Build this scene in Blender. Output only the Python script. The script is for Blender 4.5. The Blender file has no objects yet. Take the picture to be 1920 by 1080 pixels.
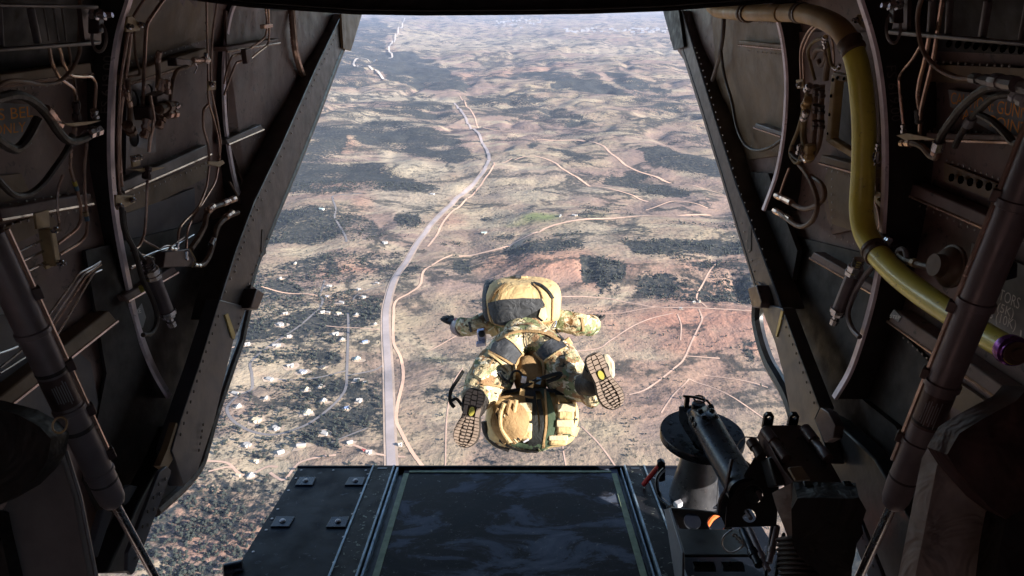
import bpy, math, random
import numpy as np
from mathutils import Vector, Matrix, noise as mnoise
random.seed(7); np.random.seed(7)
scn = bpy.context.scene
C = scn.collection
rad = math.radians

# ---------------- camera, world, sun, exposure ----------------
PITCH = rad(23.4)
FPX = 1274.0
cam_d = bpy.data.cameras.new('camera')
cam_d.sensor_width = 36.0
cam_d.lens = 36.0 * FPX / 1920.0
cam_d.clip_start = 0.05
cam_d.clip_end = 200000.0
cam = bpy.data.objects.new('camera', cam_d)
cam.location = (0, 0, 0)
cam.rotation_euler = (rad(90) - PITCH, 0, 0)
C.objects.link(cam)
scn.camera = cam

SUN_DIR = Vector((0.835, -0.415, 0.36)).normalized()      # towards the sun
world = bpy.data.worlds.new('World'); scn.world = world
world.use_nodes = True
wn = world.node_tree
sky = wn.nodes.new('ShaderNodeTexSky')
sky.sky_type = 'NISHITA'; sky.sun_disc = False
sky.sun_elevation = math.asin(SUN_DIR.z)
sky.sun_rotation = math.atan2(SUN_DIR.x, SUN_DIR.y)
sky.altitude = 2200; sky.air_density = 1.0; sky.dust_density = 1.0
bg = wn.nodes['Background']; bg.inputs['Strength'].default_value = 0.11
wn.links.new(sky.outputs[0], bg.inputs['Color'])
sun_d = bpy.data.lights.new('sun', 'SUN'); sun_d.energy = 5.0; sun_d.angle = rad(0.5)
sun_d.color = (1.0, 0.93, 0.84)
sun = bpy.data.objects.new('sun', sun_d)
sun.rotation_euler = (-SUN_DIR).to_track_quat('-Z', 'Y').to_euler()
C.objects.link(sun)
scn.view_settings.view_transform = 'Standard'
scn.view_settings.look = 'None'
scn.view_settings.gamma = 1.0
scn.view_settings.exposure = 1.45
scn.render.engine = 'CYCLES'
scn.cycles.max_bounces = 8
scn.cycles.diffuse_bounces = 5
scn.cycles.volume_bounces = 1

# ---------------- geometry helpers ----------------
FWD = Vector((0, math.cos(PITCH), -math.sin(PITCH)))
UPV = Vector((0, math.sin(PITCH), math.cos(PITCH)))
def ray(px, py):
    """direction with unit depth through a point of the photograph (1920 wide), used to read real positions off known planes"""
    return FWD + Vector(((px - 960) / FPX, 0, 0)) + UPV * ((540 - py) / FPX)
def at_depth(px, py, t): return ray(px, py) * t
def on_x(px, py, x):
    d = ray(px, py); return d * (x / d.x)
def on_y(px, py, y):
    d = ray(px, py); return d * (y / d.y)
RS = math.tan(rad(9.5))
def on_ramp(px, py, h=0.0):
    # ramp deck: z = -1.88 - (y-2.39)*RS
    d = ray(px, py)
    t = (-1.88 + h + 2.39 * RS) / (d.z + d.y * RS)
    return d * t
def ramp_z(y, h=0.0): return -1.88 + h - (y - 2.39) * RS
PZ = [-2.4, -1.7, -1.23, -0.8, -0.44, -0.2, 0.0, 0.2, 0.4, 0.55]
PX = [1.16, 1.19, 1.205, 1.235, 1.215, 1.16, 1.08, 0.95, 0.74, 0.45]
def half_width(y, z):
    w = float(np.interp(z, PZ, PX)) * (1 - 0.05 * max(0.0, min(y, 3.2) - 1.93))
    k = min(1.0, max(0.0, (y - 2.9) / 0.5))      # the tail keeps its width behind the sill beams
    return w + (max(w, 1.10) - w) * k
def wall(side, px, py, off=0.0):
    """point of the cabin side wall (side -1 left, +1 right), off metres inboard"""
    d = ray(px, py); x = side * 1.1
    p = d * (x / d.x)
    for _ in range(14):
        x = side * (half_width(p.y, p.z) - off)
        p = d * (x / d.x)
    return p
def WL(px, py, off=0.0): return wall(-1, px, py, off)
def WR(px, py, off=0.0): return wall(1, px, py, off)

def catmull(pts, n=6):
    P = [Vector(p) for p in pts]
    if len(P) < 3: return P
    out = []
    Q = [P[0] * 2 - P[1]] + P + [P[-1] * 2 - P[-2]]
    for i in range(1, len(Q) - 2):
        a, b, c, d = Q[i-1], Q[i], Q[i+1], Q[i+2]
        for k in range(n):
            t = k / n
            out.append(0.5 * ((2*b) + (c-a)*t + (2*a-5*b+4*c-d)*t*t + (3*b-a-3*c+d)*t**3))
    out.append(P[-1])
    return out
def fillet(pts, f=0.3, n=4):
    """polyline with rounded corners, as bent tubes have"""
    P = [Vector(p) for p in pts]
    out = [P[0]]
    for i in range(1, len(P) - 1):
        a = P[i] + (P[i-1] - P[i]) * f; c = P[i] + (P[i+1] - P[i]) * f
        for k in range(n + 1):
            t = k / n
            out.append(a*(1-t)**2 + P[i]*2*t*(1-t) + c*t*t)
    out.append(P[-1])
    return out

class MB:
    def __init__(s): s.v = []; s.f = []
    def add(s, vs, fs):
        b = len(s.v); s.v += [tuple(v) for v in vs]; s.f += [tuple(b + i for i in f) for f in fs]; return s
    def prism(s, poly, vec):
        n = len(poly); vec = Vector(vec)
        vs = [Vector(p) for p in poly] + [Vector(p) + vec for p in poly]
        fs = [tuple(range(n)), tuple(range(2*n-1, n-1, -1))] + [(i, i+n, (i+1) % n + n, (i+1) % n) for i in range(n)]
        return s.add(vs, fs)
    def obox(s, c, ax, ay, az):
        c, ax, ay, az = map(Vector, (c, ax, ay, az))
        vs = [c + ax*i + ay*j + az*k for k in (-1, 1) for (i, j) in ((-1,-1),(1,-1),(1,1),(-1,1))]
        return s.add(vs, [(3,2,1,0),(4,5,6,7),(0,1,5,4),(1,2,6,5),(2,3,7,6),(3,0,4,7)])
    def box(s, lo, hi):
        lo, hi = Vector(lo), Vector(hi); h = (hi-lo)/2
        return s.obox((lo+hi)/2, (h.x,0,0), (0,h.y,0), (0,0,h.z))
    def tube(s, path, r, seg=8, caps=True):
        P = [Vector(p) for p in path]; n = len(P)
        rs = r if hasattr(r, '__len__') else [r]*n
        T = [(P[min(i+1,n-1)] - P[max(i-1,0)]).normalized() for i in range(n)]
        a = T[0].orthogonal().normalized()
        vs = []
        for i in range(n):
            a = (a - T[i]*a.dot(T[i]))
            a = a.normalized() if a.length > 1e-9 else T[i].orthogonal().normalized()
            b = T[i].cross(a)
            for k in range(seg):
                w = 2*math.pi*k/seg
                vs.append(P[i] + (a*math.cos(w) + b*math.sin(w))*rs[i])
        fs = [(i*seg+k, i*seg+(k+1) % seg, (i+1)*seg+(k+1) % seg, (i+1)*seg+k) for i in range(n-1) for k in range(seg)]
        if caps: fs += [tuple(range(seg-1,-1,-1)), tuple((n-1)*seg+k for k in range(seg))]
        return s.add(vs, fs)
    def cyl(s, a, b, r0, r1=None, seg=14): return s.tube([a, b], [r0, r0 if r1 is None else r1], seg)
    def lathe(s, a, axis, prof, seg=16):
        """prof: list of (distance along axis, radius)"""
        axis = Vector(axis).normalized(); a = Vector(a)
        u = axis.orthogonal().normalized(); w = axis.cross(u)
        vs = []
        for d, r in prof:
            for k in range(seg):
                t = 2*math.pi*k/seg
                vs.append(a + axis*d + (u*math.cos(t) + w*math.sin(t))*max(r, 1e-4))
        n = len(prof)
        fs = [(i*seg+k, i*seg+(k+1) % seg, (i+1)*seg+(k+1) % seg, (i+1)*seg+k) for i in range(n-1) for k in range(seg)]
        fs += [tuple(range(seg-1,-1,-1)), tuple((n-1)*seg+k for k in range(seg))]
        return s.add(vs, fs)
    def ring(s, c, u, w, r, rt, seg=20, s2=6, ru=1.0, rw=1.0):
        c, u, w = Vector(c), Vector(u).normalized(), Vector(w).normalized()
        nrm = u.cross(w)
        vs = []
        for i in range(seg):
            t = 2*math.pi*i/seg
            d = u*math.cos(t)*ru + w*math.sin(t)*rw
            o = c + d*r; dn = d.normalized()
            for k in range(s2):
                q = 2*math.pi*k/s2
                vs.append(o + dn*math.cos(q)*rt + nrm*math.sin(q)*rt)
        fs = [(i*s2+k, ((i+1) % seg)*s2+k, ((i+1) % seg)*s2+(k+1) % s2, i*s2+(k+1) % s2) for i in range(seg) for k in range(s2)]
        return s.add(vs, fs)
    def plate_holes(s, outer, holes, vec, seg=16):
        """flat plate (2-D outline on a frame) with round holes; outer: list of 3-D points, holes: (centre, r)"""
        import mathutils.geometry as G
        o = Vector(outer[0]); u = (Vector(outer[1])-o).normalized()
        nn = Vector(vec).normalized(); w = nn.cross(u).normalized()
        loops = [[Vector(p) for p in outer]]
        for c, r in holes:
            c = Vector(c)
            loops.append([c + (u*math.cos(2*math.pi*k/seg) + w*math.sin(2*math.pi*k/seg))*r for k in range(seg)])
        flat = [p for l in loops for p in l]
        uv = [[Vector(((p-o).dot(u), (p-o).dot(w), 0)) for p in l] for l in loops]
        tris = G.tessellate_polygon(uv)
        n = len(flat); vec = Vector(vec)
        vs = flat + [p + vec for p in flat]
        fs = [tuple(t) for t in tris] + [tuple(i+n for i in reversed(t)) for t in tris]
        b = 0
        for l in loops:
            m = len(l)
            fs += [(b+i, b+(i+1) % m, b+(i+1) % m+n, b+i+n) for i in range(m)]
            b += m
        return s.add(vs, fs)
    def build(s, name, mat, parent=None, angle=35, bevel=0, origin=None, smooth=True, **tags):
        off = wloc(parent) if parent else Vector(origin or (0,0,0))
        me = bpy.data.meshes.new(name)
        me.from_pydata([(v[0]-off.x, v[1]-off.y, v[2]-off.z) for v in s.v], [], s.f)
        me.validate(); 
        if smooth:
            me.shade_smooth(); me.set_sharp_from_angle(angle=rad(angle))
        if isinstance(mat, (list, tuple)):
            for m in mat: me.materials.append(m)
        else: me.materials.append(mat)
        o = bpy.data.objects.new(name, me); C.objects.link(o)
        if parent: o.parent = parent
        else: o.location = off
        if bevel:
            b = o.modifiers.new('bevel', 'BEVEL'); b.width = bevel; b.segments = 2; b.limit_method = 'ANGLE'; b.angle_limit = rad(40)
        tag(o, **tags)
        return o
def fix_normals(o):
    import bmesh
    bm = bmesh.new(); bm.from_mesh(o.data); bmesh.ops.recalc_face_normals(bm, faces=bm.faces); bm.to_mesh(o.data); bm.free()
    return o
def wloc(o):
    v = Vector((0,0,0))
    while o: v += o.location; o = o.parent
    return v
def tag(o, label=None, cat=None, group=None, kind=None):
    if label: o['label'] = label
    if cat: o['category'] = cat
    if group: o['group'] = group
    if kind: o['kind'] = kind
    return o
def thing(name, loc, label, cat, group=None):
    o = bpy.data.objects.new(name, None); C.objects.link(o); o.location = loc
    o.empty_display_size = 0.1
    return tag(o, label, cat, group)
def text_mesh(name, body, p0, p1, p2, mat, parent=None, **tags):
    """flat lettering stretched on the parallelogram p0 (lower left) p1 (lower right) p2 (upper left)"""
    cu = bpy.data.curves.new(name, 'FONT'); cu.body = body; cu.resolution_u = 3
    t = bpy.data.objects.new('tmp', cu); C.objects.link(t)
    bpy.context.view_layer.update()
    me = bpy.data.meshes.new_from_object(t)
    bpy.data.objects.remove(t)
    co = np.array([v.co[:] for v in me.vertices])
    lo = co.min(0); hi = co.max(0); w = hi - lo
    off = wloc(parent) if parent else Vector((0,0,0))
    p0, p1, p2 = map(Vector, (p0, p1, p2))
    for v in me.vertices:
        a = (v.co.x-lo[0])/w[0]; b = (v.co.y-lo[1])/w[1]
        v.co = p0 + (p1-p0)*a + (p2-p0)*b - off
    me.name = name; me.materials.clear(); me.materials.append(mat)
    o = bpy.data.objects.new(name, me); C.objects.link(o)
    if parent: o.parent = parent
    return tag(o, **tags)

# ---------------- materials ----------------
def principled(name):
    m = bpy.data.materials.new(name); m.use_nodes = True
    nt = m.node_tree
    return m, nt, nt.nodes['Principled BSDF']
def ramp_node(nt, stops, interp='LINEAR'):
    r = nt.nodes.new('ShaderNodeValToRGB'); cr = r.color_ramp; cr.interpolation = interp
    cr.elements[0].position = stops[0][0]; cr.elements[0].color = (*stops[0][1], 1)
    cr.elements[1].position = stops[-1][0]; cr.elements[1].color = (*stops[-1][1], 1)
    for p, c in stops[1:-1]:
        e = cr.elements.new(p); e.color = (*c, 1)
    return r
def noise_node(nt, scale, detail=6, rough=0.55, dist=0.0, coord='Object', stretch=None):
    tc = nt.nodes.new('ShaderNodeTexCoord'); n = nt.nodes.new('ShaderNodeTexNoise')
    n.inputs['Scale'].default_value = scale; n.inputs['Detail'].default_value = detail
    n.inputs['Roughness'].default_value = rough; n.inputs['Distortion'].default_value = dist
    src = tc.outputs[coord]
    if stretch:
        mp = nt.nodes.new('ShaderNodeMapping'); mp.inputs['Scale'].default_value = stretch
        nt.links.new(src, mp.inputs[0]); src = mp.outputs[0]
    nt.links.new(src, n.inputs['Vector'])
    return n
def paint(name, col, rough=0.5, metal=0.0, var=0.35, scale=9, wear=None, wear_amt=0.0, bump=0.15, spec=0.5, coat=0.0, bscale=60, stretch=None):
    m, nt, b = principled(name)
    n = noise_node(nt, scale, 8, 0.6, 0.3, stretch=stretch)
    d = tuple(c*(1-var) for c in col); l = tuple(min(1, c*(1+var)) for c in col)
    r = ramp_node(nt, [(0.3, d), (0.7, l)])
    nt.links.new(n.outputs['Fac'], r.inputs[0])
    out = r.outputs[0]
    if wear:
        n2 = noise_node(nt, scale*5, 10, 0.7, 0.6)
        r2 = ramp_node(nt, [(0.62-wear_amt, (0,0,0)), (0.68-wear_amt, (1,1,1))])
        nt.links.new(n2.outputs['Fac'], r2.inputs[0])
        mx = nt.nodes.new('ShaderNodeMixRGB'); mx.inputs[2].default_value = (*wear, 1)
        nt.links.new(r2.outputs[0], mx.inputs[0]); nt.links.new(out, mx.inputs[1]); out = mx.outputs[0]
    nt.links.new(out, b.inputs['Base Color'])
    n3 = noise_node(nt, scale*2.3, 5)
    r3 = ramp_node(nt, [(0.3, (rough*0.75,)*3), (0.7, (min(1, rough*1.3),)*3)])
    nt.links.new(n3.outputs['Fac'], r3.inputs[0]); nt.links.new(r3.outputs[0], b.inputs['Roughness'])
    b.inputs['Metallic'].default_value = metal
    b.inputs['Specular IOR Level'].default_value = spec
    b.inputs['Coat Weight'].default_value = coat
    if bump:
        n4 = noise_node(nt, bscale, 6)
        bp = nt.nodes.new('ShaderNodeBump'); bp.inputs['Strength'].default_value = bump; bp.inputs['Distance'].default_value = 0.004
        nt.links.new(n4.outputs['Fac'], bp.inputs['Height']); nt.links.new(bp.outputs[0], b.inputs['Normal'])
    return m
def cloth(name, col, var=0.2, rough=0.85, fold=0.6, fscale=9):
    m, nt, b = principled(name)
    n = noise_node(nt, 14, 6); r = ramp_node(nt, [(0.3, tuple(c*(1-var) for c in col)), (0.7, tuple(c*(1+var) for c in col))])
    nt.links.new(n.outputs['Fac'], r.inputs[0]); nt.links.new(r.outputs[0], b.inputs['Base Color'])
    b.inputs['Roughness'].default_value = rough; b.inputs['Specular IOR Level'].default_value = 0.25
    n4 = noise_node(nt, fscale, 3, 0.5, 1.4)
    bp = nt.nodes.new('ShaderNodeBump'); bp.inputs['Strength'].default_value = fold; bp.inputs['Distance'].default_value = 0.03
    nt.links.new(n4.outputs['Fac'], bp.inputs['Height']); nt.links.new(bp.outputs[0], b.inputs['Normal'])
    return m
M = {}
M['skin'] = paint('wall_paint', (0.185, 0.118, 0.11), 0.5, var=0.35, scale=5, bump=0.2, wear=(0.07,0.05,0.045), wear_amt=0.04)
M['skin_brown'] = paint('zinc_primer', (0.21, 0.14, 0.085), 0.5, var=0.3, scale=6, bump=0.2)
M['skin_blue'] = paint('blue_grey_panel', (0.105, 0.10, 0.125), 0.45, var=0.3, scale=5, bump=0.15)
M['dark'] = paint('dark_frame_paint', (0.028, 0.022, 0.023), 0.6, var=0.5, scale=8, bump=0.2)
M['hole'] = paint('hole_shadow', (0.003, 0.003, 0.003), 0.9, spec=0.0, bump=0)
M['black'] = paint('black_paint', (0.020, 0.020, 0.023), 0.38, var=0.4, scale=12, bump=0.15)
M['gunblack'] = paint('gun_mount_black', (0.022, 0.025, 0.034), 0.3, metal=0.5, var=0.4, scale=16, bump=0.1, wear=(0.13,0.13,0.145), wear_amt=-0.02)
M['gunbrown'] = paint('cradle_dark_metal', (0.085, 0.055, 0.055), 0.35, metal=0.25, var=0.4, scale=14, bump=0.15)
M['cone'] = paint('speckled_cone_steel', (0.065, 0.065, 0.072), 0.33, metal=0.4, var=0.3, scale=20, wear=(0.45,0.42,0.38), wear_amt=-0.01, bump=0.1)
M['edge'] = paint('flange_edge', (0.72, 0.62, 0.68), 0.35, metal=0.3, var=0.25, scale=14, bump=0.1)
M['rail'] = paint('grey_rail', (0.17, 0.155, 0.16), 0.4, metal=0.3, var=0.3, scale=12)
M['tube'] = paint('tube_metal', (0.58, 0.40, 0.33), 0.22, metal=0.6, var=0.35, scale=18, bump=0.05)
M['steel'] = paint('bright_steel', (0.55, 0.52, 0.54), 0.22, metal=0.9, var=0.2, scale=20, bump=0.05)
M['hose'] = paint('rubber_hose', (0.05, 0.036, 0.034), 0.5, var=0.4, scale=25, bump=0.3, bscale=140)
M['hose_tan'] = paint('tan_hose', (0.19, 0.11, 0.075), 0.5, var=0.4, scale=22, bump=0.2)
M['olive'] = paint('olive_cable_sleeve', (0.24, 0.17, 0.085), 0.6, var=0.4, scale=20, bump=0.3)
M['brass'] = paint('tan_bracket', (0.42, 0.30, 0.165), 0.45, metal=0.1, var=0.25, scale=20)
M['duct'] = paint('yellow_duct', (0.88, 0.76, 0.12), 0.38, var=0.15, scale=7, wear=(0.42,0.32,0.09), wear_amt=0.015, bump=0.12, coat=0.35)
M['duct_tan'] = paint('tan_brown_lit_duct', (0.50, 0.32, 0.14), 0.5, var=0.25, scale=7, bump=0.15)  # tan on the top duct runs: brown light put into the colour
M['collar'] = paint('duct_collar', (0.13, 0.08, 0.055), 0.5, var=0.3, scale=18)
M['purple'] = paint('purple_anodised', (0.16, 0.03, 0.22), 0.25, metal=0.6, var=0.2)
M['strut'] = paint('strut_paint', (0.19, 0.16, 0.175), 0.42, metal=0.25, var=0.25, scale=9, wear=(0.30,0.26,0.26), wear_amt=-0.1, bump=0.12)
M['sill'] = paint('sill_paint', (0.085, 0.066, 0.062), 0.4, metal=0.2, var=0.4, scale=7, bump=0.15, wear=(0.15,0.10,0.07), wear_amt=0.0)
M['sill_grey'] = paint('sill_plate_grey', (0.085, 0.086, 0.102), 0.38, metal=0.35, var=0.25, scale=6, bump=0.1)
M['rivet'] = paint('rivet_metal', (0.34, 0.29, 0.27), 0.4, metal=0.4, var=0.2)
M['rivet_dark'] = paint('rivet_dark', (0.05, 0.045, 0.045), 0.4, metal=0.4)
M['ring'] = paint('ring_steel', (0.30, 0.27, 0.27), 0.35, metal=0.5)
M['placard'] = paint('placard_grey', (0.26, 0.26, 0.28), 0.6, var=0.25, scale=10)
M['ink_white'] = paint('white_print', (0.85, 0.83, 0.82), 0.6, var=0.1, scale=30, bump=0)
M['ink_orange'] = paint('orange_print', (0.85, 0.33, 0.04), 0.6, var=0.2, scale=30, bump=0)
M['ink_grey'] = paint('faded_grey_print', (0.13, 0.105, 0.105), 0.6, var=0.3, scale=30, bump=0)
M['red'] = paint('red_paint', (0.38, 0.02, 0.02), 0.4)
M['orange'] = paint('orange_paint', (0.75, 0.13, 0.02), 0.45)
M['green_strip'] = paint('pale_green_strip', (0.21, 0.27, 0.17), 0.6, var=0.3, scale=24, wear=(0.05,0.055,0.05), wear_amt=-0.02)
M['gold'] = paint('gold_strip', (0.45, 0.36, 0.15), 0.4, metal=0.3)
M['canvas'] = cloth('grey_canvas', (0.34, 0.29, 0.27), 0.3, fold=1.0, fscale=7)
M['canvas_smooth'] = cloth('grey_padding', (0.15, 0.13, 0.13), 0.15, fold=0.15, fscale=4)
M['bag'] = cloth('black_canvas', (0.026, 0.022, 0.022), 0.3, rough=0.6, fold=0.9, fscale=6)
M['bag_brown'] = cloth('brown_black_cover', (0.07, 0.038, 0.036), 0.4, rough=0.6, fold=1.0, fscale=5)

# ---------------- the ground far below ----------------
H = 600.0
def ghash(x, y, sc, seed=0):
    return mnoise.noise(Vector((x/sc, y/sc, seed*7.31)))
def vnoise(x, y, sc, seed, octv=3):
    """vectorised value noise"""
    out = np.zeros_like(x); amp = 1.0; tot = 0
    for o in range(octv):
        X = x/sc*(2**o) + seed*17.3; Y = y/sc*(2**o) - seed*9.7
        xi = np.floor(X).astype(np.int64); yi = np.floor(Y).astype(np.int64)
        fx = X-xi; fy = Y-yi
        fx = fx*fx*(3-2*fx); fy = fy*fy*(3-2*fy)
        def h(a, b):
            n = (a*374761393 + b*668265263 + (seed+o)*1442695041) & 0x7fffffff
            n = (n ^ (n >> 13))*1274126177 & 0x7fffffff
            return ((n ^ (n >> 16)) & 0xffff)/65535.0
        v = (h(xi,yi)*(1-fx)+h(xi+1,yi)*fx)*(1-fy) + (h(xi,yi+1)*(1-fx)+h(xi+1,yi+1)*fx)*fy
        out += (v-0.5)*2*amp; tot += amp; amp *= 0.5
    return out/tot
def relief(x, y):
    x = np.asarray(x, float); y = np.asarray(y, float)
    d = np.sqrt(x*x+y*y)
    far = np.clip((d-1200)/3500, 0, 1)
    z = vnoise(x, y, 420, 3, 4)*(8+18*far) + vnoise(x, y, 1500, 5, 3)*60*far
    # eroded bluff on the right and mountain foot on the left
    rid = 1-np.abs(vnoise(x+0.3*y, y*1.6, 900, 9, 3))*2.2
    z = z + np.clip(rid, 0, 1)*26*far*np.clip((x+200)/600, 0, 1)
    z = z + np.clip(-(x+500)/1500, 0, 1)*np.clip((y-1400)/1500, 0, 1)*(60+vnoise(x, y, 500, 11, 4)*55)
    qx, qy = ground_to_px(x, y)
    ln = 512+(qx-1090)*0.10; dd = (qy-ln)+vnoise(x, y, 120, 13, 2)*9
    win = np.clip((qx-880)/120, 0, 1)*np.clip((1560-qx)/120, 0, 1)*np.clip((qy-330)/120, 0, 1)
    cl = 1-np.clip((dd+2)/34, 0, 1); cl = cl*cl*(3-2*cl)
    z = z+win*(cl*34-22*np.clip(vnoise(x, y*0.3, 45, 14, 2), 0, 1)*np.clip(1-np.abs(dd-14)/22, 0, 1))
    gul = 1-np.abs(vnoise(x, y, 330, 15, 3))*3
    z = z-np.clip(gul, 0, 1)*(7+22*far)
    return z
def px_to_ground(px, py):
    px = np.asarray(px, float); py = np.asarray(py, float)
    u = (px-960)/FPX; v = (540-py)/FPX
    dy = math.cos(PITCH)+v*math.sin(PITCH); dz = -math.sin(PITCH)+v*math.cos(PITCH)
    t = -H/dz
    return u*t, dy*t
def ground_to_px(x, y, z=-H):
    dep = y*math.cos(PITCH) - z*math.sin(PITCH); up = y*math.sin(PITCH)+z*math.cos(PITCH)
    return 960+FPX*x/dep, 540-FPX*up/dep
def pdist(px, py, poly):
    """signed distance (positive inside) of points to a polygon, photograph units on the map"""
    P = np.array(poly, float); n = len(P)
    dmin = np.full(px.shape, 1e9); ins = np.zeros(px.shape, bool)
    for i in range(n):
        ax, ay = P[i]; bx, by = P[(i+1) % n]
        ex, ey = bx-ax, by-ay
        t = np.clip(((px-ax)*ex+(py-ay)*ey)/(ex*ex+ey*ey+1e-9), 0, 1)
        dmin = np.minimum(dmin, np.hypot(px-ax-t*ex, py-ay-t*ey))
        c = ((ay > py) != (by > py)) & (px < (bx-ax)*(py-ay)/(by-ay+1e-12)+ax)
        ins ^= c
    return np.where(ins, dmin, -dmin)
def ell(cx, cy, rx, ry): return [(cx+rx*math.cos(a), cy+ry*math.sin(a)) for a in np.linspace(0, 2*math.pi, 14)[:-1]]
FOREST = [
 ([(540,330),(600,230),(640,238),(700,225),(780,235),(850,255),(905,300),(860,306),(790,292),(740,285),(690,270),(660,262),(640,300),(560,400),(520,420)], 0.8),
 ([(600,290),(700,300),(770,330),(800,345),(770,352),(700,345),(640,352),(560,380)], 0.8),
 ([(690,108),(760,98),(830,112),(850,135),(905,160),(870,170),(820,170),(770,160),(725,145)], 1.0),
 ([(760,105),(900,120),(900,130),(800,118)], 0.8),
 ([(900,125),(950,150),(990,155),(930,160),(880,135)], 0.7),
 ([(640,60),(690,35),(740,50),(720,100),(690,150),(600,165)], 0.75),
 ([(600,165),(690,150),(700,160),(640,165),(600,180)], 0.6),
 ([(600,185),(760,180),(850,200),(860,225),(760,215),(600,205)], 0.55),
 ([(780,200),(850,215),(830,230),(770,222)], 0.8),
 ([(540,400),(640,395),(700,410),(722,440),(690,462),(640,450),(600,470),(500,470),(510,440)], 0.62),
 ([(540,350),(780,340),(830,350),(800,362),(680,365),(540,380)], 0.75),
 (ell(772,415,26,16), 0.95), (ell(770,512,19,14), 1.0), (ell(622,500,13,18), 0.9),
 ([(630,470),(760,470),(766,500),(735,530),(640,530),(600,520)], 0.6),
 ([(470,520),(600,500),(640,540),(720,560),(716,600),(640,640),(520,640),(440,620)], 0.55),
 ([(450,560),(600,560),(600,600),(480,620)], 0.68),
 ([(440,640),(640,650),(640,680),(540,690),(430,700)], 0.5),
 ([(530,650),(640,655),(640,675),(540,672)], 0.75),
 ([(420,720),(640,700),(718,720),(722,800),(600,830),(400,860),(390,800)], 0.50),
 ([(560,770),(715,760),(715,790),(600,800)], 0.65),
 ([(430,830),(510,840),(520,865),(460,860)], 0.75),
 ([(560,810),(640,820),(640,845),(580,830)], 0.75),
 ([(270,960),(400,865),(560,890),(480,1100),(230,1100)], 0.58),
 ([(470,880),(530,900),(500,1000),(440,1000)], 0.6),
 (ell(820,745,35,20), 0.5), (ell(590,880,60,6), 0.4), (ell(700,870,50,10), 0.4),
 ([(1180,285),(1230,284),(1300,302),(1350,325),(1356,358),(1290,335),(1220,318)], 1.0),
 ([(1135,313),(1200,338),(1292,365),(1292,373),(1240,373),(1195,358),(1135,335)], 0.95),
 ([(1035,278),(1100,290),(1122,306),(1090,308),(1040,292)], 0.6), (ell(1000,272,12,12), 0.9), (ell(1180,325,30,7), 0.9),
 ([(1050,300),(1110,320),(1130,335),(1090,325)], 0.55),
 ([(1155,478),(1200,474),(1300,470),(1390,478),(1400,507),(1330,502),(1250,504),(1180,498)], 0.92),
 ([(1080,508),(1168,513),(1160,551),(1140,545),(1128,552),(1112,535),(1096,541),(1086,524)], 0.85),
 ([(1188,525),(1280,532),(1330,545),(1400,565),(1385,578),(1280,566),(1190,552)], 0.82),
 ([(1240,500),(1300,510),(1400,525),(1400,555),(1330,545),(1280,530)], 0.6),
 ([(1395,640),(1428,645),(1430,690),(1405,670)], 0.85), ([(1380,430),(1410,430),(1410,475),(1350,460)], 0.6),
 ([(945,478),(1060,470),(1090,485),(1090,500),(1000,498),(940,490)], 0.55),
 (ell(870,505,20,14), 0.7), (ell(1060,463,28,8), 0.6), (ell(1300,440,50,8), 0.35),
 ([(960,148),(1100,152),(1210,185),(1180,192),(1050,172)], 0.8),
 ([(1090,140),(1200,155),(1310,180),(1312,192),(1200,178)], 0.75),
 ([(1000,165),(1130,180),(1290,190),(1330,225),(1200,208)], 0.45),
 ([(860,172),(1000,185),(1060,205),(1120,232),(1060,238),(1000,222),(900,200)], 0.55),
 ([(1000,215),(1080,215),(1110,232),(1060,236)], 0.7),
 ([(880,228),(1000,235),(1100,250),(1200,262),(1330,270),(1335,292),(1200,270),(1050,262),(920,245)], 0.5),
 ([(1220,245),(1330,255),(1335,275),(1260,265)], 0.6),
 ([(915,250),(960,250),(978,262),(940,270)], 0.75), ([(1030,175),(1330,200),(1330,230),(1200,220)], 0.35),
 ([(880,125),(960,110),(1120,100),(1120,108),(980,125)], 0.5), ([(1120,100),(1290,120),(1290,128),(1120,110)], 0.35),
 ([(760,60),(1290,80),(1290,84),(760,68)], 0.3), ([(680,28),(1240,28),(1240,36),(680,42)], 0.35),
 ([(860,345),(960,340),(1010,365),(960,368),(880,350)], 0.3), (ell(990,405,60,5), 0.6), ([(1090,385),(1150,400),(1140,412),(1080,400)], 0.6),
 (ell(1100,415,22,7), 0.8), (ell(930,404,25,5), 0.7), (ell(945,455,25,8), 0.6), (ell(850,460,30,8), 0.45),
]
# the woods go on behind the cabin walls
FOREST = [([((x-190 if (x <= 605 and y < 720) else x+150 if (x >= 1328 and y < 600) else x), y) for x, y in p], s_) for p, s_ in FOREST]
RED = [(ell(1310,598,125,26),1.0),(ell(1290,640,120,34),0.7),(ell(1300,610,165,48),0.6),(ell(1180,590,120,22),0.45),([(930,488),(1090,500),(1120,540),(1040,525),(900,510)],0.8),
 (ell(660,335,35,7),0.9),(ell(640,318,40,5),0.7),(ell(640,275,26,5),0.9),(ell(700,322,14,5),0.8),(ell(600,355,50,10),0.55),(ell(650,505,55,10),0.85),
 (ell(852,411,22,7),0.7),(ell(692,382,14,6),0.8),(ell(400,980,120,70),0.5),(ell(1310,550,80,14),0.6),(ell(1420,655,22,14),0.9),
 (ell(930,140,90,10),0.5),(ell(1010,130,60,9),0.5),(ell(700,905,60,10),0.3),(ell(1200,700,220,90),0.30),(ell(660,560,90,12),0.35),(ell(1260,520,140,14),0.5)]
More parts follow.
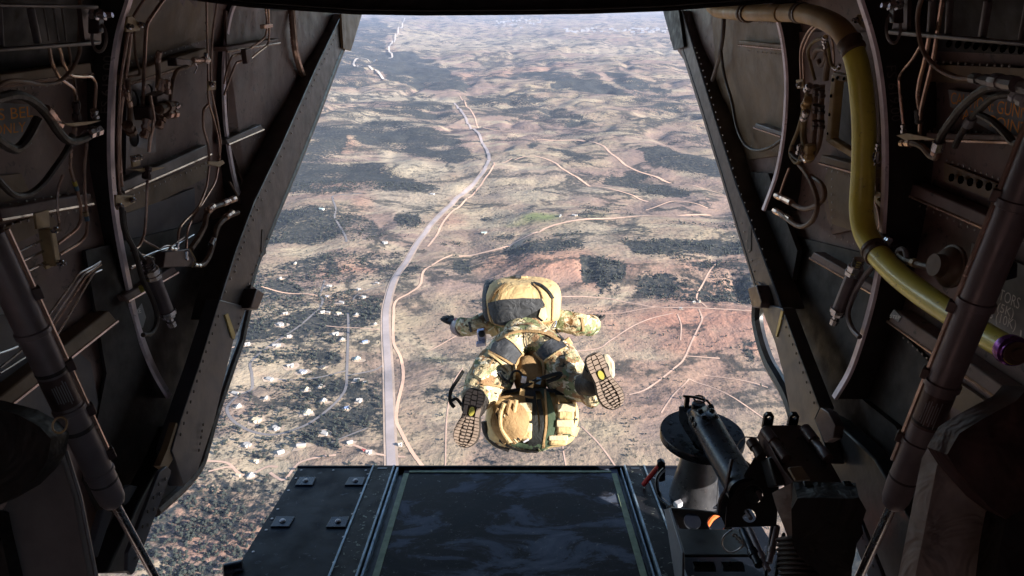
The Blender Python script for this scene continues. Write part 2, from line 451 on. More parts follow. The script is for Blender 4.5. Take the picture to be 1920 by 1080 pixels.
PALE = [([(600,170),(700,165),(800,172),(860,185),(850,200),(760,186),(600,184)],0.9),([(600,215),(700,212),(770,225),(700,232),(600,228)],0.8),
 ([(690,270),(740,285),(790,300),(860,310),(800,335),(760,325),(720,300)],0.9),([(690,365),(800,350),(900,330),(780,420),(740,400),(690,385)],0.7),
 ([(740,60),(1290,90),(1290,105),(1000,95),(760,100),(745,90)],0.6),([(850,310),(960,290),(1100,330),(1150,370),(1000,380),(880,370)],0.4),
 ([(880,395),(960,390),(980,400),(900,410)],0.4),([(1040,450),(1130,430),(1150,480),(1060,500)],0.5),([(560,480),(620,475),(610,500),(560,495)],0.8)]
GREEN = [(ell(1015,420,42,9),0.9),(ell(985,426,40,7),0.5),(ell(1110,420,30,6),0.4),(ell(820,670,20,4),0.5)]
def field(px, py, lst, soft=10):
    out = np.zeros(px.shape)
    for poly, s in lst:
        P = np.array(poly); x0, y0 = P.min(0)-40; x1, y1 = P.max(0)+40
        m = (px > x0) & (px < x1) & (py > y0) & (py < y1)
        if not m.any(): continue
        sf = soft if py[m].mean() > 250 else soft*0.5
        d = pdist(px[m], py[m], poly)
        out[m] = np.maximum(out[m], s*np.clip(d/sf+0.5, 0, 1))
    return out

def build_ground():
    rows = list(np.arange(-7.5, 24, 1.5)) + list(np.arange(24, 240, 2.0)) + list(np.arange(240, 1110, 4.0)) + [1130,1160,1200,1260,1350,1480,1700]
    cols = [-6000,-3000,-1500,-800,-400,-100,100,180] + list(np.arange(230, 1640, 4.0)) + [1700,1800,2000,2400,3200,4800,8000]
    PXg, PYg = np.meshgrid(np.array(cols), np.array(rows))
    GX, GY = px_to_ground(PXg, PYg)
    # behind and beneath the aircraft the same sheet goes on
    last = GX[-1]; extra = []
    for yy, sc in ((-400,1.1),(-2000,1.6),(-8000,4),(-40000,12)):
        extra.append((last*sc, np.full_like(last, yy)))
    GX = np.vstack([GX]+[e[0][None] for e in extra]); GY = np.vstack([GY]+[e[1][None] for e in extra])
    PXg = np.vstack([PXg, np.repeat(PXg[-1:], 4, 0)]); PYg = np.vstack([PYg, np.full((4, PYg.shape[1]), 1700.0)])
    # wobble the map so that field outlines are ragged
    wx = vnoise(GX, GY, 260, 21, 3); wy = vnoise(GX, GY, 260, 22, 3)
    amp = np.clip((PYg-20)/240, 0.15, 1)
    wx2 = vnoise(GX, GY, 70, 23, 3); wy2 = vnoise(GX, GY, 70, 24, 3)
    wx3 = vnoise(GX, GY, 1100, 25, 2); wy3 = vnoise(GX, GY, 1100, 26, 2)
    far_ = np.clip((380-PYg)/200, 0, 1)
    qx = PXg + wx*20*amp + wx2*9*amp + wx3*26*far_; qy = PYg + wy*10*amp + wy2*5*amp + wy3*9*far_
    fo = field(qx, qy, FOREST, 10); re = field(qx, qy, RED, 26); pa = field(qx, qy, PALE, 12); gr = field(qx, qy, GREEN, 10)
    side_ = np.clip((430-PXg)/120, 0, 1)+np.clip((PXg-1500)/90, 0, 1)
    fo = np.maximum(fo, np.clip(side_, 0, 1)*np.clip(vnoise(GX, GY, 800, 41, 3)*4+0.3, 0, 0.85))
    GZ = -H + relief(GX, GY)
    nr, nc = GX.shape
    me = bpy.data.meshes.new('ground')
    co = np.stack([GX, GY, GZ], -1).reshape(-1, 3)
    idx = np.arange(nr*nc).reshape(nr, nc)
    q = np.stack([idx[:-1,:-1], idx[1:,:-1], idx[1:,1:], idx[:-1,1:]], -1).reshape(-1, 4)
    me.vertices.add(len(co)); me.vertices.foreach_set('co', co.ravel())
    me.loops.add(q.size); me.loops.foreach_set('vertex_index', q.ravel())
    me.polygons.add(len(q)); me.polygons.foreach_set('loop_start', np.arange(0, q.size, 4)); me.polygons.foreach_set('loop_total', np.full(len(q), 4))
    me.update(); me.validate(); me.shade_smooth()
    for nm, a in (('forest', fo), ('red_soil', re), ('pale_grass', pa), ('green_field', gr)):
        at = me.attributes.new(nm, 'FLOAT', 'POINT'); at.data.foreach_set('value', a.ravel().astype(np.float32))
    o = bpy.data.objects.new('ground', me); C.objects.link(o); tag(o, kind='structure')
    me.materials.append(ground_material())
    return o
def ground_material():
    m, nt, b = principled('ground_soil')
    L = nt.links.new
    def attr(n):
        a = nt.nodes.new('ShaderNodeAttribute'); a.attribute_name = n; return a.outputs['Fac']
    def math_(op, a, b_=None, clamp=False):
        n = nt.nodes.new('ShaderNodeMath'); n.operation = op; n.use_clamp = clamp
        for i, v in enumerate((a, b_)):
            if v is None: continue
            if isinstance(v, (int, float)): n.inputs[i].default_value = v
            else: L(v, n.inputs[i])
        return n.outputs[0]
    def smooth(v, lo, hi):
        n = nt.nodes.new('ShaderNodeMapRange'); n.interpolation_type = 'SMOOTHSTEP'
        n.inputs['From Min'].default_value = lo; n.inputs['From Max'].default_value = hi; L(v, n.inputs['Value']); return n.outputs[0]
    def mix(f, a, c):
        n = nt.nodes.new('ShaderNodeMixRGB')
        if isinstance(f, float): n.inputs[0].default_value = f
        else: L(f, n.inputs[0])
        for i, v in ((1, a), (2, c)):
            if isinstance(v, tuple): n.inputs[i].default_value = (*v, 1)
            else: L(v, n.inputs[i])
        return n.outputs[0]
    big = noise_node(nt, 1/900, 8, 0.62, 0.6, 'Object', (1, 1.5, 0)).outputs['Fac']
    mid = noise_node(nt, 1/150, 8, 0.6, 0.3, 'Object', (1, 1, 0)).outputs['Fac']
    fine = noise_node(nt, 1/11, 7, 0.65, 0.2, 'Object', (1, 1, 0)).outputs['Fac']
    dots = noise_node(nt, 1/8.5, 2, 0.5, 0.0, 'Object', (1, 1, 0)).outputs['Fac']
    soil = mix(smooth(mid, 0.35, 0.65), (0.275, 0.195, 0.145), (0.41, 0.32, 0.21))
    soil = mix(smooth(big, 0.40, 0.58), (0.295, 0.205, 0.165), soil)
    streak = noise_node(nt, 1/420, 9, 0.68, 1.2, 'Object', (0.8, 1.6, 0)).outputs['Fac']
    soil = mix(math_('MULTIPLY', smooth(streak, 0.50, 0.62), 0.75), soil, (0.48, 0.39, 0.265))
    patch = noise_node(nt, 1/45, 6, 0.6, 0.5, 'Object', (1, 1, 0)).outputs['Fac']
    soil = mix(math_('MULTIPLY', smooth(patch, 0.52, 0.66), 0.45), soil, (0.36, 0.24, 0.17))
    soil = mix(math_('MULTIPLY', attr('pale_grass'), 0.85), soil, (0.46, 0.385, 0.275))
    redm = math_('MULTIPLY', attr('red_soil'), smooth(math_('ADD', mid, math_('MULTIPLY', fine, 0.4)), 0.42, 0.75))
    soil = mix(redm, soil, (0.44, 0.225, 0.155))
    soil = mix(attr('green_field'), soil, (0.17, 0.21, 0.075))
    soil = mix(smooth(fine, 0.35, 0.75), mix(0.25, soil, (0.09, 0.075, 0.065)), soil)
    # scrub: pieces smaller than the crowns that are built as trees
    f = attr('forest')
    nz = math_('ADD', math_('ADD', math_('MULTIPLY', mid, 0.9), math_('MULTIPLY', fine, 0.7)), math_('MULTIPLY', streak, 0.7))
    fb = math_('ADD', math_('MULTIPLY', f, 0.45), math_('MULTIPLY', smooth(big, 0.44, 0.60), 0.13))
    thr = math_('SUBTRACT', nz, fb)
    scrub = smooth(thr, 0.93, 0.78)
    soil = mix(scrub, soil, mix(smooth(fine, 0.35, 0.65), (0.016, 0.022, 0.028), (0.09, 0.083, 0.068)))
    sc2 = math_('MULTIPLY', smooth(dots, 0.60, 0.68), smooth(big, 0.36, 0.54))
    soil = mix(math_('MULTIPLY', sc2, 0.8), soil, (0.05, 0.055, 0.04))
    # dry drainage lines filled with brush
    def drain(sc, seed, lo, hi, amt, src):
        tc = nt.nodes.new('ShaderNodeTexCoord'); mp = nt.nodes.new('ShaderNodeMapping'); mp.inputs['Location'].default_value = (seed, seed, 0); mp.inputs['Scale'].default_value = (1, 1.3, 0)
        n = nt.nodes.new('ShaderNodeTexNoise'); n.inputs['Scale'].default_value = sc; n.inputs['Detail'].default_value = 7; n.inputs['Roughness'].default_value = 0.58; n.inputs['Distortion'].default_value = 0.5
        L(tc.outputs['Object'], mp.inputs[0]); L(mp.outputs[0], n.inputs['Vector'])
        a = math_('ABSOLUTE', math_('SUBTRACT', n.outputs['Fac'], 0.5))
        k = smooth(math_('ADD', a, math_('MULTIPLY', math_('SUBTRACT', fine, 0.5), 0.06)), hi, lo)
        return mix(math_('MULTIPLY', k, amt), src, (0.035, 0.038, 0.036))
    farm = smooth(mid, 0.36, 0.52)
    soil = drain(1/520, 900.0, 0.004, 0.030, math_('MULTIPLY', farm, 0.85), soil)
    soil = drain(1/1900, 5200.0, 0.003, 0.022, 0.8, soil)
    soil = drain(1/160, 300.0, 0.002, 0.022, math_('MULTIPLY', smooth(big, 0.42, 0.56), 0.5), soil)
    brush = noise_node(nt, 1/5.0, 4, 0.6, 0.0, 'Object', (1, 1, 0)).outputs['Fac']
    bm_ = math_('MULTIPLY', smooth(math_('ADD', brush, math_('MULTIPLY', math_('SUBTRACT', patch, 0.5), 0.5)), 0.535, 0.60), smooth(math_('ADD', f, math_('MULTIPLY', math_('SUBTRACT', mid, 0.5), 0.9)), 0.16, 0.50))
    soil = mix(math_('MULTIPLY', bm_, 0.85), soil, (0.022, 0.027, 0.026))
    L(soil, b.inputs['Base Color'])
    b.inputs['Roughness'].default_value = 0.95; b.inputs['Specular IOR Level'].default_value = 0.1
    bp = nt.nodes.new('ShaderNodeBump'); bp.inputs['Strength'].default_value = 0.7; bp.inputs['Distance'].default_value = 30
    L(mid, bp.inputs['Height'])
    bp2 = nt.nodes.new('ShaderNodeBump'); bp2.inputs['Strength'].default_value = 0.5; bp2.inputs['Distance'].default_value = 2.5
    L(fine, bp2.inputs['Height']); L(bp.outputs[0], bp2.inputs['Normal'])
    L(bp2.outputs[0], b.inputs['Normal'])
    return m
build_ground()

M['asphalt'] = paint('pale_asphalt', (0.36, 0.30, 0.285), 0.9, var=0.2, scale=0.02, bump=0)
M['dirt_track'] = paint('faint_track', (0.56, 0.37, 0.27), 0.95, var=0.25, scale=0.03, bump=0)
M['dirt_road'] = paint('orange_dirt', (0.66, 0.42, 0.29), 0.95, var=0.15, scale=0.02, bump=0)
M['pale_dirt'] = paint('pale_dirt', (0.50, 0.43, 0.37), 0.95, var=0.1, scale=0.02, bump=0)
M['street'] = paint('grey_street', (0.19, 0.17, 0.165), 0.9, var=0.15, scale=0.02, bump=0)
def road(name, pts, width, mat, lift=1.0):
    P = np.array(pts, float)
    # resample in map space
    gx, gy = px_to_ground(P[:,0], P[:,1])
    path = catmull([Vector((a, b, 0)) for a, b in zip(gx, gy)], 14)
    vs = []; n = len(path)
    for i in range(n):
        t = (path[min(i+1,n-1)]-path[max(i-1,0)]).normalized(); s = Vector((-t.y, t.x, 0))
        w = width*(1+(0.0 if width > 11 else 0.07)*math.sin(i*1.7))/2
        d = path[i].length
        for k in (-1, -0.33, 0.33, 1):
            q = path[i]+s*(w*k); z = float(relief(q.x, q.y))
            vs.append((q.x, q.y, -H+z+lift*(0.3+d/3400)))
    fs = [(i*4+k, i*4+k+1, i*4+k+5, i*4+k+4) for i in range(n-1) for k in range(3)]
    return MB().add(vs, fs).build(name, mat, kind='structure')
road('highway', [(738,960),(735,900),(731,800),(728,700),(723,600),(728,560),(742,520),(765,482),(800,432),(850,378),(890,340),(910,320),(917,300),(912,275),(898,252),(880,228),(862,205),(852,190)], 12.5, M['asphalt'], 1.6)
M['verge'] = paint('road_verge', (0.42,0.31,0.235), .95, var=.25, scale=.03, bump=0)
road('road_verge', [(738,960),(735,900),(731,800),(728,700),(723,600),(728,560),(742,520),(765,482),(800,432),(850,378),(890,340),(910,320)], 20, M['verge'], 0.8)
for p, w in (([(812,900),(775,850),(752,808),(743,785),(746,755),(756,710),(752,670),(738,640),(738,590),(742,565),(768,550),(788,535),(795,510),(820,490),(848,478)], 5.5),
             ([(802,462),(812,450),(830,420),(838,408),(850,395),(878,368),(925,318),(927,312),(960,300)], 6),
             ([(862,178),(885,210),(905,235),(960,250)], 7)):
    road('dirt_road', p, w, M['dirt_road'])
for p, w in (([(860,480),(930,476),(975,462),(1010,450),(1025,440),(1060,433),(1130,428),(1210,420),(1290,412),(1340,411)], 9),
             ([(965,302),(1000,298),(1035,308),(1060,323),(1120,350),(1175,368),(1215,383)], 8),
             ([(1000,258),(1080,262),(1125,275),(1150,295),(1190,318),(1240,332),(1300,348),(1358,364)], 9),
             ([(1210,402),(1240,392),(1262,385),(1290,388),(1325,398)], 6)):
    road('dirt_road', p, w, M['dirt_road'])
for p, w in (([(1040,555),(1130,557),(1190,568),(1230,577),(1330,582),(1425,588)], 4.5),
             ([(1125,592),(1180,583),(1230,577)], 3.5), ([(1310,583),(1316,600),(1312,612),(1298,640),(1285,668),(1270,685),(1215,722),(1180,735)], 4),
             ([(1270,592),(1277,612),(1276,640)], 3), ([(1060,662),(1120,655),(1145,640),(1185,615),(1220,600),(1262,590)], 3.5),
             ([(1285,667),(1350,670)], 3), ([(1293,705),(1340,725),(1390,755),(1440,790)], 3), ([(1293,705),(1265,735),(1240,775)], 3),
             ([(1320,697),(1400,712),(1440,725)], 3), ([(1090,800),(1120,830),(1150,870),(1160,890)], 3), ([(1340,520),(1322,540),(1306,560),(1325,580)], 4),
             ([(1380,560),(1400,580)], 3), ([(1060,790),(1055,830),(1062,880)], 2.5), ([(835,880),(838,780),(850,720),(868,690)], 2.5), ([(800,655),(830,640),(860,625)], 3)):
    road('dirt_track', p, w*0.85, M['dirt_track'], 0.8)
for p in ([(760,42),(752,60),(742,75),(732,88),(730,98),(736,108),(728,109)], [(716,113),(700,120),(680,121),(664,127),(672,134),(695,140),(712,150),(725,156)]):
    road('pale_valley_road', p, 19, M['pale_dirt'], 5)
for p, w in (([(652,585),(653,610),(652,650),(650,700),(648,725),(640,742),(620,762),(590,785),(560,800),(515,808),(470,800),(440,785),(427,770),(426,755),(445,735),(470,722),(472,700),(470,680),(490,660),(530,630),(560,610),(590,585),(602,572),(604,555),(598,548),(604,535),(608,520)], 6),
             ([(652,700),(700,690),(722,678)], 4), ([(490,535),(520,542),(545,545),(575,545),(598,548)], 6), ([(650,455),(648,445),(638,425),(628,410),(630,395),(625,380),(630,372),(680,366)], 7),
             ([(660,560),(668,548),(690,540),(722,534)], 4), ([(520,705),(560,705),(610,700),(652,692)], 4), ([(604,835),(640,820),(690,800)], 3.5)):
    road('village_street', p, w*0.78, M['street'] if w != 6 or p[0][0] > 500 else M['dirt_road'], 0.8)
for p, w in (([(385,858),(425,862),(448,882),(470,880),(500,868),(520,870)], 5), ([(450,885),(430,870),(390,880)], 4), ([(505,880),(520,892),(535,895),(560,866),(600,856),(630,852)], 5),
             ([(656,830),(680,840),(705,850),(728,853),(760,856)], 5), ([(604,608),(640,612),(712,616)], 3), ([(400,660),(440,650)], 4)):
    road('dirt_track', p, w*0.85, M['dirt_track'], 0.8)

# ---- trees ----
M['tree'] = paint('juniper_foliage', (0.024, 0.030, 0.023), 0.9, var=0.45, scale=0.4, bump=0)
M['trunk'] = paint('bark', (0.10, 0.07, 0.05), 0.9, scale=1, bump=0)
def crown_mesh(seed):
    rs = random.Random(seed)
    vs = []; fs = []
    for b_ in range(3):
        c = Vector((rs.uniform(-.28,.28), rs.uniform(-.28,.28), 0.5+0.2*b_)); r = rs.uniform(0.28, 0.42)
        base = len(vs)
        for k, (zz, rr) in enumerate(((-0.9,0.4),(-0.1,1.0),(0.7,0.65))):
            for j in range(5):
                a = 2*math.pi*(j+0.5*k)/5+b_
                q = rs.uniform(0.75, 1.3)
                vs.append(c+Vector((math.cos(a)*r*rr*q, math.sin(a)*r*rr*q, zz*r)))
        vs.append(c+Vector((0,0,r*1.15)))
        for k in range(2):
            for j in range(5):
                fs.append((base+k*5+j, base+k*5+(j+1)%5, base+(k+1)*5+(j+1)%5, base+(k+1)*5+j))
        for j in range(5): fs.append((base+10+j, base+10+(j+1)%5, base+15))
    return np.array([v[:] for v in vs]), fs
CR = [crown_mesh(s) for s in range(4)]
def scatter():
    pts = []
    N = 190000
    px = np.random.uniform(250, 1480, N)
    # near ground gets its trees one by one, farther ground fewer per picture area
    py = 1100 - (1100-345)*np.random.uniform(0, 1, N)**0.9
    gx, gy = px_to_ground(px, py)
    wx = vnoise(gx, gy, 260, 21, 3); wy = vnoise(gx, gy, 260, 22, 3)
    f = field(px+wx*14, py+wy*9, FOREST, 12)
    cl = vnoise(gx, gy, 60, 31, 3)
    pr = np.clip(f*1.0*np.clip(0.55+cl*1.3, 0.05, 1.2), 0, 1)
    sparse = (np.clip(vnoise(gx, gy, 140, 33, 3)-0.15, 0, 1)*0.10 + 0.004)
    pr = np.maximum(pr*0.20, sparse*0.36)
    pr = pr*np.clip(400/(py-200), 0.6, 2.2)
    keep = np.random.uniform(0, 1, N) < pr
    return px[keep], py[keep], gx[keep], gy[keep], f[keep]
def near_road(gx, gy, lines, w):
    bad = np.zeros(gx.shape, bool)
    for P in lines:
        P = np.array(P, float); ax, ay = px_to_ground(P[:,0], P[:,1])
        for i in range(len(ax)-1):
            ex, ey = ax[i+1]-ax[i], ay[i+1]-ay[i]
            t = np.clip(((gx-ax[i])*ex+(gy-ay[i])*ey)/(ex*ex+ey*ey), 0, 1)
            bad |= np.hypot(gx-ax[i]-t*ex, gy-ay[i]-t*ey) < w
    return bad
tpx, tpy, tgx, tgy, tf = scatter()
MAINL = [[(735,900),(731,800),(728,700),(723,600),(728,560),(742,520),(765,482),(800,432),(850,378),(905,322)]]
LANES = [[(652,585),(653,610),(652,650),(650,700),(648,725),(620,762),(560,800),(515,808),(470,800),(427,770)],[(752,808),(743,785),(756,710),(752,670),(738,640),(738,590),(742,565),(788,535)]]
ok = ~near_road(tgx, tgy, MAINL, 14) & ~near_road(tgx, tgy, LANES, 6)
tpx, tpy, tgx, tgy, tf = [a[ok] for a in (tpx, tpy, tgx, tgy, tf)]
tz = relief(tgx, tgy)
tsz = np.random.uniform(0.55, 1.25, len(tgx))*np.where(tf > 0.3, 5.0, 3.8)
def in_opening(px, py):
    lo = np.interp(py, [30,560,760,880,960,1080], [680,495,415,365,300,270]); hi = np.interp(py, [30,560,780], [1245,1415,1490])
    ramp = (py > 875) & (px > 560-(py-877)*0.64)
    diver = (px > 845) & (px < 1175) & (py > 520) & (py < 845)
    return (px > lo) & (px < hi) & ~ramp & ~diver & (py < 1078)
vis = in_opening(tpx, tpy) & ~((tpy > 740) & (tpx > 1225))
dist = np.sqrt(tgx**2+tgy**2+H*H)
score = np.where(vis, tsz/dist, 0)
order = np.argsort(-score)
single = order[:290]; rest = order[290:]
TG = 'junipers and pines scattered over the land below'
tree_meshes = []
for k in range(4):
    v, f = CR[k]
    me = bpy.data.meshes.new('crown'); me.from_pydata([tuple(p) for p in v], [], f); me.materials.append(M['tree']); tree_meshes.append(me)
tkm = MB().tube([(0,0,-0.1),(0.02,0,0.2),(0,0.02,0.45)], [0.06,0.05,0.03], 5)
tme = bpy.data.meshes.new('trunk'); tme.from_pydata(tkm.v, [], tkm.f); tme.materials.append(M['trunk'])
def zone(px, py):
    if px < 730:
        if py > 870: return 'dark scrubby juniper on the red hillside at the lower left beside the ramp'
        if py > 760: return 'dark juniper among the village houses nearest the ramp, left of the highway'
        if py > 640: return 'dark juniper in the woods around the middle village houses left of the highway'
        return 'dark pine in the woods left of the highway bend'
    if py < 590 and px > 1050: return 'dark pine on the wooded bluff beyond the skydiver'
    if px < 850: return 'small dark bush on the open plain just right of the highway'
    return 'small dark bush alone on the bare red and tan plain right of the skydiver'
HO = [(672,538,'white',13,'small {} roofed house by the lane nearest the top of the village'),(707,530,'white',14,'{} roofed house closest to the highway bend'),
(641,564,'white',20,'long {} roofed house above the start of the straight village street'),(612,550,'grey',15,'{} roofed house beside the lane junction near the dark wood'),
(605,585,'white',15,'{} roofed house, left of a close pair beside the curving lane'),(616,586,'white',12,'{} roofed house, right of a close pair beside the curving lane'),
(635,587,'tan',15,'{} roofed house just left of the top end of the straight street'),(668,590,'white',15,'{} roofed house just right of the top end of the straight street'),
(527,608,'white',22,'long {} roofed house beside the diagonal lane near the sill beam'),(535,587,'white',16,'{} roofed house in trees above the diagonal lane'),
(542,630,'white',13,'small {} roofed house right of the diagonal lane'),(519,648,'white',24,'large {} roofed house below the diagonal lane'),
(629,626,'white',20,'large {} roofed house left of the straight street, upper of two'),(641,638,'white',14,'{} roofed house touching the straight street, lower of two'),
(684,641,'blue',16,'{} roofed house in a red dirt yard between street and highway'),(669,673,'green',19,'{} roofed house in the open field between street and highway'),
(505,706,'white',18,'{} roofed house left of the village in a bare yard'),(544,683,'white',20,'{} roofed house in a clearing above the crossing lanes'),
(568,692,'grey',20,'{} roofed house with two wings beside the cross lane'),(606,686,'dark',13,'{} roofed house inside a round driveway'),
(669,709,'white',16,'{} roofed house right of the street below the open field'),(684,716,'white',9,'tiny {} roofed shed near the highway below the open field'),
(574,727,'tan',15,'{} roofed house alone in the woods above the curved road'),(440,731,'white',20,'{} roofed house at the left edge close to the sill beam'),
(682,554,'white',14,'{} roofed house between the lane and the highway near the top'),(525,520,'white',15,'{} roofed house in the wood above the red dirt lane'),
(617,532,'white',18,'{} roofed house under the small dark wood'),(703,608,'white',12,'small {} roofed house on the dirt drive near the highway'),
(464,646,'white',16,'{} roofed house in a pale yard beside the sill beam'),(463,826,'white',18,'{} roofed house alone below the curved road'),
(526,844,'white',16,'{} roofed house above the forked dirt track'),(565,835,'white',22,'long {} roofed house left of the dark wood near the ramp'),
(468,886,'white',15,'{} roofed house on the dirt track nearest the ramp'),(446,887,'tan',10,'small {} roofed shed on the dirt track'),
(518,797,'white',18,'{} roofed house just inside the curved road loop'),(481,782,'tan',22,'{} roofed house in the left part of the road loop'),
(576,773,'tan',20,'{} roofed house in the right part of the road loop'),(606,752,'white',16,'{} roofed house in a pale clearing beside the street curve'),
(674,751,'white',15,'{} roofed house in the thick wood near the highway'),(650,765,'blue',12,'small {} roofed house in the wood near the highway'),
(609,812,'white',18,'{} roofed house on the slope below the street curve'),(656,830,'white',14,'{} roofed house at the end of the pale farm drive'),
(692,848,'white',14,'{} roofed house beside a red roof on the farm drive'),(683,846,'red',9,'small {} roofed shed on the farm drive by the highway'),
(750,834,'white',9,'small {} roofed shed right of the highway near the ramp'),(498,743,'white',14,'{} roofed house above the left end of the road loop'),
(446,758,'white',14,'{} roofed house just outside the left end of the road loop'),(1077,423,'white',26,'{} roofed barn at the green farm on the plain'),
(1050,422,'white',18,'{} roofed farmhouse left of the barn at the green farm'),(908,442,'green',26,'{} roofed farmhouse on the plain left of the green farm'),
(722,457,'white',22,'long {} roofed building beside the highway at the wood edge'),(1300,571,'white',10,'{} roofed hut on the red ground, left of two'),
(1311,570,'tan',9,'{} roofed hut on the red ground, right of two'),(1276,583,'white',8,'tiny {} roofed hut beside the red dirt road'),
(604,399,'green',26,'{} roofed lodge in the wooded foothills'),(553,492,'white',16,'{} roofed house in the pale clearing by the sill beam'),
(811,366,'white',24,'{} roofed building on the pale meadow above the highway'),(600,722,'white',13,'{} roofed cottage in woods above the street curve'),
(480,858,'tan',10,'small {} roofed cabin above the dirt track')]
def tree_label(px, py):
    best = min(HO, key=lambda h: (h[0]-px)**2+(h[1]-py)**2); d = math.hypot(best[0]-px, best[1]-py)
    if d < 34:
        dx, dy = px-best[0], py-best[1]
        where = ('left of' if dx < 0 else 'right of') if abs(dx) > abs(dy) else ('beyond' if dy < 0 else 'in front of')
        lb = best[4].format({'green':'pale green'}.get(best[2], best[2]))
        lb = 'dark juniper %s the %s' % (where, lb)
        return ' '.join(lb.split()[:16])
    if px < 730 and py > 860:
        r_ = ['upper edge', 'upper part', 'middle', 'lower part', 'foot'][min(4, int((py-860)/48))]
        c_ = ['nearest the sill beam', 'left of its middle', 'right of its middle', 'nearest the ramp'][int(np.clip((px-np.interp(py,[860,1080],[375,280]))/(np.interp(py,[860,1080],[560,430])-np.interp(py,[860,1080],[375,280]))*4, 0, 3))]
        return 'dark juniper on the scrubby red hillside at lower left, %s, %s' % (r_, c_)
    return zone(px, py)
for n_, i in enumerate(single):
    t = thing('juniper_tree', (tgx[i], tgy[i], -H+tz[i]), tree_label(tpx[i], tpy[i]), 'tree', TG)
    s = float(tsz[i])
    t.scale = (s, s, s*0.85); t.rotation_euler = (0, 0, random.uniform(0, 6.28))
    for nm, me in (('crown', tree_meshes[n_ % 4]), ('trunk', tme)):
        c = bpy.data.objects.new(nm, me); C.objects.link(c); c.parent = t
# the rest of the wood as one mass
av = []; af = []; base = 0
vsizes = [len(CR[k][0]) for k in range(4)]
for k in range(4):
    ids = rest[k::4]; n = len(ids)
    v, f = CR[k]
    a = np.random.uniform(0, 6.28, n); ca, sa = np.cos(a), np.sin(a)
    s = tsz[ids]
    X = (v[None,:,0]*ca[:,None]-v[None,:,1]*sa[:,None])*s[:,None]+tgx[ids][:,None]
    Y = (v[None,:,0]*sa[:,None]+v[None,:,1]*ca[:,None])*s[:,None]+tgy[ids][:,None]
    Z = v[None,:,2]*s[:,None]*0.85-H+tz[ids][:,None]
    av.append(np.stack([X,Y,Z], -1).reshape(-1,3))
    ft = []
    for face in f:
        if len(face) == 4: ft += [(face[0],face[1],face[2]), (face[0],face[2],face[3])]
        else: ft.append(face)
    ft = np.array(ft)
    af.append((ft[None]+(base+np.arange(n)*len(v))[:,None,None]).reshape(-1,3)); base += n*len(v)
av = np.concatenate(av); af = np.concatenate(af)
me = bpy.data.meshes.new('woodland'); me.vertices.add(len(av)); me.vertices.foreach_set('co', av.ravel())
me.loops.add(af.size); me.loops.foreach_set('vertex_index', af.ravel())
me.polygons.add(len(af)); me.polygons.foreach_set('loop_start', np.arange(0, af.size, 3)); me.polygons.foreach_set('loop_total', np.full(len(af), 3))
me.update(); me.materials.append(M['tree'])
o = bpy.data.objects.new('woodland', me); C.objects.link(o); tag(o, 'dark woods and scrub spread over the far plain and hills', 'trees', kind='stuff')
print('TREES', len(tgx), 'tris', len(af))

# ---- houses ----
wallm = [paint('house_wall_white', (0.6,0.57,0.52), 0.9, bump=0, scale=.2), paint('house_wall_tan', (0.45,0.36,0.27), 0.9, bump=0, scale=.2)]
roofs = {'white': paint('white_roof', (0.40,0.375,0.35), 0.7, bump=0, scale=.2, var=.08), 'grey': paint('grey_roof', (0.30,0.30,0.33), 0.8, bump=0, scale=.2),
 'blue': paint('blue_roof', (0.16,0.22,0.38), 0.7, bump=0, scale=.2), 'tan': paint('tan_roof', (0.58,0.49,0.33), 0.8, bump=0, scale=.2),
 'red': paint('red_roof', (0.40,0.09,0.08), 0.8, bump=0, scale=.2), 'green': paint('pale_green_roof', (0.42,0.52,0.47), 0.7, bump=0, scale=.2), 'dark': paint('dark_roof', (0.07,0.07,0.075), 0.8, bump=0, scale=.2)}
for k, (hx, hy, rc, w, lab) in enumerate(HO):
    gx, gy = px_to_ground(hx, hy); gx, gy = float(gx), float(gy); z = -H+float(relief(gx, gy))
    t = thing('house', (gx, gy, z), lab.format({'green':'pale green'}.get(rc, rc)), 'house', 'houses scattered over the land below')
    t.rotation_euler = (0, 0, random.choice((0.1, 1.5, 0.5, -0.4)))
    w = w*0.54; l, d, h = w*0.5, w*random.uniform(0.26, 0.36), 3.4
    MBw = MB().box((-l,-d,-3), (l,d,h))
    wing = random.random() < 0.6
    if wing: MBw.box((-l*0.1, -d*2.0, -3), (l*0.55, -d*0.9, h-0.3))
    def gable(mb, x0, x1, y0, y1, z0, hh, along='x'):
        e = 0.7
        x0 -= e; x1 += e; y0 -= e; y1 += e
        if along == 'x':
            ym = (y0+y1)/2; vs = [(x0,y0,z0),(x1,y0,z0),(x1,y1,z0),(x0,y1,z0),(x0,ym,z0+hh),(x1,ym,z0+hh)]
            fs = [(0,3,2,1),(0,1,5,4),(2,3,4,5),(0,4,3),(1,2,5)]
        else:
            xm = (x0+x1)/2; vs = [(x0,y0,z0),(x1,y0,z0),(x1,y1,z0),(x0,y1,z0),(xm,y0,z0+hh),(xm,y1,z0+hh)]
            fs = [(0,3,2,1),(1,2,5,4),(3,0,4,5),(0,1,4),(2,3,5)]
        mb.add(vs, fs)
    R_ = MB(); gable(R_, -l, l, -d, d, h, 1.7)
    if wing: gable(R_, -l*0.1, l*0.55, -d*2.0, -d*0.5, h-0.3, 1.5, 'y')
    for nm, mb, mt in (('wall', MBw, wallm[k % 2]), ('roof', R_, roofs[rc])):
        me = bpy.data.meshes.new(nm); me.from_pydata(mb.v, [], mb.f); me.materials.append(mt)
        c = bpy.data.objects.new(nm, me); C.objects.link(c); c.parent = t
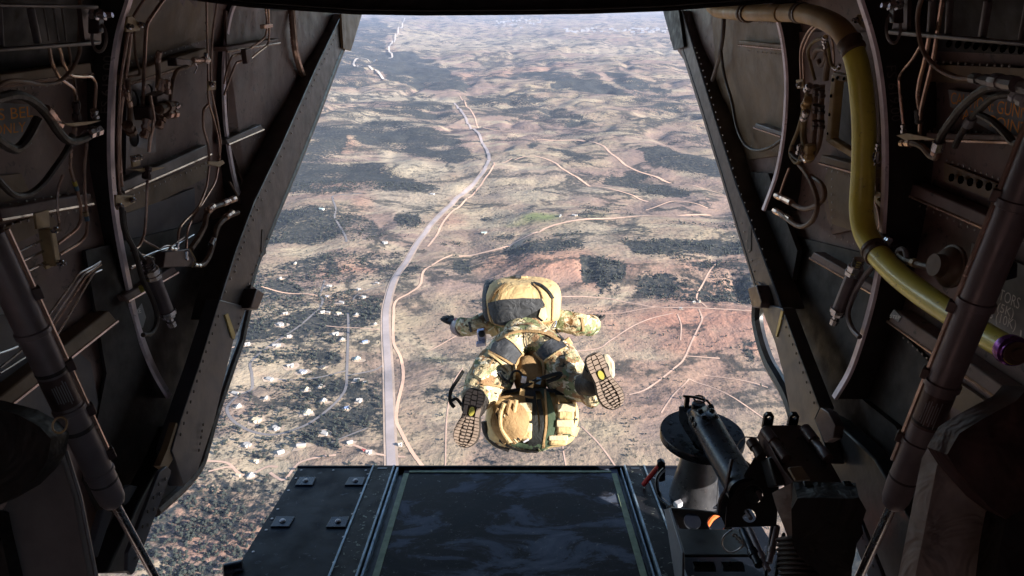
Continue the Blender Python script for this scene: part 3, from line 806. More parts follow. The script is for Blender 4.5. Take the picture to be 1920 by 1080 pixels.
# yards of bare earth round the houses
mb = MB()
for k, (hx, hy, rc, w, lab) in enumerate(HO):
    if hy < 500: continue
    gx, gy = px_to_ground(hx, hy); n = 11
    ring_ = []
    for j in range(n):
        a = 2*math.pi*j/n; r = w*random.uniform(0.4, 0.9)
        x, y = gx+math.cos(a)*r, gy+math.sin(a)*r*0.8
        ring_.append((x, y, -H+float(relief(x, y))+0.55))
    mb.add(ring_, [tuple(range(n))])
mb.build('bare_yards', paint('bare_yard_earth', (0.42,0.32,0.24), 0.95, var=0.25, scale=0.1, bump=0), smooth=False, kind='structure')
# far town
mb = MB(); mb2 = MB()
for k in range(170):
    px = random.choice((random.gauss(1220, 22), random.uniform(1060, 1255), random.uniform(930, 1020), random.uniform(1100,1250)))
    py = random.gauss(60, 2.6) if px > 1040 else random.gauss(42, 4)
    px = min(px, 1262)
    gx, gy = px_to_ground(px, py); gx = float(gx); gy = float(gy); z = -H+float(relief(gx, gy))
    s = random.uniform(10, 40); h = random.uniform(8, 24)
    (mb if random.random() < 0.65 else mb2).box((gx-s, gy-s*0.7, z-10), (gx+s, gy+s*0.7, z+h))
o = mb.build('distant_town', paint('far_roofs', (0.32,0.30,0.30), .8, bump=0, scale=.01), smooth=False, label='far white town buildings near the horizon', cat='town', kind='stuff')
o = mb2.build('distant_town', roofs['grey'], smooth=False, label='far grey town blocks between the white ones near the horizon', cat='town', kind='stuff')

# ---- haze ----
hz = MB().box((-90000, -50000, -H-120), (90000, 90000, 12)).build('haze', M['dark'], smooth=False, kind='stuff', label='thin blue haze over the distant plain')
hm = bpy.data.materials.new('haze_air'); hm.use_nodes = True
nt = hm.node_tree; nt.nodes.clear()
ov = nt.nodes.new('ShaderNodeOutputMaterial'); pv = nt.nodes.new('ShaderNodeVolumePrincipled')
pv.inputs['Color'].default_value = (0.60, 0.72, 1.0, 1); pv.inputs['Density'].default_value = 2.3e-5; pv.inputs['Anisotropy'].default_value = 0.0
nt.links.new(pv.outputs[0], ov.inputs['Volume'])
hz.data.materials.clear(); hz.data.materials.append(hm)

# ---------------- the cabin shell ----------------
SILL_L = [on_x(675,25,-1.05), on_x(525,300,-1.05), on_x(440,480,-1.05), on_x(330,800,-1.05), on_x(240,1080,-1.05)]
sy = sorted([(p.y, p.z) for p in SILL_L]); SY = [p[0] for p in sy]; SZ = [p[1] for p in sy]
def sill_z(y): return float(np.interp(y, SY, SZ))
Y_AFT = 5.0
for side, nm in ((-1, 'port'), (1, 'starboard')):
    # skin grid
    # the forward crew door on the starboard side stands open
    ys = list(np.linspace(-2.2 if side < 0 else -1.35, 1.2, 8)) + list(np.linspace(1.4, Y_AFT+0.05, 14))
    zs = np.linspace(0, 1, 15)
    def lo(y): return -1.95 if y < 1.25 else sill_z(y)-(0.06 if side < 0 else 0.17)
    def grid(off, zlo_extra=0.0):
        vs = []
        for y in ys:
            a = lo(y)-zlo_extra
            top = 0.55 if y < 2.3 else max(0.06, 0.55-(y-2.3)*2.0)
            for q in zs:
                z = a+(top-a)*q
                vs.append((side*(half_width(y, z)+off), y, z))
        return vs
    n, m = len(ys), len(zs)
    vi = grid(0.0); vo = grid(0.07)
    fs = [(i*m+j, i*m+j+1, (i+1)*m+j+1, (i+1)*m+j) for i in range(n-1) for j in range(m-1)]
    N0 = len(vi)
    fo_ = [tuple(k+N0 for k in reversed(f)) for f in fs]
    rim = []
    for i in range(n-1):
        rim += [(i*m, (i+1)*m, (i+1)*m+N0, i*m+N0), (i*m+m-1, i*m+m-1+N0, (i+1)*m+m-1+N0, (i+1)*m+m-1)]
    for j in range(m-1):
        rim += [((n-1)*m+j, (n-1)*m+j+1, (n-1)*m+j+1+N0, (n-1)*m+j+N0)]
    MB().add(vi+vo, fs+fo_+rim).build('cabin_wall', M['skin'], kind='structure', angle=60)
# roof
prof = [(half_width(0, z), z) for z in (0.55,)]
MB().box((-0.62, -2.2, 0.55), (0.62, 2.2, 0.62)).build('cabin_ceiling', M['dark'], kind='structure')
mb = MB()
vs = []
for y, z in ((2.15, 0.06), (3.5, 0.06), (5.2, 0.04)):
    w = half_width(y, 0.05)+0.07
    for x in np.linspace(-w, w, 9): vs.append((x, y, z))
n = 9
fs = [(i*n+j, i*n+j+1, (i+1)*n+j+1, (i+1)*n+j) for i in range(2) for j in range(n-1)]
vs += [(a, b, c+0.06) for a, b, c in vs]
fs += [tuple(27+k for k in reversed(f)) for f in fs]
mb.add(vs, fs).build('tail_ceiling', M['dark'], kind='structure')
# transverse beam across the top of the opening, sagging in the middle
top_px = [(330,-12),(380,0),(480,13),(600,21),(675,26),(800,28),(960,27),(1100,25),(1240,20),(1340,12),(1440,5),(1500,-1),(1560,-14)]
YB = 2.15
und = [on_y(a, b, YB) for a, b in top_px]
poly = und + [Vector((1.05, YB, 0.56)), Vector((-1.05, YB, 0.56))]
hb = thing('overhead_beam', (0, YB, 0), 'dark curved beam across the top of the open ramp bay', 'beam')
MB().prism(poly, (0, -0.05, 0)).build('beam_web', M['dark'], hb)
lip = [p+Vector((0,-0.056,0.004)) for p in und]
vs = []
for p in und:
    vs += [p+Vector((0,-0.075,0.0)), p+Vector((0,0.02,0.0)), p+Vector((0,0.02,0.008)), p+Vector((0,-0.075,0.008))]
fs = []
for i in range(len(und)-1):
    for k in range(4): fs.append((i*4+k, i*4+(k+1)%4, (i+1)*4+(k+1)%4, (i+1)*4+k))
MB().add(vs, fs+[(0,1,2,3)]).build('beam_flange', M['dark'], hb)
mb = MB(); mb.tube([on_y(a, b-9, YB-0.08) for a, b in top_px], 0.004, 5); mb.build('beam_edge_seal', M['dark'], hb)
# cabin floor forward of the ramp
MB().box((-1.22, -2.2, -1.74), (1.22, 1.02, -1.69)).build('cabin_floor', M['dark'], kind='structure')

MB().box((-1.3, -2.26, -1.95), (1.3, -2.2, 0.6)).build('forward_bulkhead', M['skin'], kind='structure')
# ribs: web in a plane across the cabin, bright flange along the inner edge
def rib(side, inner_px, y, label, web_mat='dark', deep=0.10, lowdeep=None):
    pts = catmull([on_y(a, b, y) for a, b in inner_px], 6)
    t = thing('frame_rib', (side*1.15, y, pts[0].z), label, 'frame rib', 'ribs of the cabin side walls')
    vs = []; n = len(pts)
    for i, p in enumerate(pts):
        w = side*(half_width(y, p.z)+0.02)
        if abs(w) < abs(p.x)+0.02: w = p.x+side*0.02
        for dy in (0.0, 0.02):
            vs += [(p.x, y+dy, p.z), (w, y+dy, p.z)]
    fs = []
    for i in range(n-1):
        a, b = i*4, (i+1)*4
        fs += [(a, a+1, b+1, b), (a+2, b+2, b+3, a+3), (a, b, b+2, a+2), (a+1, a+3, b+3, b+1)]
    fix_normals(MB().add(vs, fs).build('web', M[web_mat], t))
    vs = []
    for p in pts:
        x0 = p.x-side*0.003
        vs += [(x0, y-0.002, p.z), (x0, y+0.02, p.z), (x0+side*0.008, y+0.02, p.z), (x0+side*0.008, y-0.006, p.z)]
    fs = [(i*4+k, i*4+(k+1)%4, (i+1)*4+(k+1)%4, (i+1)*4+k) for i in range(n-1) for k in range(4)]
    fix_normals(MB().add(vs, fs).build('flange', M['edge'], t))
    return t, pts
RL1 = [(246,-30),(240,0),(222,60),(211,130),(207,200),(206,300),(212,380),(224,460),(238,530),(252,600),(272,660),(292,705),(316,746)]
RL2 = [(452,-5),(436,15),(426,55),(420,110),(419,170),(422,230),(430,290),(440,340),(452,375),(470,405)]
RL3 = [(546,10),(549,50),(553,90),(560,120),(572,152)]
RR1 = [(1606,-30),(1615,0),(1634,60),(1648,120),(1657,190),(1661,260),(1661,340),(1657,420),(1650,500),(1636,570),(1616,640),(1594,700),(1566,748)]
RR2 = [(1432,-10),(1448,10),(1462,50),(1471,100),(1475,150),(1474,200),(1469,260),(1458,320),(1447,355),(1432,395)]
t1, p1 = rib(-1, RL1, 1.93, 'nearest port rib with a bright curved edge, left side of the cabin')
rib(-1, RL2, 2.72, 'second port rib, between the tube bundle and the riveted sill beam')
t2, p2 = rib(1, RR1, 1.93, 'nearest starboard rib with a bright curved edge behind the yellow duct')
rib(1, RR2, 2.72, 'second starboard rib, left of the bundle of olive cables')
# small curved conduits on the farthest bay
def tag_t(o, label, cat, group=None): return tag(o, label, cat, group)
MB().tube(catmull([WL(a, b, 0.03) for a, b in RL3]), 0.017, 8).build('conduit', M['tube'], label='fat bare conduit curving down the farthest port bay', cat='conduit')

# panels of different paint on the skin; low dark ones carry shade as colour
def panel(side, px, off, thick, mat, name, parent=None, bevel=0.0, **k):
    P = [wall(side, a, b, off) for a, b in px]
    return fix_normals(MB().prism(P, (side*thick, 0, 0)).build(name, M[mat], parent, bevel=bevel, **k))
def beam(side, a, b, w, mat, name, parent=None, off=0.05, thick=0.04, lip=None, **k):
    (x0,y0),(x1,y1) = a, b
    d = math.hypot(x1-x0, y1-y0); nx, ny = -(y1-y0)/d*w/2, (x1-x0)/d*w/2
    P = [(x0+nx,y0+ny),(x1+nx,y1+ny),(x1-nx,y1-ny),(x0-nx,y0-ny)]
    Q = [wall(side, p[0], p[1], off) for p in P]
    mb = MB().prism(Q, (side*thick, 0, 0))
    return fix_normals(mb.build(name, M[mat], parent, bevel=0.004, **k))
def slab(side, px, mat, name='wall_panel', off=0.012, thick=0.01): return panel(side, px, off, thick, mat, name, kind='structure')
# left
slab(-1, [(238,95),(398,60),(398,330),(235,380)], 'skin', off=0.010)
slab(-1, [(240,0),(400,0),(400,110),(235,150)], 'skin_brown')
slab(-1, [(228,362),(300,338),(392,300),(392,330),(300,378),(228,402)], 'skin_brown', off=0.02)
slab(-1, [(232,402),(300,378),(365,352),(366,400),(345,430),(300,458),(238,478)], 'skin_blue', off=0.016)
slab(-1, [(424,20),(560,20),(560,150),(520,330),(470,380),(428,260)], 'skin', off=0.010)
slab(-1, [(0,0),(200,0),(200,120),(0,150)], 'dark')
slab(-1, [(0,330),(40,325),(60,370),(0,380)], 'skin_brown')
slab(-1, [(-60,595),(60,585),(170,680),(190,780),(120,800),(-60,760)], 'skin_blue')
slab(-1, [(0,430),(90,395),(110,420),(0,470)], 'skin_brown')
slab(-1, [(160,470),(470,395),(450,470),(340,790),(230,1060),(160,900),(200,700)], 'dark', off=0.018)  # low port bays, here and next: shade put into a darker panel colour
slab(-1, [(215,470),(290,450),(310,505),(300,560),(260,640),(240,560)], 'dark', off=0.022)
# right
slab(1, [(1335,30),(1462,20),(1474,160),(1466,290),(1400,300),(1345,200)], 'skin_brown')
slab(1, [(1480,60),(1640,60),(1650,250),(1640,420),(1560,440),(1530,330),(1480,280)], 'skin', off=0.010)
slab(1, [(1540,300),(1640,330),(1650,450),(1560,420)], 'skin_brown', off=0.018)
slab(1, [(1670,0),(1960,0),(1960,105),(1670,92)], 'dark')
slab(1, [(1690,118),(1960,130),(1960,165),(1690,150)], 'skin_brown', off=0.016)
slab(1, [(1740,240),(1960,230),(1960,400),(1870,350),(1760,300)], 'skin', off=0.010)
slab(1, [(1770,305),(1885,350),(1885,385),(1770,340)], 'skin_brown', off=0.022)
slab(1, [(1440,430),(1640,480),(1660,600),(1590,745),(1540,770),(1440,520)], 'dark', off=0.016)  # low starboard bays, here and next: shade held in the panel colour
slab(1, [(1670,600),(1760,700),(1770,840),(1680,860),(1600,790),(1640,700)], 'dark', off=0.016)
slab(1, [(1780,705),(1960,830),(1960,860),(1780,760)], 'skin_brown', off=0.018)

# stringers
SG = 'stringers along the cabin walls'
def stringer(side, a, b, w, mat, label, off=0.055, thick=0.05, holes=0):
    t = thing('stringer', wall(side, *a, 0.03), label, 'stringer', SG)
    beam(side, a, b, w, mat, 'channel', t, off, thick)
    (x0,y0),(x1,y1) = a, b
    d = math.hypot(x1-x0, y1-y0); nx, ny = -(y1-y0)/d, (x1-x0)/d
    # turned lip along the lower edge
    P = [wall(side, x0+nx*w/2, y0+ny*w/2, off), wall(side, x1+nx*w/2, y1+ny*w/2, off)]
    MB().tube(P, 0.005, 6).build('lip', M['tube'], t)
    return t
stringer(-1, (228,150), (392,100), 22, 'skin_brown', 'brown stringer behind the upper valves in the port middle bay')
stringer(-1, (228,352), (392,280), 20, 'rail', 'grey stringer crossing the port middle bay below the valves')
stringer(-1, (424,92), (524,76), 9, 'skin', 'short stringer in the farthest port bay near the clamp')
stringer(-1, (426,266), (492,238), 11, 'rail', 'lower stringer of the farthest port bay')
stringer(-1, (0,150), (172,128), 22, 'skin_brown', 'brown stringer behind the looping tan cable on the port side')
stringer(-1, (0,402), (172,372), 22, 'skin', 'stringer with a rounded end beside the brass clamp')
stringer(-1, (-40,792), (212,592), 26, 'skin_brown', 'long diagonal stringer crossing behind the port strut')
stringer(-1, (236,560), (330,505), 14, 'skin', 'short stringer under the port shock cylinder')
stringer(1, (1385,80), (1468,88), 9, 'skin_brown', 'short upper stringer in the farthest starboard bay')
stringer(1, (1415,235), (1466,252), 9, 'rail', 'short lower stringer in the farthest starboard bay')
stringer(1, (1538,298), (1640,326), 16, 'skin_brown', 'stringer under the framed window behind the yellow duct')
stringer(1, (1700,352), (1880,430), 24, 'skin', 'deep stringer ending in a point above the starboard strut')
stringer(1, (1672,592), (1930,775), 26, 'skin', 'long diagonal stringer crossing behind the starboard strut')
stringer(1, (1522,478), (1640,545), 14, 'skin', 'stringer beside the starboard shock cylinder')
stringer(1, (1736,255), (1960,262), 14, 'skin', 'stringer below the orange caution placard')
mb = MB()
for k in range(6):
    p = WR(1785+k*17.5, 333+k*4.2, 0.034); mb.cyl(p, p+Vector((-0.003,0,0)), 0.011, seg=8)
mb.build('drain_holes', M['hole'], kind='structure')
mb = MB()
for k in range(9):
    p = WR(1780+k*17, 82+k*1.5, 0.02); mb.cyl(p, p+Vector((-0.003,0,0)), 0.009, seg=8)
mb.build('drain_holes', M['hole'], kind='structure')

# ---------------- sill beams beside the opening ----------------
def sill(side, outer, inner, label, x=1.05):
    O = [on_x(a, b, side*x) for a, b in outer]; I = [on_x(a, b, side*x) for a, b in inner]
    t = thing('sill_beam', O[-1], label, 'sill beam', 'riveted beams down both sides of the opening')
    poly = I + list(reversed(O))
    fix_normals(MB().prism(poly, (side*0.09, 0, 0)).build('face', M['sill'], t, bevel=0.004))
    return t, O, I
outL = [(677,26),(640,112),(598,225),(560,320),(520,415),(487,498),(468,560)]
inL = [(640,26),(590,130),(527,272),(475,380),(441,470),(414,555),(404,600)]
tL, OL, IL = sill(-1, outL, inL, 'dark riveted port beam slanting down the left edge of the opening')
outR = [(1243,20),(1276,95),(1313,210),(1350,330),(1380,430),(1408,520),(1422,568)]
inR = [(1280,20),(1307,110),(1345,235),(1382,350),(1420,450),(1455,545),(1467,580)]
tR, OR_, IR = sill(1, outR, inR, 'brown riveted starboard beam slanting down the right edge of the opening')
def rivets(side, px, x, t, n, mat='rivet', r=0.0055, name='rivet'):
    path = [on_x(a, b, side*x) for a, b in px]
    L_ = [0]
    for a, b in zip(path, path[1:]): L_.append(L_[-1]+(b-a).length)
    mb = MB()
    for k in range(n):
        s = L_[-1]*(k+0.5)/n
        j = max(i for i in range(len(L_)) if L_[i] <= s); j = min(j, len(path)-2)
        p = path[j].lerp(path[j+1], (s-L_[j])/(L_[j+1]-L_[j]))
        mb.lathe(p, (-side,0,0), [(0,r),(r*0.4,r*0.8),(r*0.6,r*0.2)], 6)
    return mb.build(name, M[mat], t, kind='stuff')
rivets(-1, [(632,62),(590,150),(528,292),(472,420),(418,560)], 1.048, tL, 34)
rivets(-1, [(652,70),(600,185),(560,280)], 1.048, tL, 14, r=0.004)
rivets(-1, [(500,330),(466,420),(438,520)], 1.048, tL, 10)
rivets(-1, [(505,440),(480,500),(455,560)], 1.048, tL, 7)
rivets(1, [(1287,50),(1312,110),(1350,235),(1386,352),(1425,452),(1455,540)], 1.048, tR, 34)
rivets(1, [(1268,60),(1300,150)], 1.048, tR, 8, r=0.004)
rivets(1, [(1388,410),(1405,470),(1425,560)], 1.048, tR, 8)
# raised edge along the inner side
for side, IN, t in ((-1, inL, tL), (1, inR, tR)):
    MB().tube([on_x(a, b, side*1.044) for a, b in IN], 0.006, 6).build('edge_bead', M['sill_grey' if side < 0 else 'sill_grey'], t)
    # gutter seal along the outer edge
OUTS = [(a-8, b-2) for a, b in outL]
MB().tube([on_x(a, b, -1.06) for a, b in OUTS], 0.016, 6).build('edge_seal', M['black'], tL)
MB().tube([on_x(a+8, b-2, 1.06) for a, b in outR], 0.014, 6).build('edge_seal', M['black'], tR)
# slots
for side, q, t in ((-1, [(492,430),(497,432),(499,475),(494,480),(490,470)], tL), (1, [(1404,424),(1408,422),(1408,470),(1403,474),(1400,460)], tR)):
    fix_normals(MB().prism([on_x(a, b, side*1.047) for a, b in q], (side*0.003, 0, 0)).build('slot', M['black'], t))
# tabs at the very top
tabL = [(652,95),(648,60),(662,26),(690,26),(668,70),(658,96)]
fix_normals(MB().prism([on_x(a, b, -1.03) for a, b in [(640,26),(679,26),(658,95),(644,90)]], (-0.015, 0, 0)).build('top_tab', M['skin_brown'], tL))
fix_normals(MB().prism([on_x(a, b, 1.03) for a, b in [(1243,20),(1272,18),(1282,88),(1263,94)]], (0.015, 0, 0)).build('top_tab', M['dark'], tR))

# lower port plates
lo1 = thing('sill_plate', on_x(400,700,-1.03), 'large grey riveted plate below the port beam with a gold strip at its top', 'plate', 'grey plates low on both sides of the opening')
fix_normals(MB().prism([on_x(a, b, -1.035) for a, b in [(412,562),(463,575),(450,612),(438,640),(402,790),(372,880),(345,912),(322,845),(338,790),(372,690)]], (-0.05,0,0)).build('plate', M['sill_grey'], lo1, bevel=0.003))
rivets(-1, [(412,585),(386,660),(360,745),(335,825)], 1.03, lo1, 13, 'rivet_dark', 0.006)
rivets(-1, [(452,590),(443,625)], 1.03, lo1, 3, 'rivet_dark', 0.006)
rivets(-1, [(382,790),(372,850)], 1.03, lo1, 5, 'rivet_dark', 0.006)
fix_normals(MB().prism([on_x(a, b, -1.03) for a, b in [(422,590),(428,588),(442,628),(440,636),(436,634)]], (-0.006,0,0)).build('gold_strip', M['gold'], lo1))
lo2 = thing('bottom_plate', on_x(340,880,-1.08), 'dark curved end plate of the port sill sweeping down to the lower left', 'plate')
fix_normals(MB().prism([on_x(a, b, -1.09) for a, b in [(330,800),(402,760),(395,800),(380,850),(372,880),(340,918),(292,958),(262,1030),(240,1075),(200,1075),(262,940),(300,870)]], (-0.06,0,0)).build('plate', M['black'], lo2, bevel=0.006))
MB().tube(catmull([on_x(a, b, -1.085) for a, b in [(470,560),(456,620),(452,640),(440,672),(420,730),(400,790),(386,840),(374,875),(345,912),(292,960)]], 4), 0.016, 8).build('rim_seal', M['hose'], lo2)
fix_normals(MB().prism([on_x(a, b, -1.04) for a, b in [(330,792),(344,806),(334,845),(312,882),(300,874),(314,842)]], (-0.02,0,0)).build('brown_strip', M['skin_brown'], lo2))
bs = thing('bolted_strap', on_x(280,970,-1.0), 'narrow grey strap with two rows of bolts at the lower left', 'strap plate')
fix_normals(MB().prism([on_x(a, b, -1.02) for a, b in [(313,874),(321,882),(320,890),(252,1074),(247,1078),(240,1070),(241,1036),(300,884)]], (-0.012,0,0)).build('strap', M['sill_grey'], bs, bevel=0.002))
rivets(-1, [(315,885),(290,950),(268,1010),(248,1062)], 1.016, bs, 6, 'rivet_dark', 0.006, 'bolt')
rivets(-1, [(303,895),(276,962),(252,1030)], 1.016, bs, 5, 'rivet_dark', 0.006, 'bolt')
bx = thing('latch_box', on_x(480,560,-1.02), 'small dark latch box sticking out from the port sill beam', 'latch box', 'latch boxes on the sill beams')
fix_normals(MB().prism([on_x(a, b, -1.0) for a, b in [(482,540),(497,550),(484,582),(470,578)]], (-0.06,0,0)).build('box', M['gunbrown'], bx, bevel=0.006))
fix_normals(MB().prism([on_x(a, b, -1.035) for a, b in [(472,534),(480,540),(468,578),(462,570),(466,550)]], (-0.012,0,0)).build('bracket', M['sill'], bx, bevel=0.002))
rivets(-1, [(472,545),(467,572)], 1.03, bx, 2, 'rivet', 0.006, 'bolt')
# starboard
lo3 = thing('sill_plate', on_x(1480,680,1.03), 'pale grey riveted plate below the starboard beam, widening to its foot', 'plate', 'grey plates low on both sides of the opening')
fix_normals(MB().prism([on_x(a, b, 1.035) for a, b in [(1422,566),(1467,578),(1500,668),(1537,765),(1528,785),(1545,830),(1555,870),(1500,850),(1482,780),(1468,700),(1452,640)]], (0.05,0,0)).build('plate', M['sill_grey'], lo3, bevel=0.003))
rivets(1, [(1465,590),(1490,655),(1512,715),(1530,765)], 1.03, lo3, 10, 'rivet_dark', 0.006)
fix_normals(MB().prism([on_x(a, b, 1.03) for a, b in [(1464,582),(1468,584),(1462,612),(1456,632),(1454,628)]], (0.006,0,0)).build('gold_strip', M['gold'], lo3))
fix_normals(MB().prism([on_x(a, b, 1.0) for a, b in [(1538,764),(1552,772),(1566,798),(1562,822),(1546,830),(1528,786)]], (0.03,0,0)).build('gusset', M['gunbrown'], lo3, bevel=0.003))
bx = thing('latch_box', on_x(1415,560,1.02), 'small dark latch box sticking out from the starboard sill beam', 'latch box', 'latch boxes on the sill beams')
fix_normals(MB().prism([on_x(a, b, 1.0) for a, b in [(1401,540),(1418,534),(1428,566),(1425,578),(1409,576)]], (0.06,0,0)).build('box', M['gunbrown'], bx, bevel=0.006))
fix_normals(MB().prism([on_x(a, b, 1.035) for a, b in [(1420,528),(1428,536),(1433,560),(1428,572)]], (0.012,0,0)).build('bracket', M['sill'], bx, bevel=0.002))
MB().tube(catmull([on_x(a, b, 1.07) for a, b in [(1421,570),(1420,600),(1428,640),(1442,680),(1462,715),(1480,750),(1492,790)]], 5), [0.03]*0 or 0.026, 8).build('rubber_seal', M['black'], label='thick black rubber seal curving along the outside of the starboard plate', cat='seal')

lo4 = thing('bottom_plate', on_x(1600,900,1.08), 'dark end plate of the starboard sill behind the gun mount', 'plate')
fix_normals(MB().prism([on_x(a, b, 1.09) for a, b in [(1500,800),(1540,775),(1566,790),(1640,860),(1710,980),(1760,1090),(1655,1090),(1645,1060),(1603,968),(1585,930),(1540,890)]], (0.06,0,0)).build('plate', M['black'], lo4, bevel=0.006))
bs2 = thing('bolted_strap', on_x(1620,1020,1.0), 'narrow grey strap with bolts beside the gap at the lower right', 'strap plate')
fix_normals(MB().prism([on_x(a, b, 1.02) for a, b in [(1603,968),(1612,975),(1650,1070),(1660,1100),(1635,1100),(1618,1060),(1595,1000)]], (0.012,0,0)).build('strap', M['sill_grey'], bs2, bevel=0.002))
rivets(1, [(1608,985),(1626,1030),(1640,1070)], 1.016, bs2, 5, 'rivet_dark', 0.006, 'bolt')

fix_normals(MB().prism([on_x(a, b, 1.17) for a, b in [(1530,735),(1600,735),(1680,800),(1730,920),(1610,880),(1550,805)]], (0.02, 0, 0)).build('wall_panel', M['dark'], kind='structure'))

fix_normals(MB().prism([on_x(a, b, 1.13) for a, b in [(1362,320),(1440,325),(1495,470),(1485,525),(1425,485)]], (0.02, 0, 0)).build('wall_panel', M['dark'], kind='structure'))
def wall_rivets(side, a, b, n, off=0.024, r=0.0042):
    mb = MB()
    for k in range(n):
        f = (k+.5)/n
        p = wall(side, a[0]+(b[0]-a[0])*f, a[1]+(b[1]-a[1])*f, off)
        mb.lathe(p, (-side,0,0), [(0,r),(r*.4,r*.8),(r*.6,r*.2)], 6)
    mb.build('wall_rivets', M['rivet'], kind='stuff', label='row of small rivets across the cabin wall')
for side, a, b, n in ((-1,(232,172),(392,122),16),(-1,(232,160),(392,110),16),(-1,(240,330),(390,262),14),(-1,(236,372),(392,305),16),(-1,(385,20),(385,330),20),(-1,(428,110),(500,94),8),(-1,(430,282),(490,256),7),
    (-1,(0,172),(160,150),12),(-1,(0,424),(150,394),10),(-1,(10,385),(150,360),9),(-1,(540,20),(552,150),9),(-1,(60,700),(190,610),9),(-1,(240,120),(390,75),12),(-1,(240,250),(385,200),12),
    (1,(1400,95),(1466,102),8),(1,(1395,270),(1462,285),7),(1,(1490,60),(1490,280),14),(1,(1545,315),(1640,345),9),(1,(1680,112),(1900,124),16),(1,(1700,245),(1900,250),16),(1,(1770,298),(1900,345),12),(1,(1706,378),(1860,445),12),
    (1,(1690,630),(1760,690),8),(1,(1550,440),(1640,470),8),(1,(1400,40),(1460,44),7),(1,(1560,300),(1560,430),9),(1,(1850,705),(1915,750),6)):
    wall_rivets(side, a, b, n)

# ---------------- pipes, hoses and fittings on the walls ----------------
def tubing(side, px, rpx, mat, name, label, cat, off=0.09, group=None, smooth='f', parent=None, seg=8):
    f = WL if side < 0 else WR
    P = []
    for q in px:
        P.append(f(q[0], q[1], q[2] if len(q) > 2 else off))
    r = rpx/FPX*sum(p.y*math.cos(PITCH)-p.z*math.sin(PITCH) for p in P)/len(P)
    path = fillet(P, 0.3, 3) if smooth == 'f' else catmull(P, 6)
    mb = MB().tube(path, r, seg)
    if parent: return mb.build(name, M[mat], parent)
    return mb.build(name, M[mat], label=label, cat=cat, group=group)
def fitting(side, a, b, rpx, mat, name, parent, off=0.09, prof=None, seg=8):
    """collars and nuts along a short run a->b"""
    f = WL if side < 0 else WR
    A, B = f(a[0], a[1], off), f(b[0], b[1], off)
    L_ = (B-A).length; r = rpx/FPX*A.length
    prof = prof or [(0, .7), (0.08, 1), (0.35, 1), (0.36, .75), (0.6, .75), (0.61, 1.05), (0.92, 1.05), (1, .7)]
    return MB().lathe(A, B-A, [(d*L_, q*r) for d, q in prof], seg).build(name, M[mat], parent, angle=30)
TG1 = 'thin metal tubes on the port wall'
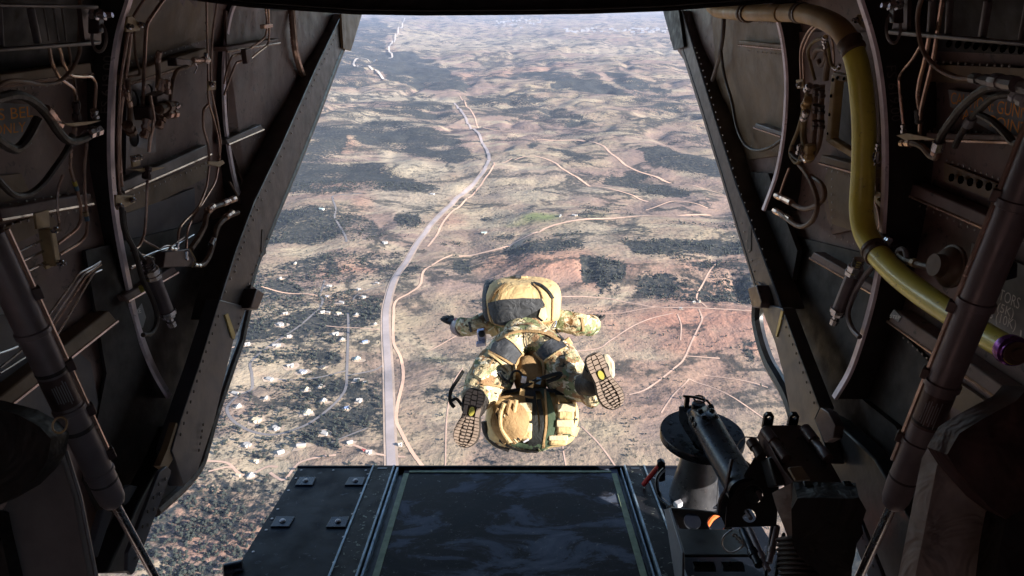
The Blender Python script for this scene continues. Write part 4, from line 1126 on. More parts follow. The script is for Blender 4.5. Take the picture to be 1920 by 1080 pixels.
lab = [
 ([(276,-10),(250,30),(241,60),(226,150),(221,245),(222,330),(228,400)], 2.6, 'tube', 'thin tube hugging the bright port rib from the top down to the tan bracket'),
 ([(313,-10),(276,42),(273,60),(268,190),(270,232)], 3.4, 'tube', 'thicker tube bending inward at the top of the middle port bay'),
 ([(246,62),(240,120),(226,215),(224,280),(229,350)], 3.0, 'tube', 'second tube from the port rib, in front of the perforated plate'),
 ([(278,318),(276,345),(274,400),(271,440),(262,462),(248,470)], 2.6, 'tube', 'tube dropping from the bulkhead fitting to the floor of the middle port bay'),
 ([(252,60),(254,105),(262,132),(262,141),(240,145)], 2.4, 'hose_tan', 'short dark tube elbow behind the upper tan bracket'),
 ([(387,-6),(388,60),(390,130),(390,190),(403,230),(411,268),(412,300)], 2.0, 'tube', 'left tube of the pair running down beside the second port rib'),
 ([(408,0),(400,50),(396,100),(395,165),(406,215),(415,270),(410,304)], 2.0, 'tube', 'right tube of the pair running down beside the second port rib'),
 ([(390,196),(381,205),(381,240),(391,272),(392,305)], 2.4, 'tube', 'bowed tube joining the port pair above the lower tan clamp'),
 ([(392,312),(388,350),(372,390),(336,425),(333,460)], 2.2, 'tube', 'left tube below the clamp, bending down to the junction plate'),
 ([(409,314),(404,342),(380,380),(352,424),(349,470)], 2.2, 'tube', 'right tube below the clamp, bending down to the junction plate'),
 ([(345,445),(310,470),(270,492),(246,500)], 2.2, 'tube', 'tube running left from the junction plate along the bay floor'),
 ([(363,440),(325,462),(295,470),(262,484),(248,478)], 2.2, 'steel', 'bright tube crossing the floor of the middle port bay'),
 ([(330,466),(311,459),(270,488),(244,505)], 2.2, 'tube', 'kinked tube ending beside the junction plate'),
 ([(268,450),(300,468),(306,475)], 2.4, 'tube', 'short brace tube crossing the bay floor tubes'),
 ([(246,470),(266,478),(300,488)], 2.4, 'tube', 'low tube between the port rib and the shock cylinder'),
 ([(420,158),(424,135),(434,106),(444,102),(462,98),(472,88),(498,70),(501,50),(498,16)], 1.9, 'tube', 'upper tube of the pair stepping up through the farthest port bay'),
 ([(420,178),(430,150),(442,118),(452,114),(470,111),(482,100),(503,84),(505,60),(503,16)], 1.9, 'tube', 'lower tube of the pair stepping up through the farthest port bay'),
 ([(82,16),(92,76)], 1.8, 'rail', 'first thin vertical tube in the overhead rack, port side'),
 ([(100,16),(110,76)], 1.8, 'rail', 'second thin vertical tube in the overhead rack, port side'),
 ([(116,16),(124,76)], 1.8, 'rail', 'third thin vertical tube in the overhead rack, port side'),
 ([(92,88),(97,118),(112,148),(138,165),(143,182),(142,230)], 3.4, 'tube', 'tube from the overhead rack down to the port flange fitting'),
 ([(111,88),(120,122),(132,142),(152,144),(172,143),(181,158),(177,208)], 3.0, 'tube', 'tube curving out to the right beneath the overhead rack'),
 ([(128,86),(133,110),(130,132),(140,145),(143,200)], 2.4, 'hose_tan', 'dark tube behind the rack tubes on the port side'),
 ([(118,328),(108,352),(108,400),(112,420),(104,436)], 2.4, 'tube', 'short S-bent tube above the brass clamp'),
 ([(134,280),(131,315),(141,345),(151,380),(152,412),(144,430),(108,457)], 2.8, 'tube', 'colour banded tube bending into the brass clamp, left of two'),
 ([(163,268),(158,310),(159,370),(165,410),(162,440),(150,455),(112,477)], 2.8, 'tube', 'colour banded tube bending into the brass clamp, right of two'),
 ([(88,446),(40,470),(12,481),(4,510)], 2.6, 'steel', 'top of three straight bright tubes left of the brass clamp'),
 ([(92,466),(50,485),(20,502)], 2.6, 'steel', 'middle of three straight bright tubes left of the brass clamp'),
 ([(96,486),(60,504),(28,520)], 2.6, 'steel', 'bottom of three straight bright tubes left of the brass clamp'),
 ([(188,490),(172,500),(148,512),(136,530),(76,612)], 2.0, 'steel', 'first of four parallel tubes fanning down from the port cable hole'),
 ([(188,492),(176,503),(158,513),(146,530),(84,622),(0,690)], 2.0, 'steel', 'second of four parallel tubes fanning down from the port cable hole'),
 ([(190,496),(165,515),(155,530),(96,620),(84,628)], 1.6, 'tube', 'third of four parallel tubes fanning down from the port cable hole'),
 ([(190,506),(176,512),(162,535),(108,628),(88,644),(0,700)], 2.0, 'steel', 'last of four parallel tubes fanning down from the port cable hole'),
 ([(-5,664),(20,655),(32,650)], 3.0, 'steel', 'stub of bright tube at the left edge below the strut'),
 ([(430,340),(448,372),(456,420),(463,432)], 1.8, 'hose_tan', 'thin rod beside the lower end of the second port rib'),
]
for px, r, m, l in lab: tubing(-1, px, r, m, 'tube', l, 'tube', 0.10 if px[0][0] < 200 else 0.085, TG1)
# yellow and blue tape bands
def bands(side, pts, group, labels):
    for (a, b, mat, r), l in zip(pts, labels):
        f = WL if side < 0 else WR
        A, B = f(a[0], a[1], 0.10), f(b[0], b[1], 0.10)
        MB().cyl(A, B, r/FPX*A.length, seg=8).build('tape_band', mat, label=l, cat='tape band', group=group)
M['tape_y'] = paint('yellow_tape', (0.55,0.45,0.08), 0.5); M['tape_b'] = paint('blue_tape', (0.08,0.18,0.30), 0.5); M['tape_w'] = paint('white_tape', (0.5,0.5,0.55), 0.5)
bands(-1, [((139,340),(142,348),M['tape_y'],3.3),((142,349),(145,357),M['tape_b'],3.3),((160,398),(162,405),M['brass'],3.3),((162,406),(164,414),M['tape_b'],3.3),((264,536),(268,546),M['tape_y'],4.2)],
 'identification tape on the port tubes', ['yellow tape on the left banded tube', 'blue tape just under the yellow tape on the left banded tube', 'tan tape on the right banded tube', 'blue tape under the tan tape on the right banded tube', 'yellow tape on the hose beside the port shock cylinder'])

# hoses port
HG = 'hoses on the port wall'
for px, r, m, l, sm in [
 ([(-10,186),(30,178),(62,190),(88,215),(108,245),(128,264),(152,262),(176,248)], 8.5, 'hose', 'fat black hose arching from the left edge to its steel end fitting', 'c'),
 ([(150,-8),(150,40),(149,82),(149,98),(136,128),(112,152),(80,158),(45,152),(15,152),(-10,166)], 3.6, 'hose_tan', 'tan cable looping from the rack to the left edge', 'c'),
 ([(136,252),(126,280),(105,312),(80,345),(55,364),(28,366),(8,350),(-8,332)], 6.0, 'hose', 'black hose sagging in a deep U low on the port wall', 'c'),
 ([(-10,258),(10,272),(30,280),(50,262),(72,222)], 9.0, 'hose', 'black hose rising at the left edge beneath the orange lettering', 'c'),
 ([(442,374),(425,380),(402,388),(388,402),(384,422),(372,446),(358,466)], 5.0, 'hose_tan', 'upper banded hose bending to the junction plate beside the port sill', 'c'),
 ([(446,398),(425,408),(408,425),(400,455),(392,480),(380,496),(364,497)], 5.0, 'hose_tan', 'lower banded hose curling under the junction plate', 'c'),
 ([(228,388),(233,430),(252,470),(268,525),(286,562),(294,590),(292,612),(282,626),(268,628)], 4.6, 'hose', 'hose running down the port rib and hooking under the placard', 'c'),
 ([(232,395),(236,430),(250,462),(272,490)], 4.0, 'hose', 'short dark hose feeding the port shock cylinder', 'c'),
 ([(240,150),(241,180),(244,205),(243,232)], 5.0, 'hose_tan', 'ribbed dark hose beside the perforated plate', 'c'),
 ([(300,95),(296,112),(297,140),(296,165)], 5.0, 'hose_tan', 'stub hose standing on the port valve block', 'c'),
 ([(352,126),(332,130),(324,150),(319,188)], 3.6, 'hose_tan', 'bent tube from the lever down to the port valve block', 'f'),
 ([(281,178),(290,225),(281,262),(279,285)], 3.2, 'tube', 'kinked tube from the valve block to the bulkhead fitting', 'f'),
]: tubing(-1, px, r, m, 'hose', l, 'hose', 0.12, HG, smooth=sm)
# hose end fitting
t = thing('hose_fitting', WL(180,245,.12), 'steel end fitting of the fat black hose, port side', 'fitting')
fitting(-1, (162,252), (186,243), 9, 'steel', 'nut', t, 0.12)
fitting(-1, (84,204), (110,235), 9, 'tube', 'sleeve', t, 0.12, [(0,.9),(0.1,1.05),(0.45,1.05),(0.5,.95),(1,.95)])
# rack overhead, port and starboard
def rack(side, rails, posts, label, cx):
    f = WL if side < 0 else WR
    t = thing('equipment_rack', f(*cx, 0.16), label, 'rack', 'equipment racks high on the cabin walls')
    for a, b, w in rails: beam(side, a, b, w, 'rail', 'rail', t, 0.16, 0.02)
    for a, b, w in posts: beam(side, a, b, w, 'rail', 'post', t, 0.155, 0.015)
    return t
rk = rack(-1, [((-20,9),(186,13),7),((-20,95),(190,80),8)], [((64,14),(78,82),6),((4,14),(8,92),5)], 'grey open rack of rails across the top left corner', (100,50))
panel(-1, [(152,14),(178,14),(190,50),(190,80),(160,82)], 0.15, 0.01, 'gunbrown', 'end_plate', rk)
rk = rack(1, [((1664,60),(1930,84),9),((1690,-8),(1930,-4),6)], [((1742,0),(1738,66),6),((1775,0),(1771,68),5),((1846,0),(1834,72),7),((1922,0),(1908,78),5)], 'grey open rack of rails across the top right corner', (1780,40))
panel(1, [(1680,-5),(1702,-5),(1700,62),(1670,62),(1678,30)], 0.15, 0.01, 'gunbrown', 'end_plate', rk)
for side, c, r, l in ((-1, (186,70), (11,22), 'oval steel ring hanging from the port rack'), (1, (1675,52), (11,24), 'oval steel ring hanging from the starboard rack')):
    f = WL if side < 0 else WR
    p = f(*c, 0.19); t = thing('shackle', p, l, 'ring', 'steel rings at the rack ends')
    s = p.length/FPX
    MB().ring(p, (1,0,0), UPV, 1.0, 2.6*s, 24, 6, r[0]*s, r[1]*s).build('ring', M['ring'], t)
    q = f(c[0]-side*(-2)*0+(-10 if side < 0 else 10), c[1]-28, 0.18)
    mb = MB()
    for dx in (-7, 8):
        a = f(c[0]+dx-8*(1 if side<0 else -1), c[1]-42, 0.17); mb.lathe(a, (-side,0,0), [(0,.012),(.012,.012),(.014,.007),(.03,.006)], 6)
    mb.build('bolts', M['steel'], t, kind='stuff')
    MB().obox(f(c[0]+(-6 if side<0 else 6), c[1]-24, .175), (0.012,0,0), (0,.012,0), UPV*0.02).build('lug', M['gunbrown'], t, bevel=0.003)

# tan brackets with bolts
BG = 'tan sheet brackets holding the tubes'
def bracket(side, px, bolts, label, off=0.11, mat='brass'):
    f = WL if side < 0 else WR
    t = thing('bracket', f(*px[0], off), label, 'bracket', BG)
    panel(side, px, off, 0.006, mat, 'plate', t, bevel=0.0015)
    mb = MB()
    for b in bolts:
        p = f(b[0], b[1], off+0.002); s = p.length/FPX
        mb.lathe(p, (-side, -0.3, 0.1), [(0, 5*s), (0.006, 5*s), (0.008, 3*s), (0.016, 3*s)], 6)
    if bolts: mb.build('bolts', M['steel'], t, kind='stuff')
bracket(-1, [(240,31),(248,30),(266,46),(262,58),(238,60),(236,52)], [(240,50),(262,47)], 'tan bracket at the top of the bright port rib')
bracket(-1, [(217,365),(248,366),(250,382),(222,394),(218,386)], [(222,386),(246,375)], 'tan bracket half way down the bright port rib')
bracket(-1, [(391,152),(405,152),(405,168),(391,170)], [(395,158)], 'small tan clamp on the pair of tubes at the second port rib')
bracket(-1, [(391,302),(408,303),(418,300),(422,306),(412,313),(391,308)], [], 'tan block clamp across the lower pair of port tubes')
bracket(-1, [(247,292),(263,289),(264,310),(250,314)], [(249,298),(254,297),(260,295)], 'small drilled tan plate under the perforated plate')
bracket(-1, [(66,400),(92,393),(94,425),(70,430)], [], 'tan tab above the brass clamp')
bracket(-1, [(84,498),(98,494),(101,500),(88,505)], [], 'little tan tab under the brass clamp')
bracket(1, [(1606,28),(1618,26),(1634,60),(1632,66),(1612,48),(1607,42)], [(1608,38),(1626,38)], 'tan bracket at the top of the starboard rib beside the duct')
bracket(1, [(1492,150),(1505,148),(1508,165),(1494,166)], [(1501,159)], 'small tan clamp left of the olive cable bundle')
bracket(1, [(1634,356),(1658,364),(1656,396),(1636,374)], [(1638,362),(1655,374)], 'tan bracket half way down the starboard rib beside the duct')
# brass clamp with bolts
t = thing('tube_clamp', WL(103,462,.12), 'brass bar clamp with two bolts gripping three tubes', 'clamp')
panel(-1, [(94,430),(104,427),(115,492),(105,500)], 0.125, 0.03, 'brass', 'bar', t, bevel=0.003)
mb = MB()
for q in ((100,431),(111,493)):
    p = WL(q[0], q[1], .128); mb.lathe(p, (1,-.3,.1), [(0,.009),(.008,.009),(.01,.005),(.02,.005)], 6)
mb.build('bolts', M['steel'], t, kind='stuff')
# far bay clamp
t = thing('tube_clamp', WL(470,100,.12), 'dark block clamp holding two tubes in the farthest port bay', 'clamp')
panel(-1, [(460,92),(470,90),(475,116),(464,120)], 0.11, 0.02, 'gunbrown', 'block', t, bevel=0.003)
panel(-1, [(496,46),(512,44),(512,52),(497,54)], 0.11, 0.02, 'tube', 'upper_block', t, bevel=0.003)
# perforated plate and valve block
t = thing('perforated_plate', WL(265,220,.05), 'pale plate with round lightening holes behind the port valves', 'plate')
outer = [WL(a, b, .05) for a, b in [(238,148),(290,152),(293,285),(262,290),(236,318)]]
MB().plate_holes(outer, [(WL(250,187,.05),.030),(WL(251,258,.05),.028),(WL(277,250,.05),.022),(WL(280,170,.05),.02)], (-.006,0,0)).build('plate', M['sill_grey'], t)
v = thing('valve_block', WL(300,200,.1), 'cluster of brown hydraulic valves in the middle port bay', 'valve block')
for px in ([(293,180),(318,170),(322,200),(297,206)], [(280,200),(296,196),(298,222),(283,226)]): panel(-1, px, 0.12, 0.05, 'gunbrown', 'block', v, bevel=0.004)
for a, b, r in (((304,148),(300,172),6),((312,150),(314,176),6),((296,205),(322,198),9),((312,214),(330,212),8),((296,240),(304,218),8),((272,242),(276,222),7),((268,258),(276,236),7),((238,232),(248,250),9),((236,170),(244,200),5),((299,96),(295,118),5)):
    fitting(-1, a, b, r, 'tube' if r != 9 else 'hose_tan', 'fitting', v, 0.13)
fitting(-1, (326,200), (332,196), 6, 'steel', 'cap', v, 0.13)
v = thing('lever_valve', WL(360,118,.12), 'lever valve on a bracket high in the middle port bay', 'valve')
panel(-1, [(330,108),(358,112),(360,122),(332,124)], 0.12, 0.03, 'gunbrown', 'body', v, bevel=0.003)
fitting(-1, (362,112), (392,112), 5, 'tube', 'barrel', v, 0.14)
fitting(-1, (385,100), (389,118), 3.5, 'steel', 'pin', v, 0.14)
tubing(-1, [(366,118),(370,126),(364,138)], 1.2, 'steel', 'lock_wire', None, None, 0.15, parent=v)
v = thing('bulkhead_fitting', WL(277,320,.1), 'nut and flange where a port tube passes through a small shelf', 'fitting')
panel(-1, [(252,318),(280,314),(310,314),(280,323)], 0.12, 0.02, 'brass', 'shelf', v)
fitting(-1, (277,312), (274,336), 7, 'gunbrown', 'nut', v, 0.12)
v = thing('flange_fitting', WL(145,220,.12), 'tall tube fitting standing on a small brown shelf, port side', 'fitting')
panel(-1, [(120,232),(190,226),(168,233),(140,237)], 0.14, 0.01, 'brass', 'shelf', v)
fitting(-1, (143,190), (144,228), 6, 'gunbrown', 'sleeve', v, 0.12); fitting(-1, (176,205), (179,222), 6, 'steel', 'nut', v, 0.12); fitting(-1, (141,238), (138,255), 4, 'tube', 'stub', v, 0.12)
v = thing('junction_plate', WL(340,485,.1), 'brown folded junction plate where the port hoses meet', 'plate')
panel(-1, [(310,472),(355,466),(368,490),(360,500),(306,502)], 0.13, 0.03, 'gunbrown', 'plate', v, bevel=0.003)
MB().tube([WL(a,b,.135) for a,b in [(355,466),(367,488),(360,501)]], .003, 5).build('edge', M['brass'], v)
for a, b in (((333,455),(332,468)),((349,470),(350,488)),((318,466),(330,468)),((364,497),(376,498))): fitting(-1, a, b, 3.5, 'steel', 'nut', v, 0.13)
for k, (a, b) in enumerate((((417,382),(440,372)),((388,396),(400,386)),((422,408),(436,398)),((394,460),(400,448)))):
    fitting(-1, a, b, 5.8, 'tube' if k != 3 else 'steel', 'sleeve', v, 0.12, [(0,.9),(.05,1),(.4,1),(.42,.9),(.58,.9),(.6,1),(.95,1),(1,.9)])
# shock cylinders
def shock(side, a, b, r, label):
    t = thing('shock_cylinder', wall(side, *a, .12), label, 'cylinder', 'small damper cylinders on the ribs')
    def at(f): return (a[0]+(b[0]-a[0])*f, a[1]+(b[1]-a[1])*f)
    fitting(side, at(0.22), at(0.78), r*0.95, 'strut', 'barrel', t, 0.13, [(0,1),(1,1)], 12)
    fitting(side, at(0.10), at(0.24), r*1.1, 'steel', 'end_nut', t, 0.13, [(0,.7),(.1,1),(.6,1),(.65,1.1),(1,1.1)], 8)
    fitting(side, at(0.76), at(0.86), r*1.1, 'steel', 'lower_nut', t, 0.13, [(0,1.1),(.5,1.1),(.6,.9),(1,.8)], 8)
    fitting(side, at(0.86), at(1.0), r*0.45, 'steel', 'rod', t, 0.13, [(0,1),(.4,1),(.45,1.4),(1,1.2)], 8)
    for k in range(3):
        fitting(side, at(0.0+k*0.035), at(0.025+k*0.035), r*0.85, 'steel', 'spring_coil', t, 0.13, [(0,.8),(.5,1),(1,.8)], 8)
shock(-1, (276,490), (324,612), 12, 'steel damper cylinder standing against the bright port rib')
shock(1, (1611,486), (1562,608), 12, 'steel damper cylinder standing against the bright starboard rib')
# placards and lettering
def lettering(side, body, a, b, c, mat, parent, off=0.03, name='lettering'):
    f = WL if side < 0 else WR
    return text_mesh(name, body, f(*a, off), f(*b, off), f(*c, off), M[mat], parent)
def placard(side, px, label, off=0.022):
    t = thing('placard', wall(side, *px[0], off), label, 'placard')
    panel(side, px, off, 0.004, 'placard', 'plate', t)
    return t
t = placard(-1, [(-30,478),(40,470),(60,520),(74,575),(60,588),(-30,590)], 'grey placard with white letters ending in RS, port side')
for s_, a, b, c in (('WN', (8,494),(31,490),(6,482)), ('TY', (20,511),(35,507),(18,498)), ('RS', (36,541),(58,534),(34,528)), ('(K)', (40,564),(58,556),(38,550))): lettering(-1, s_, a, b, c, 'ink_white', t)
t = placard(-1, [(246,566),(262,556),(274,595),(268,615),(252,610)], 'small blue grey placard reading URE behind the port rib', 0.03)
lettering(-1, 'URE', (250,591), (265,586), (248,583), 'ink_white', t, 0.034)
t = placard(-1, [(-30,190),(55,196),(60,270),(-30,280)], 'faded placard with orange letters at the left edge')
lettering(-1, 'S BEL', (-2,226), (62,219), (-4,204), 'ink_orange', t); lettering(-1, 'ONLY', (-14,254), (48,247), (-14,234), 'ink_orange', t)
t = placard(1, [(1778,168),(1930,190),(1930,262),(1868,252),(1782,200)], 'grey placard with orange caution lettering at the upper right')
lettering(1, 'CAUTION: GUNNERS', (1782,194), (1962,232), (1784,172), 'ink_orange', t); lettering(1, 'AT    POINT', (1804,224), (1926,254), (1806,204), 'ink_orange', t)
t = placard(1, [(1822,455),(1960,515),(1960,700),(1815,600),(1808,560)], 'grey placard with white load lettering behind the starboard strut')
for s_, a, b, c in (('ATORS', (1862,556),(1910,580),(1866,536)), ('LB (5K)', (1846,577),(1898,602),(1850,556)), ('1 LB (10K)', (1834,592),(1902,625),(1838,570)), ('T', (1835,470),(1850,478),(1837,456)), ('.1', (1900,632),(1914,640),(1902,612))): lettering(1, s_, a, b, c, 'ink_white', t)
t = placard(1, [(1668,592),(1676,580),(1690,594),(1684,604)], 'tiny dark placard reading STEP at the end of the starboard stringer', 0.09)
lettering(1, 'STEP', (1668,596), (1687,599), (1670,590), 'ink_white', t, 0.1)
# frame station numbers on the rib webs
def web_text(body, side, y, a, b, c, label):
    P = [on_y(q[0], q[1], y-0.003) for q in (a, b, c)]
    text_mesh('station_number', body, *P, M['ink_grey'], label=label, cat='lettering')
web_text('FS 619.00', -1, 1.93, (205,212), (211,104), (188,212), 'faded FS 619.00 stencil on the nearest port rib')
web_text('FS 619.00', 1, 1.93, (1661,124), (1672,228), (1680,122), 'faded FS 619.00 stencil on the nearest starboard rib')

# ---------------- starboard: the duct ----------------
d = thing('air_duct', WR(1620,280,.12), 'long yellow green air duct bending down the starboard wall', 'duct')
DP = [(1470,24,.10),(1500,24,.11),(1535,32,.13),(1572,52,.15),(1596,85,.155),(1608,125,.16),(1616,180,.16),(1620,250,.16),(1618,330,.16),(1615,390,.16),(1622,435,.16),(1642,472,.16),(1680,512,.165),(1730,552,.17),(1790,592,.18),(1850,630,.19),(1905,662,.2)]
pts = [WR(*q) for q in DP]
def rr(i, w): return w/FPX*(pts[i].y*math.cos(PITCH)-pts[i].z*math.sin(PITCH))
def seg_(i0, i1, mat, nm):
    q = catmull(pts[i0:i1+1], 8); n = len(q)
    w = [16,17,18,19,20,20.5,21,21,21,21,21,21.5,22,22.5,23,23.5,24][i0:i1+1]
    rs = [float(np.interp(k*(i1-i0)/(n-1), range(i1-i0+1), w)) for k in range(n)]
    rs = [r_/FPX*(p.y*math.cos(PITCH)-p.z*math.sin(PITCH)) for r_, p in zip(rs, q)]
    MB().tube(q, rs, 24).build(nm, M[mat], d, angle=60)
seg_(0, 4, 'duct_tan', 'elbow'); seg_(4, 11, 'duct', 'straight_run'); seg_(11, 16, 'duct', 'lower_run')  # same duct throughout; the elbow's tan is brown light painted in
for k, (i, mat) in enumerate(((1,'collar'),(4,'collar'),(11,'collar'),(16,'purple'))):
    T = (pts[min(i+1,16)]-pts[i-1]).normalized(); r = rr(i, [17,20,21.5,25][k])
    if i == 16:
        MB().lathe(pts[i]-T*.03, T, [(0,r*.98),(.004,r*1.16),(.012,r*1.2),(.022,r*1.16),(.026,r*1.02),(.030,r*1.02)], 28).build('end_collar', M[mat], d)
        MB().lathe(pts[i], T, [(0.0,r*.9),(.004,r*.9),(.004,r*.5),(.012,r*.5),(.014,r*.3)], 20).build('end_cap', M['collar'], d)
    else:
        MB().lathe(pts[i]-T*.02, T, [(0,r),(.004,r*1.12),(.014,r*1.12),(.018,r*1.03),(.026,r*1.03),(.03,r*1.12),(.04,r*1.12),(.044,r)], 24).build('collar', M[mat], d)
p = WR(1777,583,.175); q = WR(1784,588,.175)
MB().lathe(p, q-p, [(0,rr(14,23.4)),(0.022,rr(14,23.4))], 24).build('label_band', M['placard'], d)
# far duct
d2 = thing('air_duct', WR(1400,22,.1), 'brown-lit air duct section crossing the top of the farthest starboard bay', 'duct')
P2 = [WR(a, b, .10) for a, b in ((1335,12),(1345,20),(1360,22),(1400,24),(1440,24),(1466,25))]
MB().tube(catmull(P2, 4), 13/FPX*3.0, 16).build('pipe', M['duct_tan'], d2)
for i in (3,):
    T = Vector((P2[i+1]-P2[i])).normalized(); r = 13/FPX*3.0
    MB().lathe(P2[i]-T*.03, T, [(0,r),(.004,r*1.25),(.02,r*1.25),(.024,r*1.05),(.04,r*1.05),(.044,r*1.25),(.06,r*1.25),(.064,r)], 18).build('collar', M['collar'], d2)

SGp = 'hoses and cables on the starboard wall'
for px, r, m, l, sm, off in [
 ([(1358,10),(1356,60),(1350,100),(1342,130),(1336,150)], 4.0, 'rail', 'pale conduit at the top of the farthest starboard bay', 'c', .06),
 ([(1352,95),(1358,140),(1372,190),(1382,240),(1398,272),(1420,282),(1445,276),(1466,262)], 3.0, 'hose', 'thin dark cable drooping through the farthest starboard bay', 'c', .06),
 ([(1730,-8),(1722,20),(1721,50),(1728,88),(1742,112),(1764,132),(1795,145),(1825,147)], 4.5, 'hose_tan', 'tan cable swinging from the starboard rack to the big connector', 'c', .2),
 ([(1890,160),(1850,165),(1810,195),(1785,225),(1765,255),(1757,282)], 8.0, 'hose', 'fat dark hose crossing the caution placard down to the left', 'c', .2),
 ([(1900,176),(1865,182),(1838,205),(1815,232),(1800,255),(1790,275)], 6.5, 'hose', 'second dark hose curving across the caution placard', 'c', .18),
 ([(1837,215),(1862,228),(1885,250),(1902,268),(1920,262)], 7.0, 'hose', 'furry brown hose falling from the crossing point to the strut top', 'c', .2),
 ([(1692,268),(1712,268),(1730,276),(1745,292),(1757,294),(1762,272)], 6.0, 'hose_tan', 'short brown hose hooking up under the starboard shelf', 'c', .13),
 ([(1484,278),(1493,300),(1515,330),(1530,365),(1532,392),(1522,415),(1504,425),(1486,418),(1462,398)], 4.6, 'hose_tan', 'outer brown hose looping below the olive cable bundle', 'c', .13),
 ([(1520,330),(1540,345),(1546,365),(1536,382),(1510,392),(1485,382),(1462,368)], 4.6, 'hose_tan', 'inner brown hose looping below the olive cable bundle', 'c', .12),
 ([(1480,315),(1472,335),(1462,365)], 2.4, 'tube', 'short tube left of the starboard hose loops', 'f', .1),
 ([(1650,480),(1636,500),(1616,525),(1598,560),(1590,590),(1598,616),(1612,632)], 5.0, 'strut', 'grey hose hooking below the starboard damper cylinder', 'c', .12),
 ([(1563,170),(1566,160),(1562,72),(1545,58)], 2.0, 'tube', 'thin tube above the framed window', 'f', .08),
 ([(1502,160),(1500,90),(1514,60),(1528,45)], 2.0, 'tube', 'left tube of the pair above the olive cables', 'f', .08),
 ([(1508,160),(1505,95),(1520,62),(1534,48)], 2.0, 'tube', 'right tube of the pair above the olive cables', 'f', .08),
 ([(1640,60),(1648,160),(1656,230),(1654,330),(1654,360)], 2.4, 'tube', 'tube hidden between the duct and the starboard rib', 'f', .1),
 ([(1640,375),(1648,400),(1650,425),(1640,440)], 2.6, 'tube', 'short tube below the lower starboard bracket', 'f', .1),
 ([(1728,82),(1712,110),(1688,138),(1685,150),(1694,235)], 2.8, 'tube', 'bent tube leading down from the starboard rack, nearest the rib', 'f', .12),
 ([(1752,-6),(1744,60),(1735,110),(1724,150),(1720,180),(1724,205)], 4.0, 'tube', 'banded tube leading down from the starboard rack, middle one', 'f', .12),
 ([(1768,-6),(1758,60),(1750,110),(1735,170),(1726,208),(1724,262)], 4.0, 'tube', 'tube leading down from the starboard rack, farthest from the rib', 'f', .12),
]: tubing(1, px, r, m, 'hose' if r > 4.2 else 'tube', l, 'hose' if r > 4.2 else 'tube', off, SGp, smooth=sm)
# big connector
t = thing('cable_connector', WR(1850,150,.2), 'cluster of grey cable connectors at the upper right edge', 'connector')
fitting(1, (1820,146), (1862,152), 8, 'rail', 'sleeve', t, .2); fitting(1, (1858,150), (1905,158), 11, 'strut', 'body', t, .21, [(0,.7),(.1,1),(.4,1),(.42,.85),(.6,.85),(.62,1),(1,1)], 10)
fitting(1, (1898,158), (1935,166), 11, 'placard', 'tail', t, .2, [(0,.9),(1,1)]); fitting(1, (1898,178), (1925,192), 9, 'tape_w' if 'tape_w' in M else 'steel', 'white_tie', t, .2)
fitting(1, (1757,282), (1762,265), 9.5, 'steel', 'end_sleeve', t, .2, [(0,.9),(.05,1),(.95,1),(1,.9)])
fitting(1, (1814,236), (1822,222), 7.5, 'placard', 'tag', t, .18, [(0,1),(1,1)])
fitting(1, (1690,268), (1710,268), 6.5, 'tube', 'lower_sleeve', t, .13); fitting(1, (1752,290), (1760,270), 7, 'tube', 'hook_sleeve', t, .13)
fitting(1, (1694,232), (1694,250), 4.5, 'steel', 'tube_nut', t, .12); fitting(1, (1722,205), (1724,232), 7, 'hose', 'tube_boot', t, .12, [(0,.7),(.1,1),(.3,.85),(.5,1),(.7,.85),(.9,1),(1,.8)])
# shelf
panel(1, [(1680,254),(1700,250),(1760,262),(1696,262)], 0.14, 0.01, 'brass', 'small_shelf', label='thin shelf under the starboard tube fittings', cat='shelf')
# olive cable bundle
t = thing('cable_bundle', WR(1520,180,.13), 'tangled bundle of olive cables and connectors left of the duct', 'cable bundle')
for px, r, m in [
 ([(1528,150),(1520,120),(1515,95),(1526,78),(1545,72),(1552,85),(1556,110),(1562,125),(1574,128)], 3.2, 'olive'),
 ([(1524,108),(1532,94),(1545,92),(1550,100),(1545,118),(1538,122),(1534,112)], 4.5, 'hose_tan'),
 ([(1548,96),(1553,112),(1550,130),(1548,150)], 6, 'hose_tan'),
 ([(1516,165),(1512,180),(1508,200),(1503,220),(1496,245),(1484,275),(1482,290),(1492,305),(1500,300),(1502,280)], 3.6, 'olive'),
 ([(1520,180),(1514,205),(1508,225),(1506,250),(1510,275),(1520,290),(1516,302)], 6.5, 'olive'),
 ([(1530,160),(1528,190),(1526,220),(1526,250),(1522,290)], 6, 'hose_tan'),
 ([(1542,160),(1540,200),(1540,240),(1534,275),(1520,300)], 5, 'hose_tan'),
 ([(1486,270),(1482,285),(1498,300),(1514,296)], 3.2, 'hose'),
 ([(1500,270),(1503,290),(1512,302),(1519,290)], 4.0, 'tube'),
 ([(1560,124),(1568,130),(1575,122)], 3, 'steel')]:
    tubing(1, px, r, m, 'cable', None, None, .14, smooth='c', parent=t)
for a, b, r, m in (((1512,170),(1519,160),6,'steel'),((1508,200),(1516,186),7,'duct_tan'),((1506,225),(1513,208),6,'steel'),((1530,165),(1531,180),6,'gunbrown'),((1540,168),(1541,184),6,'gunbrown'),((1530,195),(1530,212),6,'gunbrown'),((1540,198),(1540,214),6,'gunbrown'),((1529,225),(1529,242),6,'gunbrown'),((1540,226),(1540,242),6,'gunbrown'),((1545,80),(1549,92),4,'steel'),((1548,68),(1546,78),5,'steel'),((1516,300),(1520,270),9,'duct_tan'),((1500,272),(1497,290),5,'steel')):
    fitting(1, a, b, r, m, 'connector', t, .16)
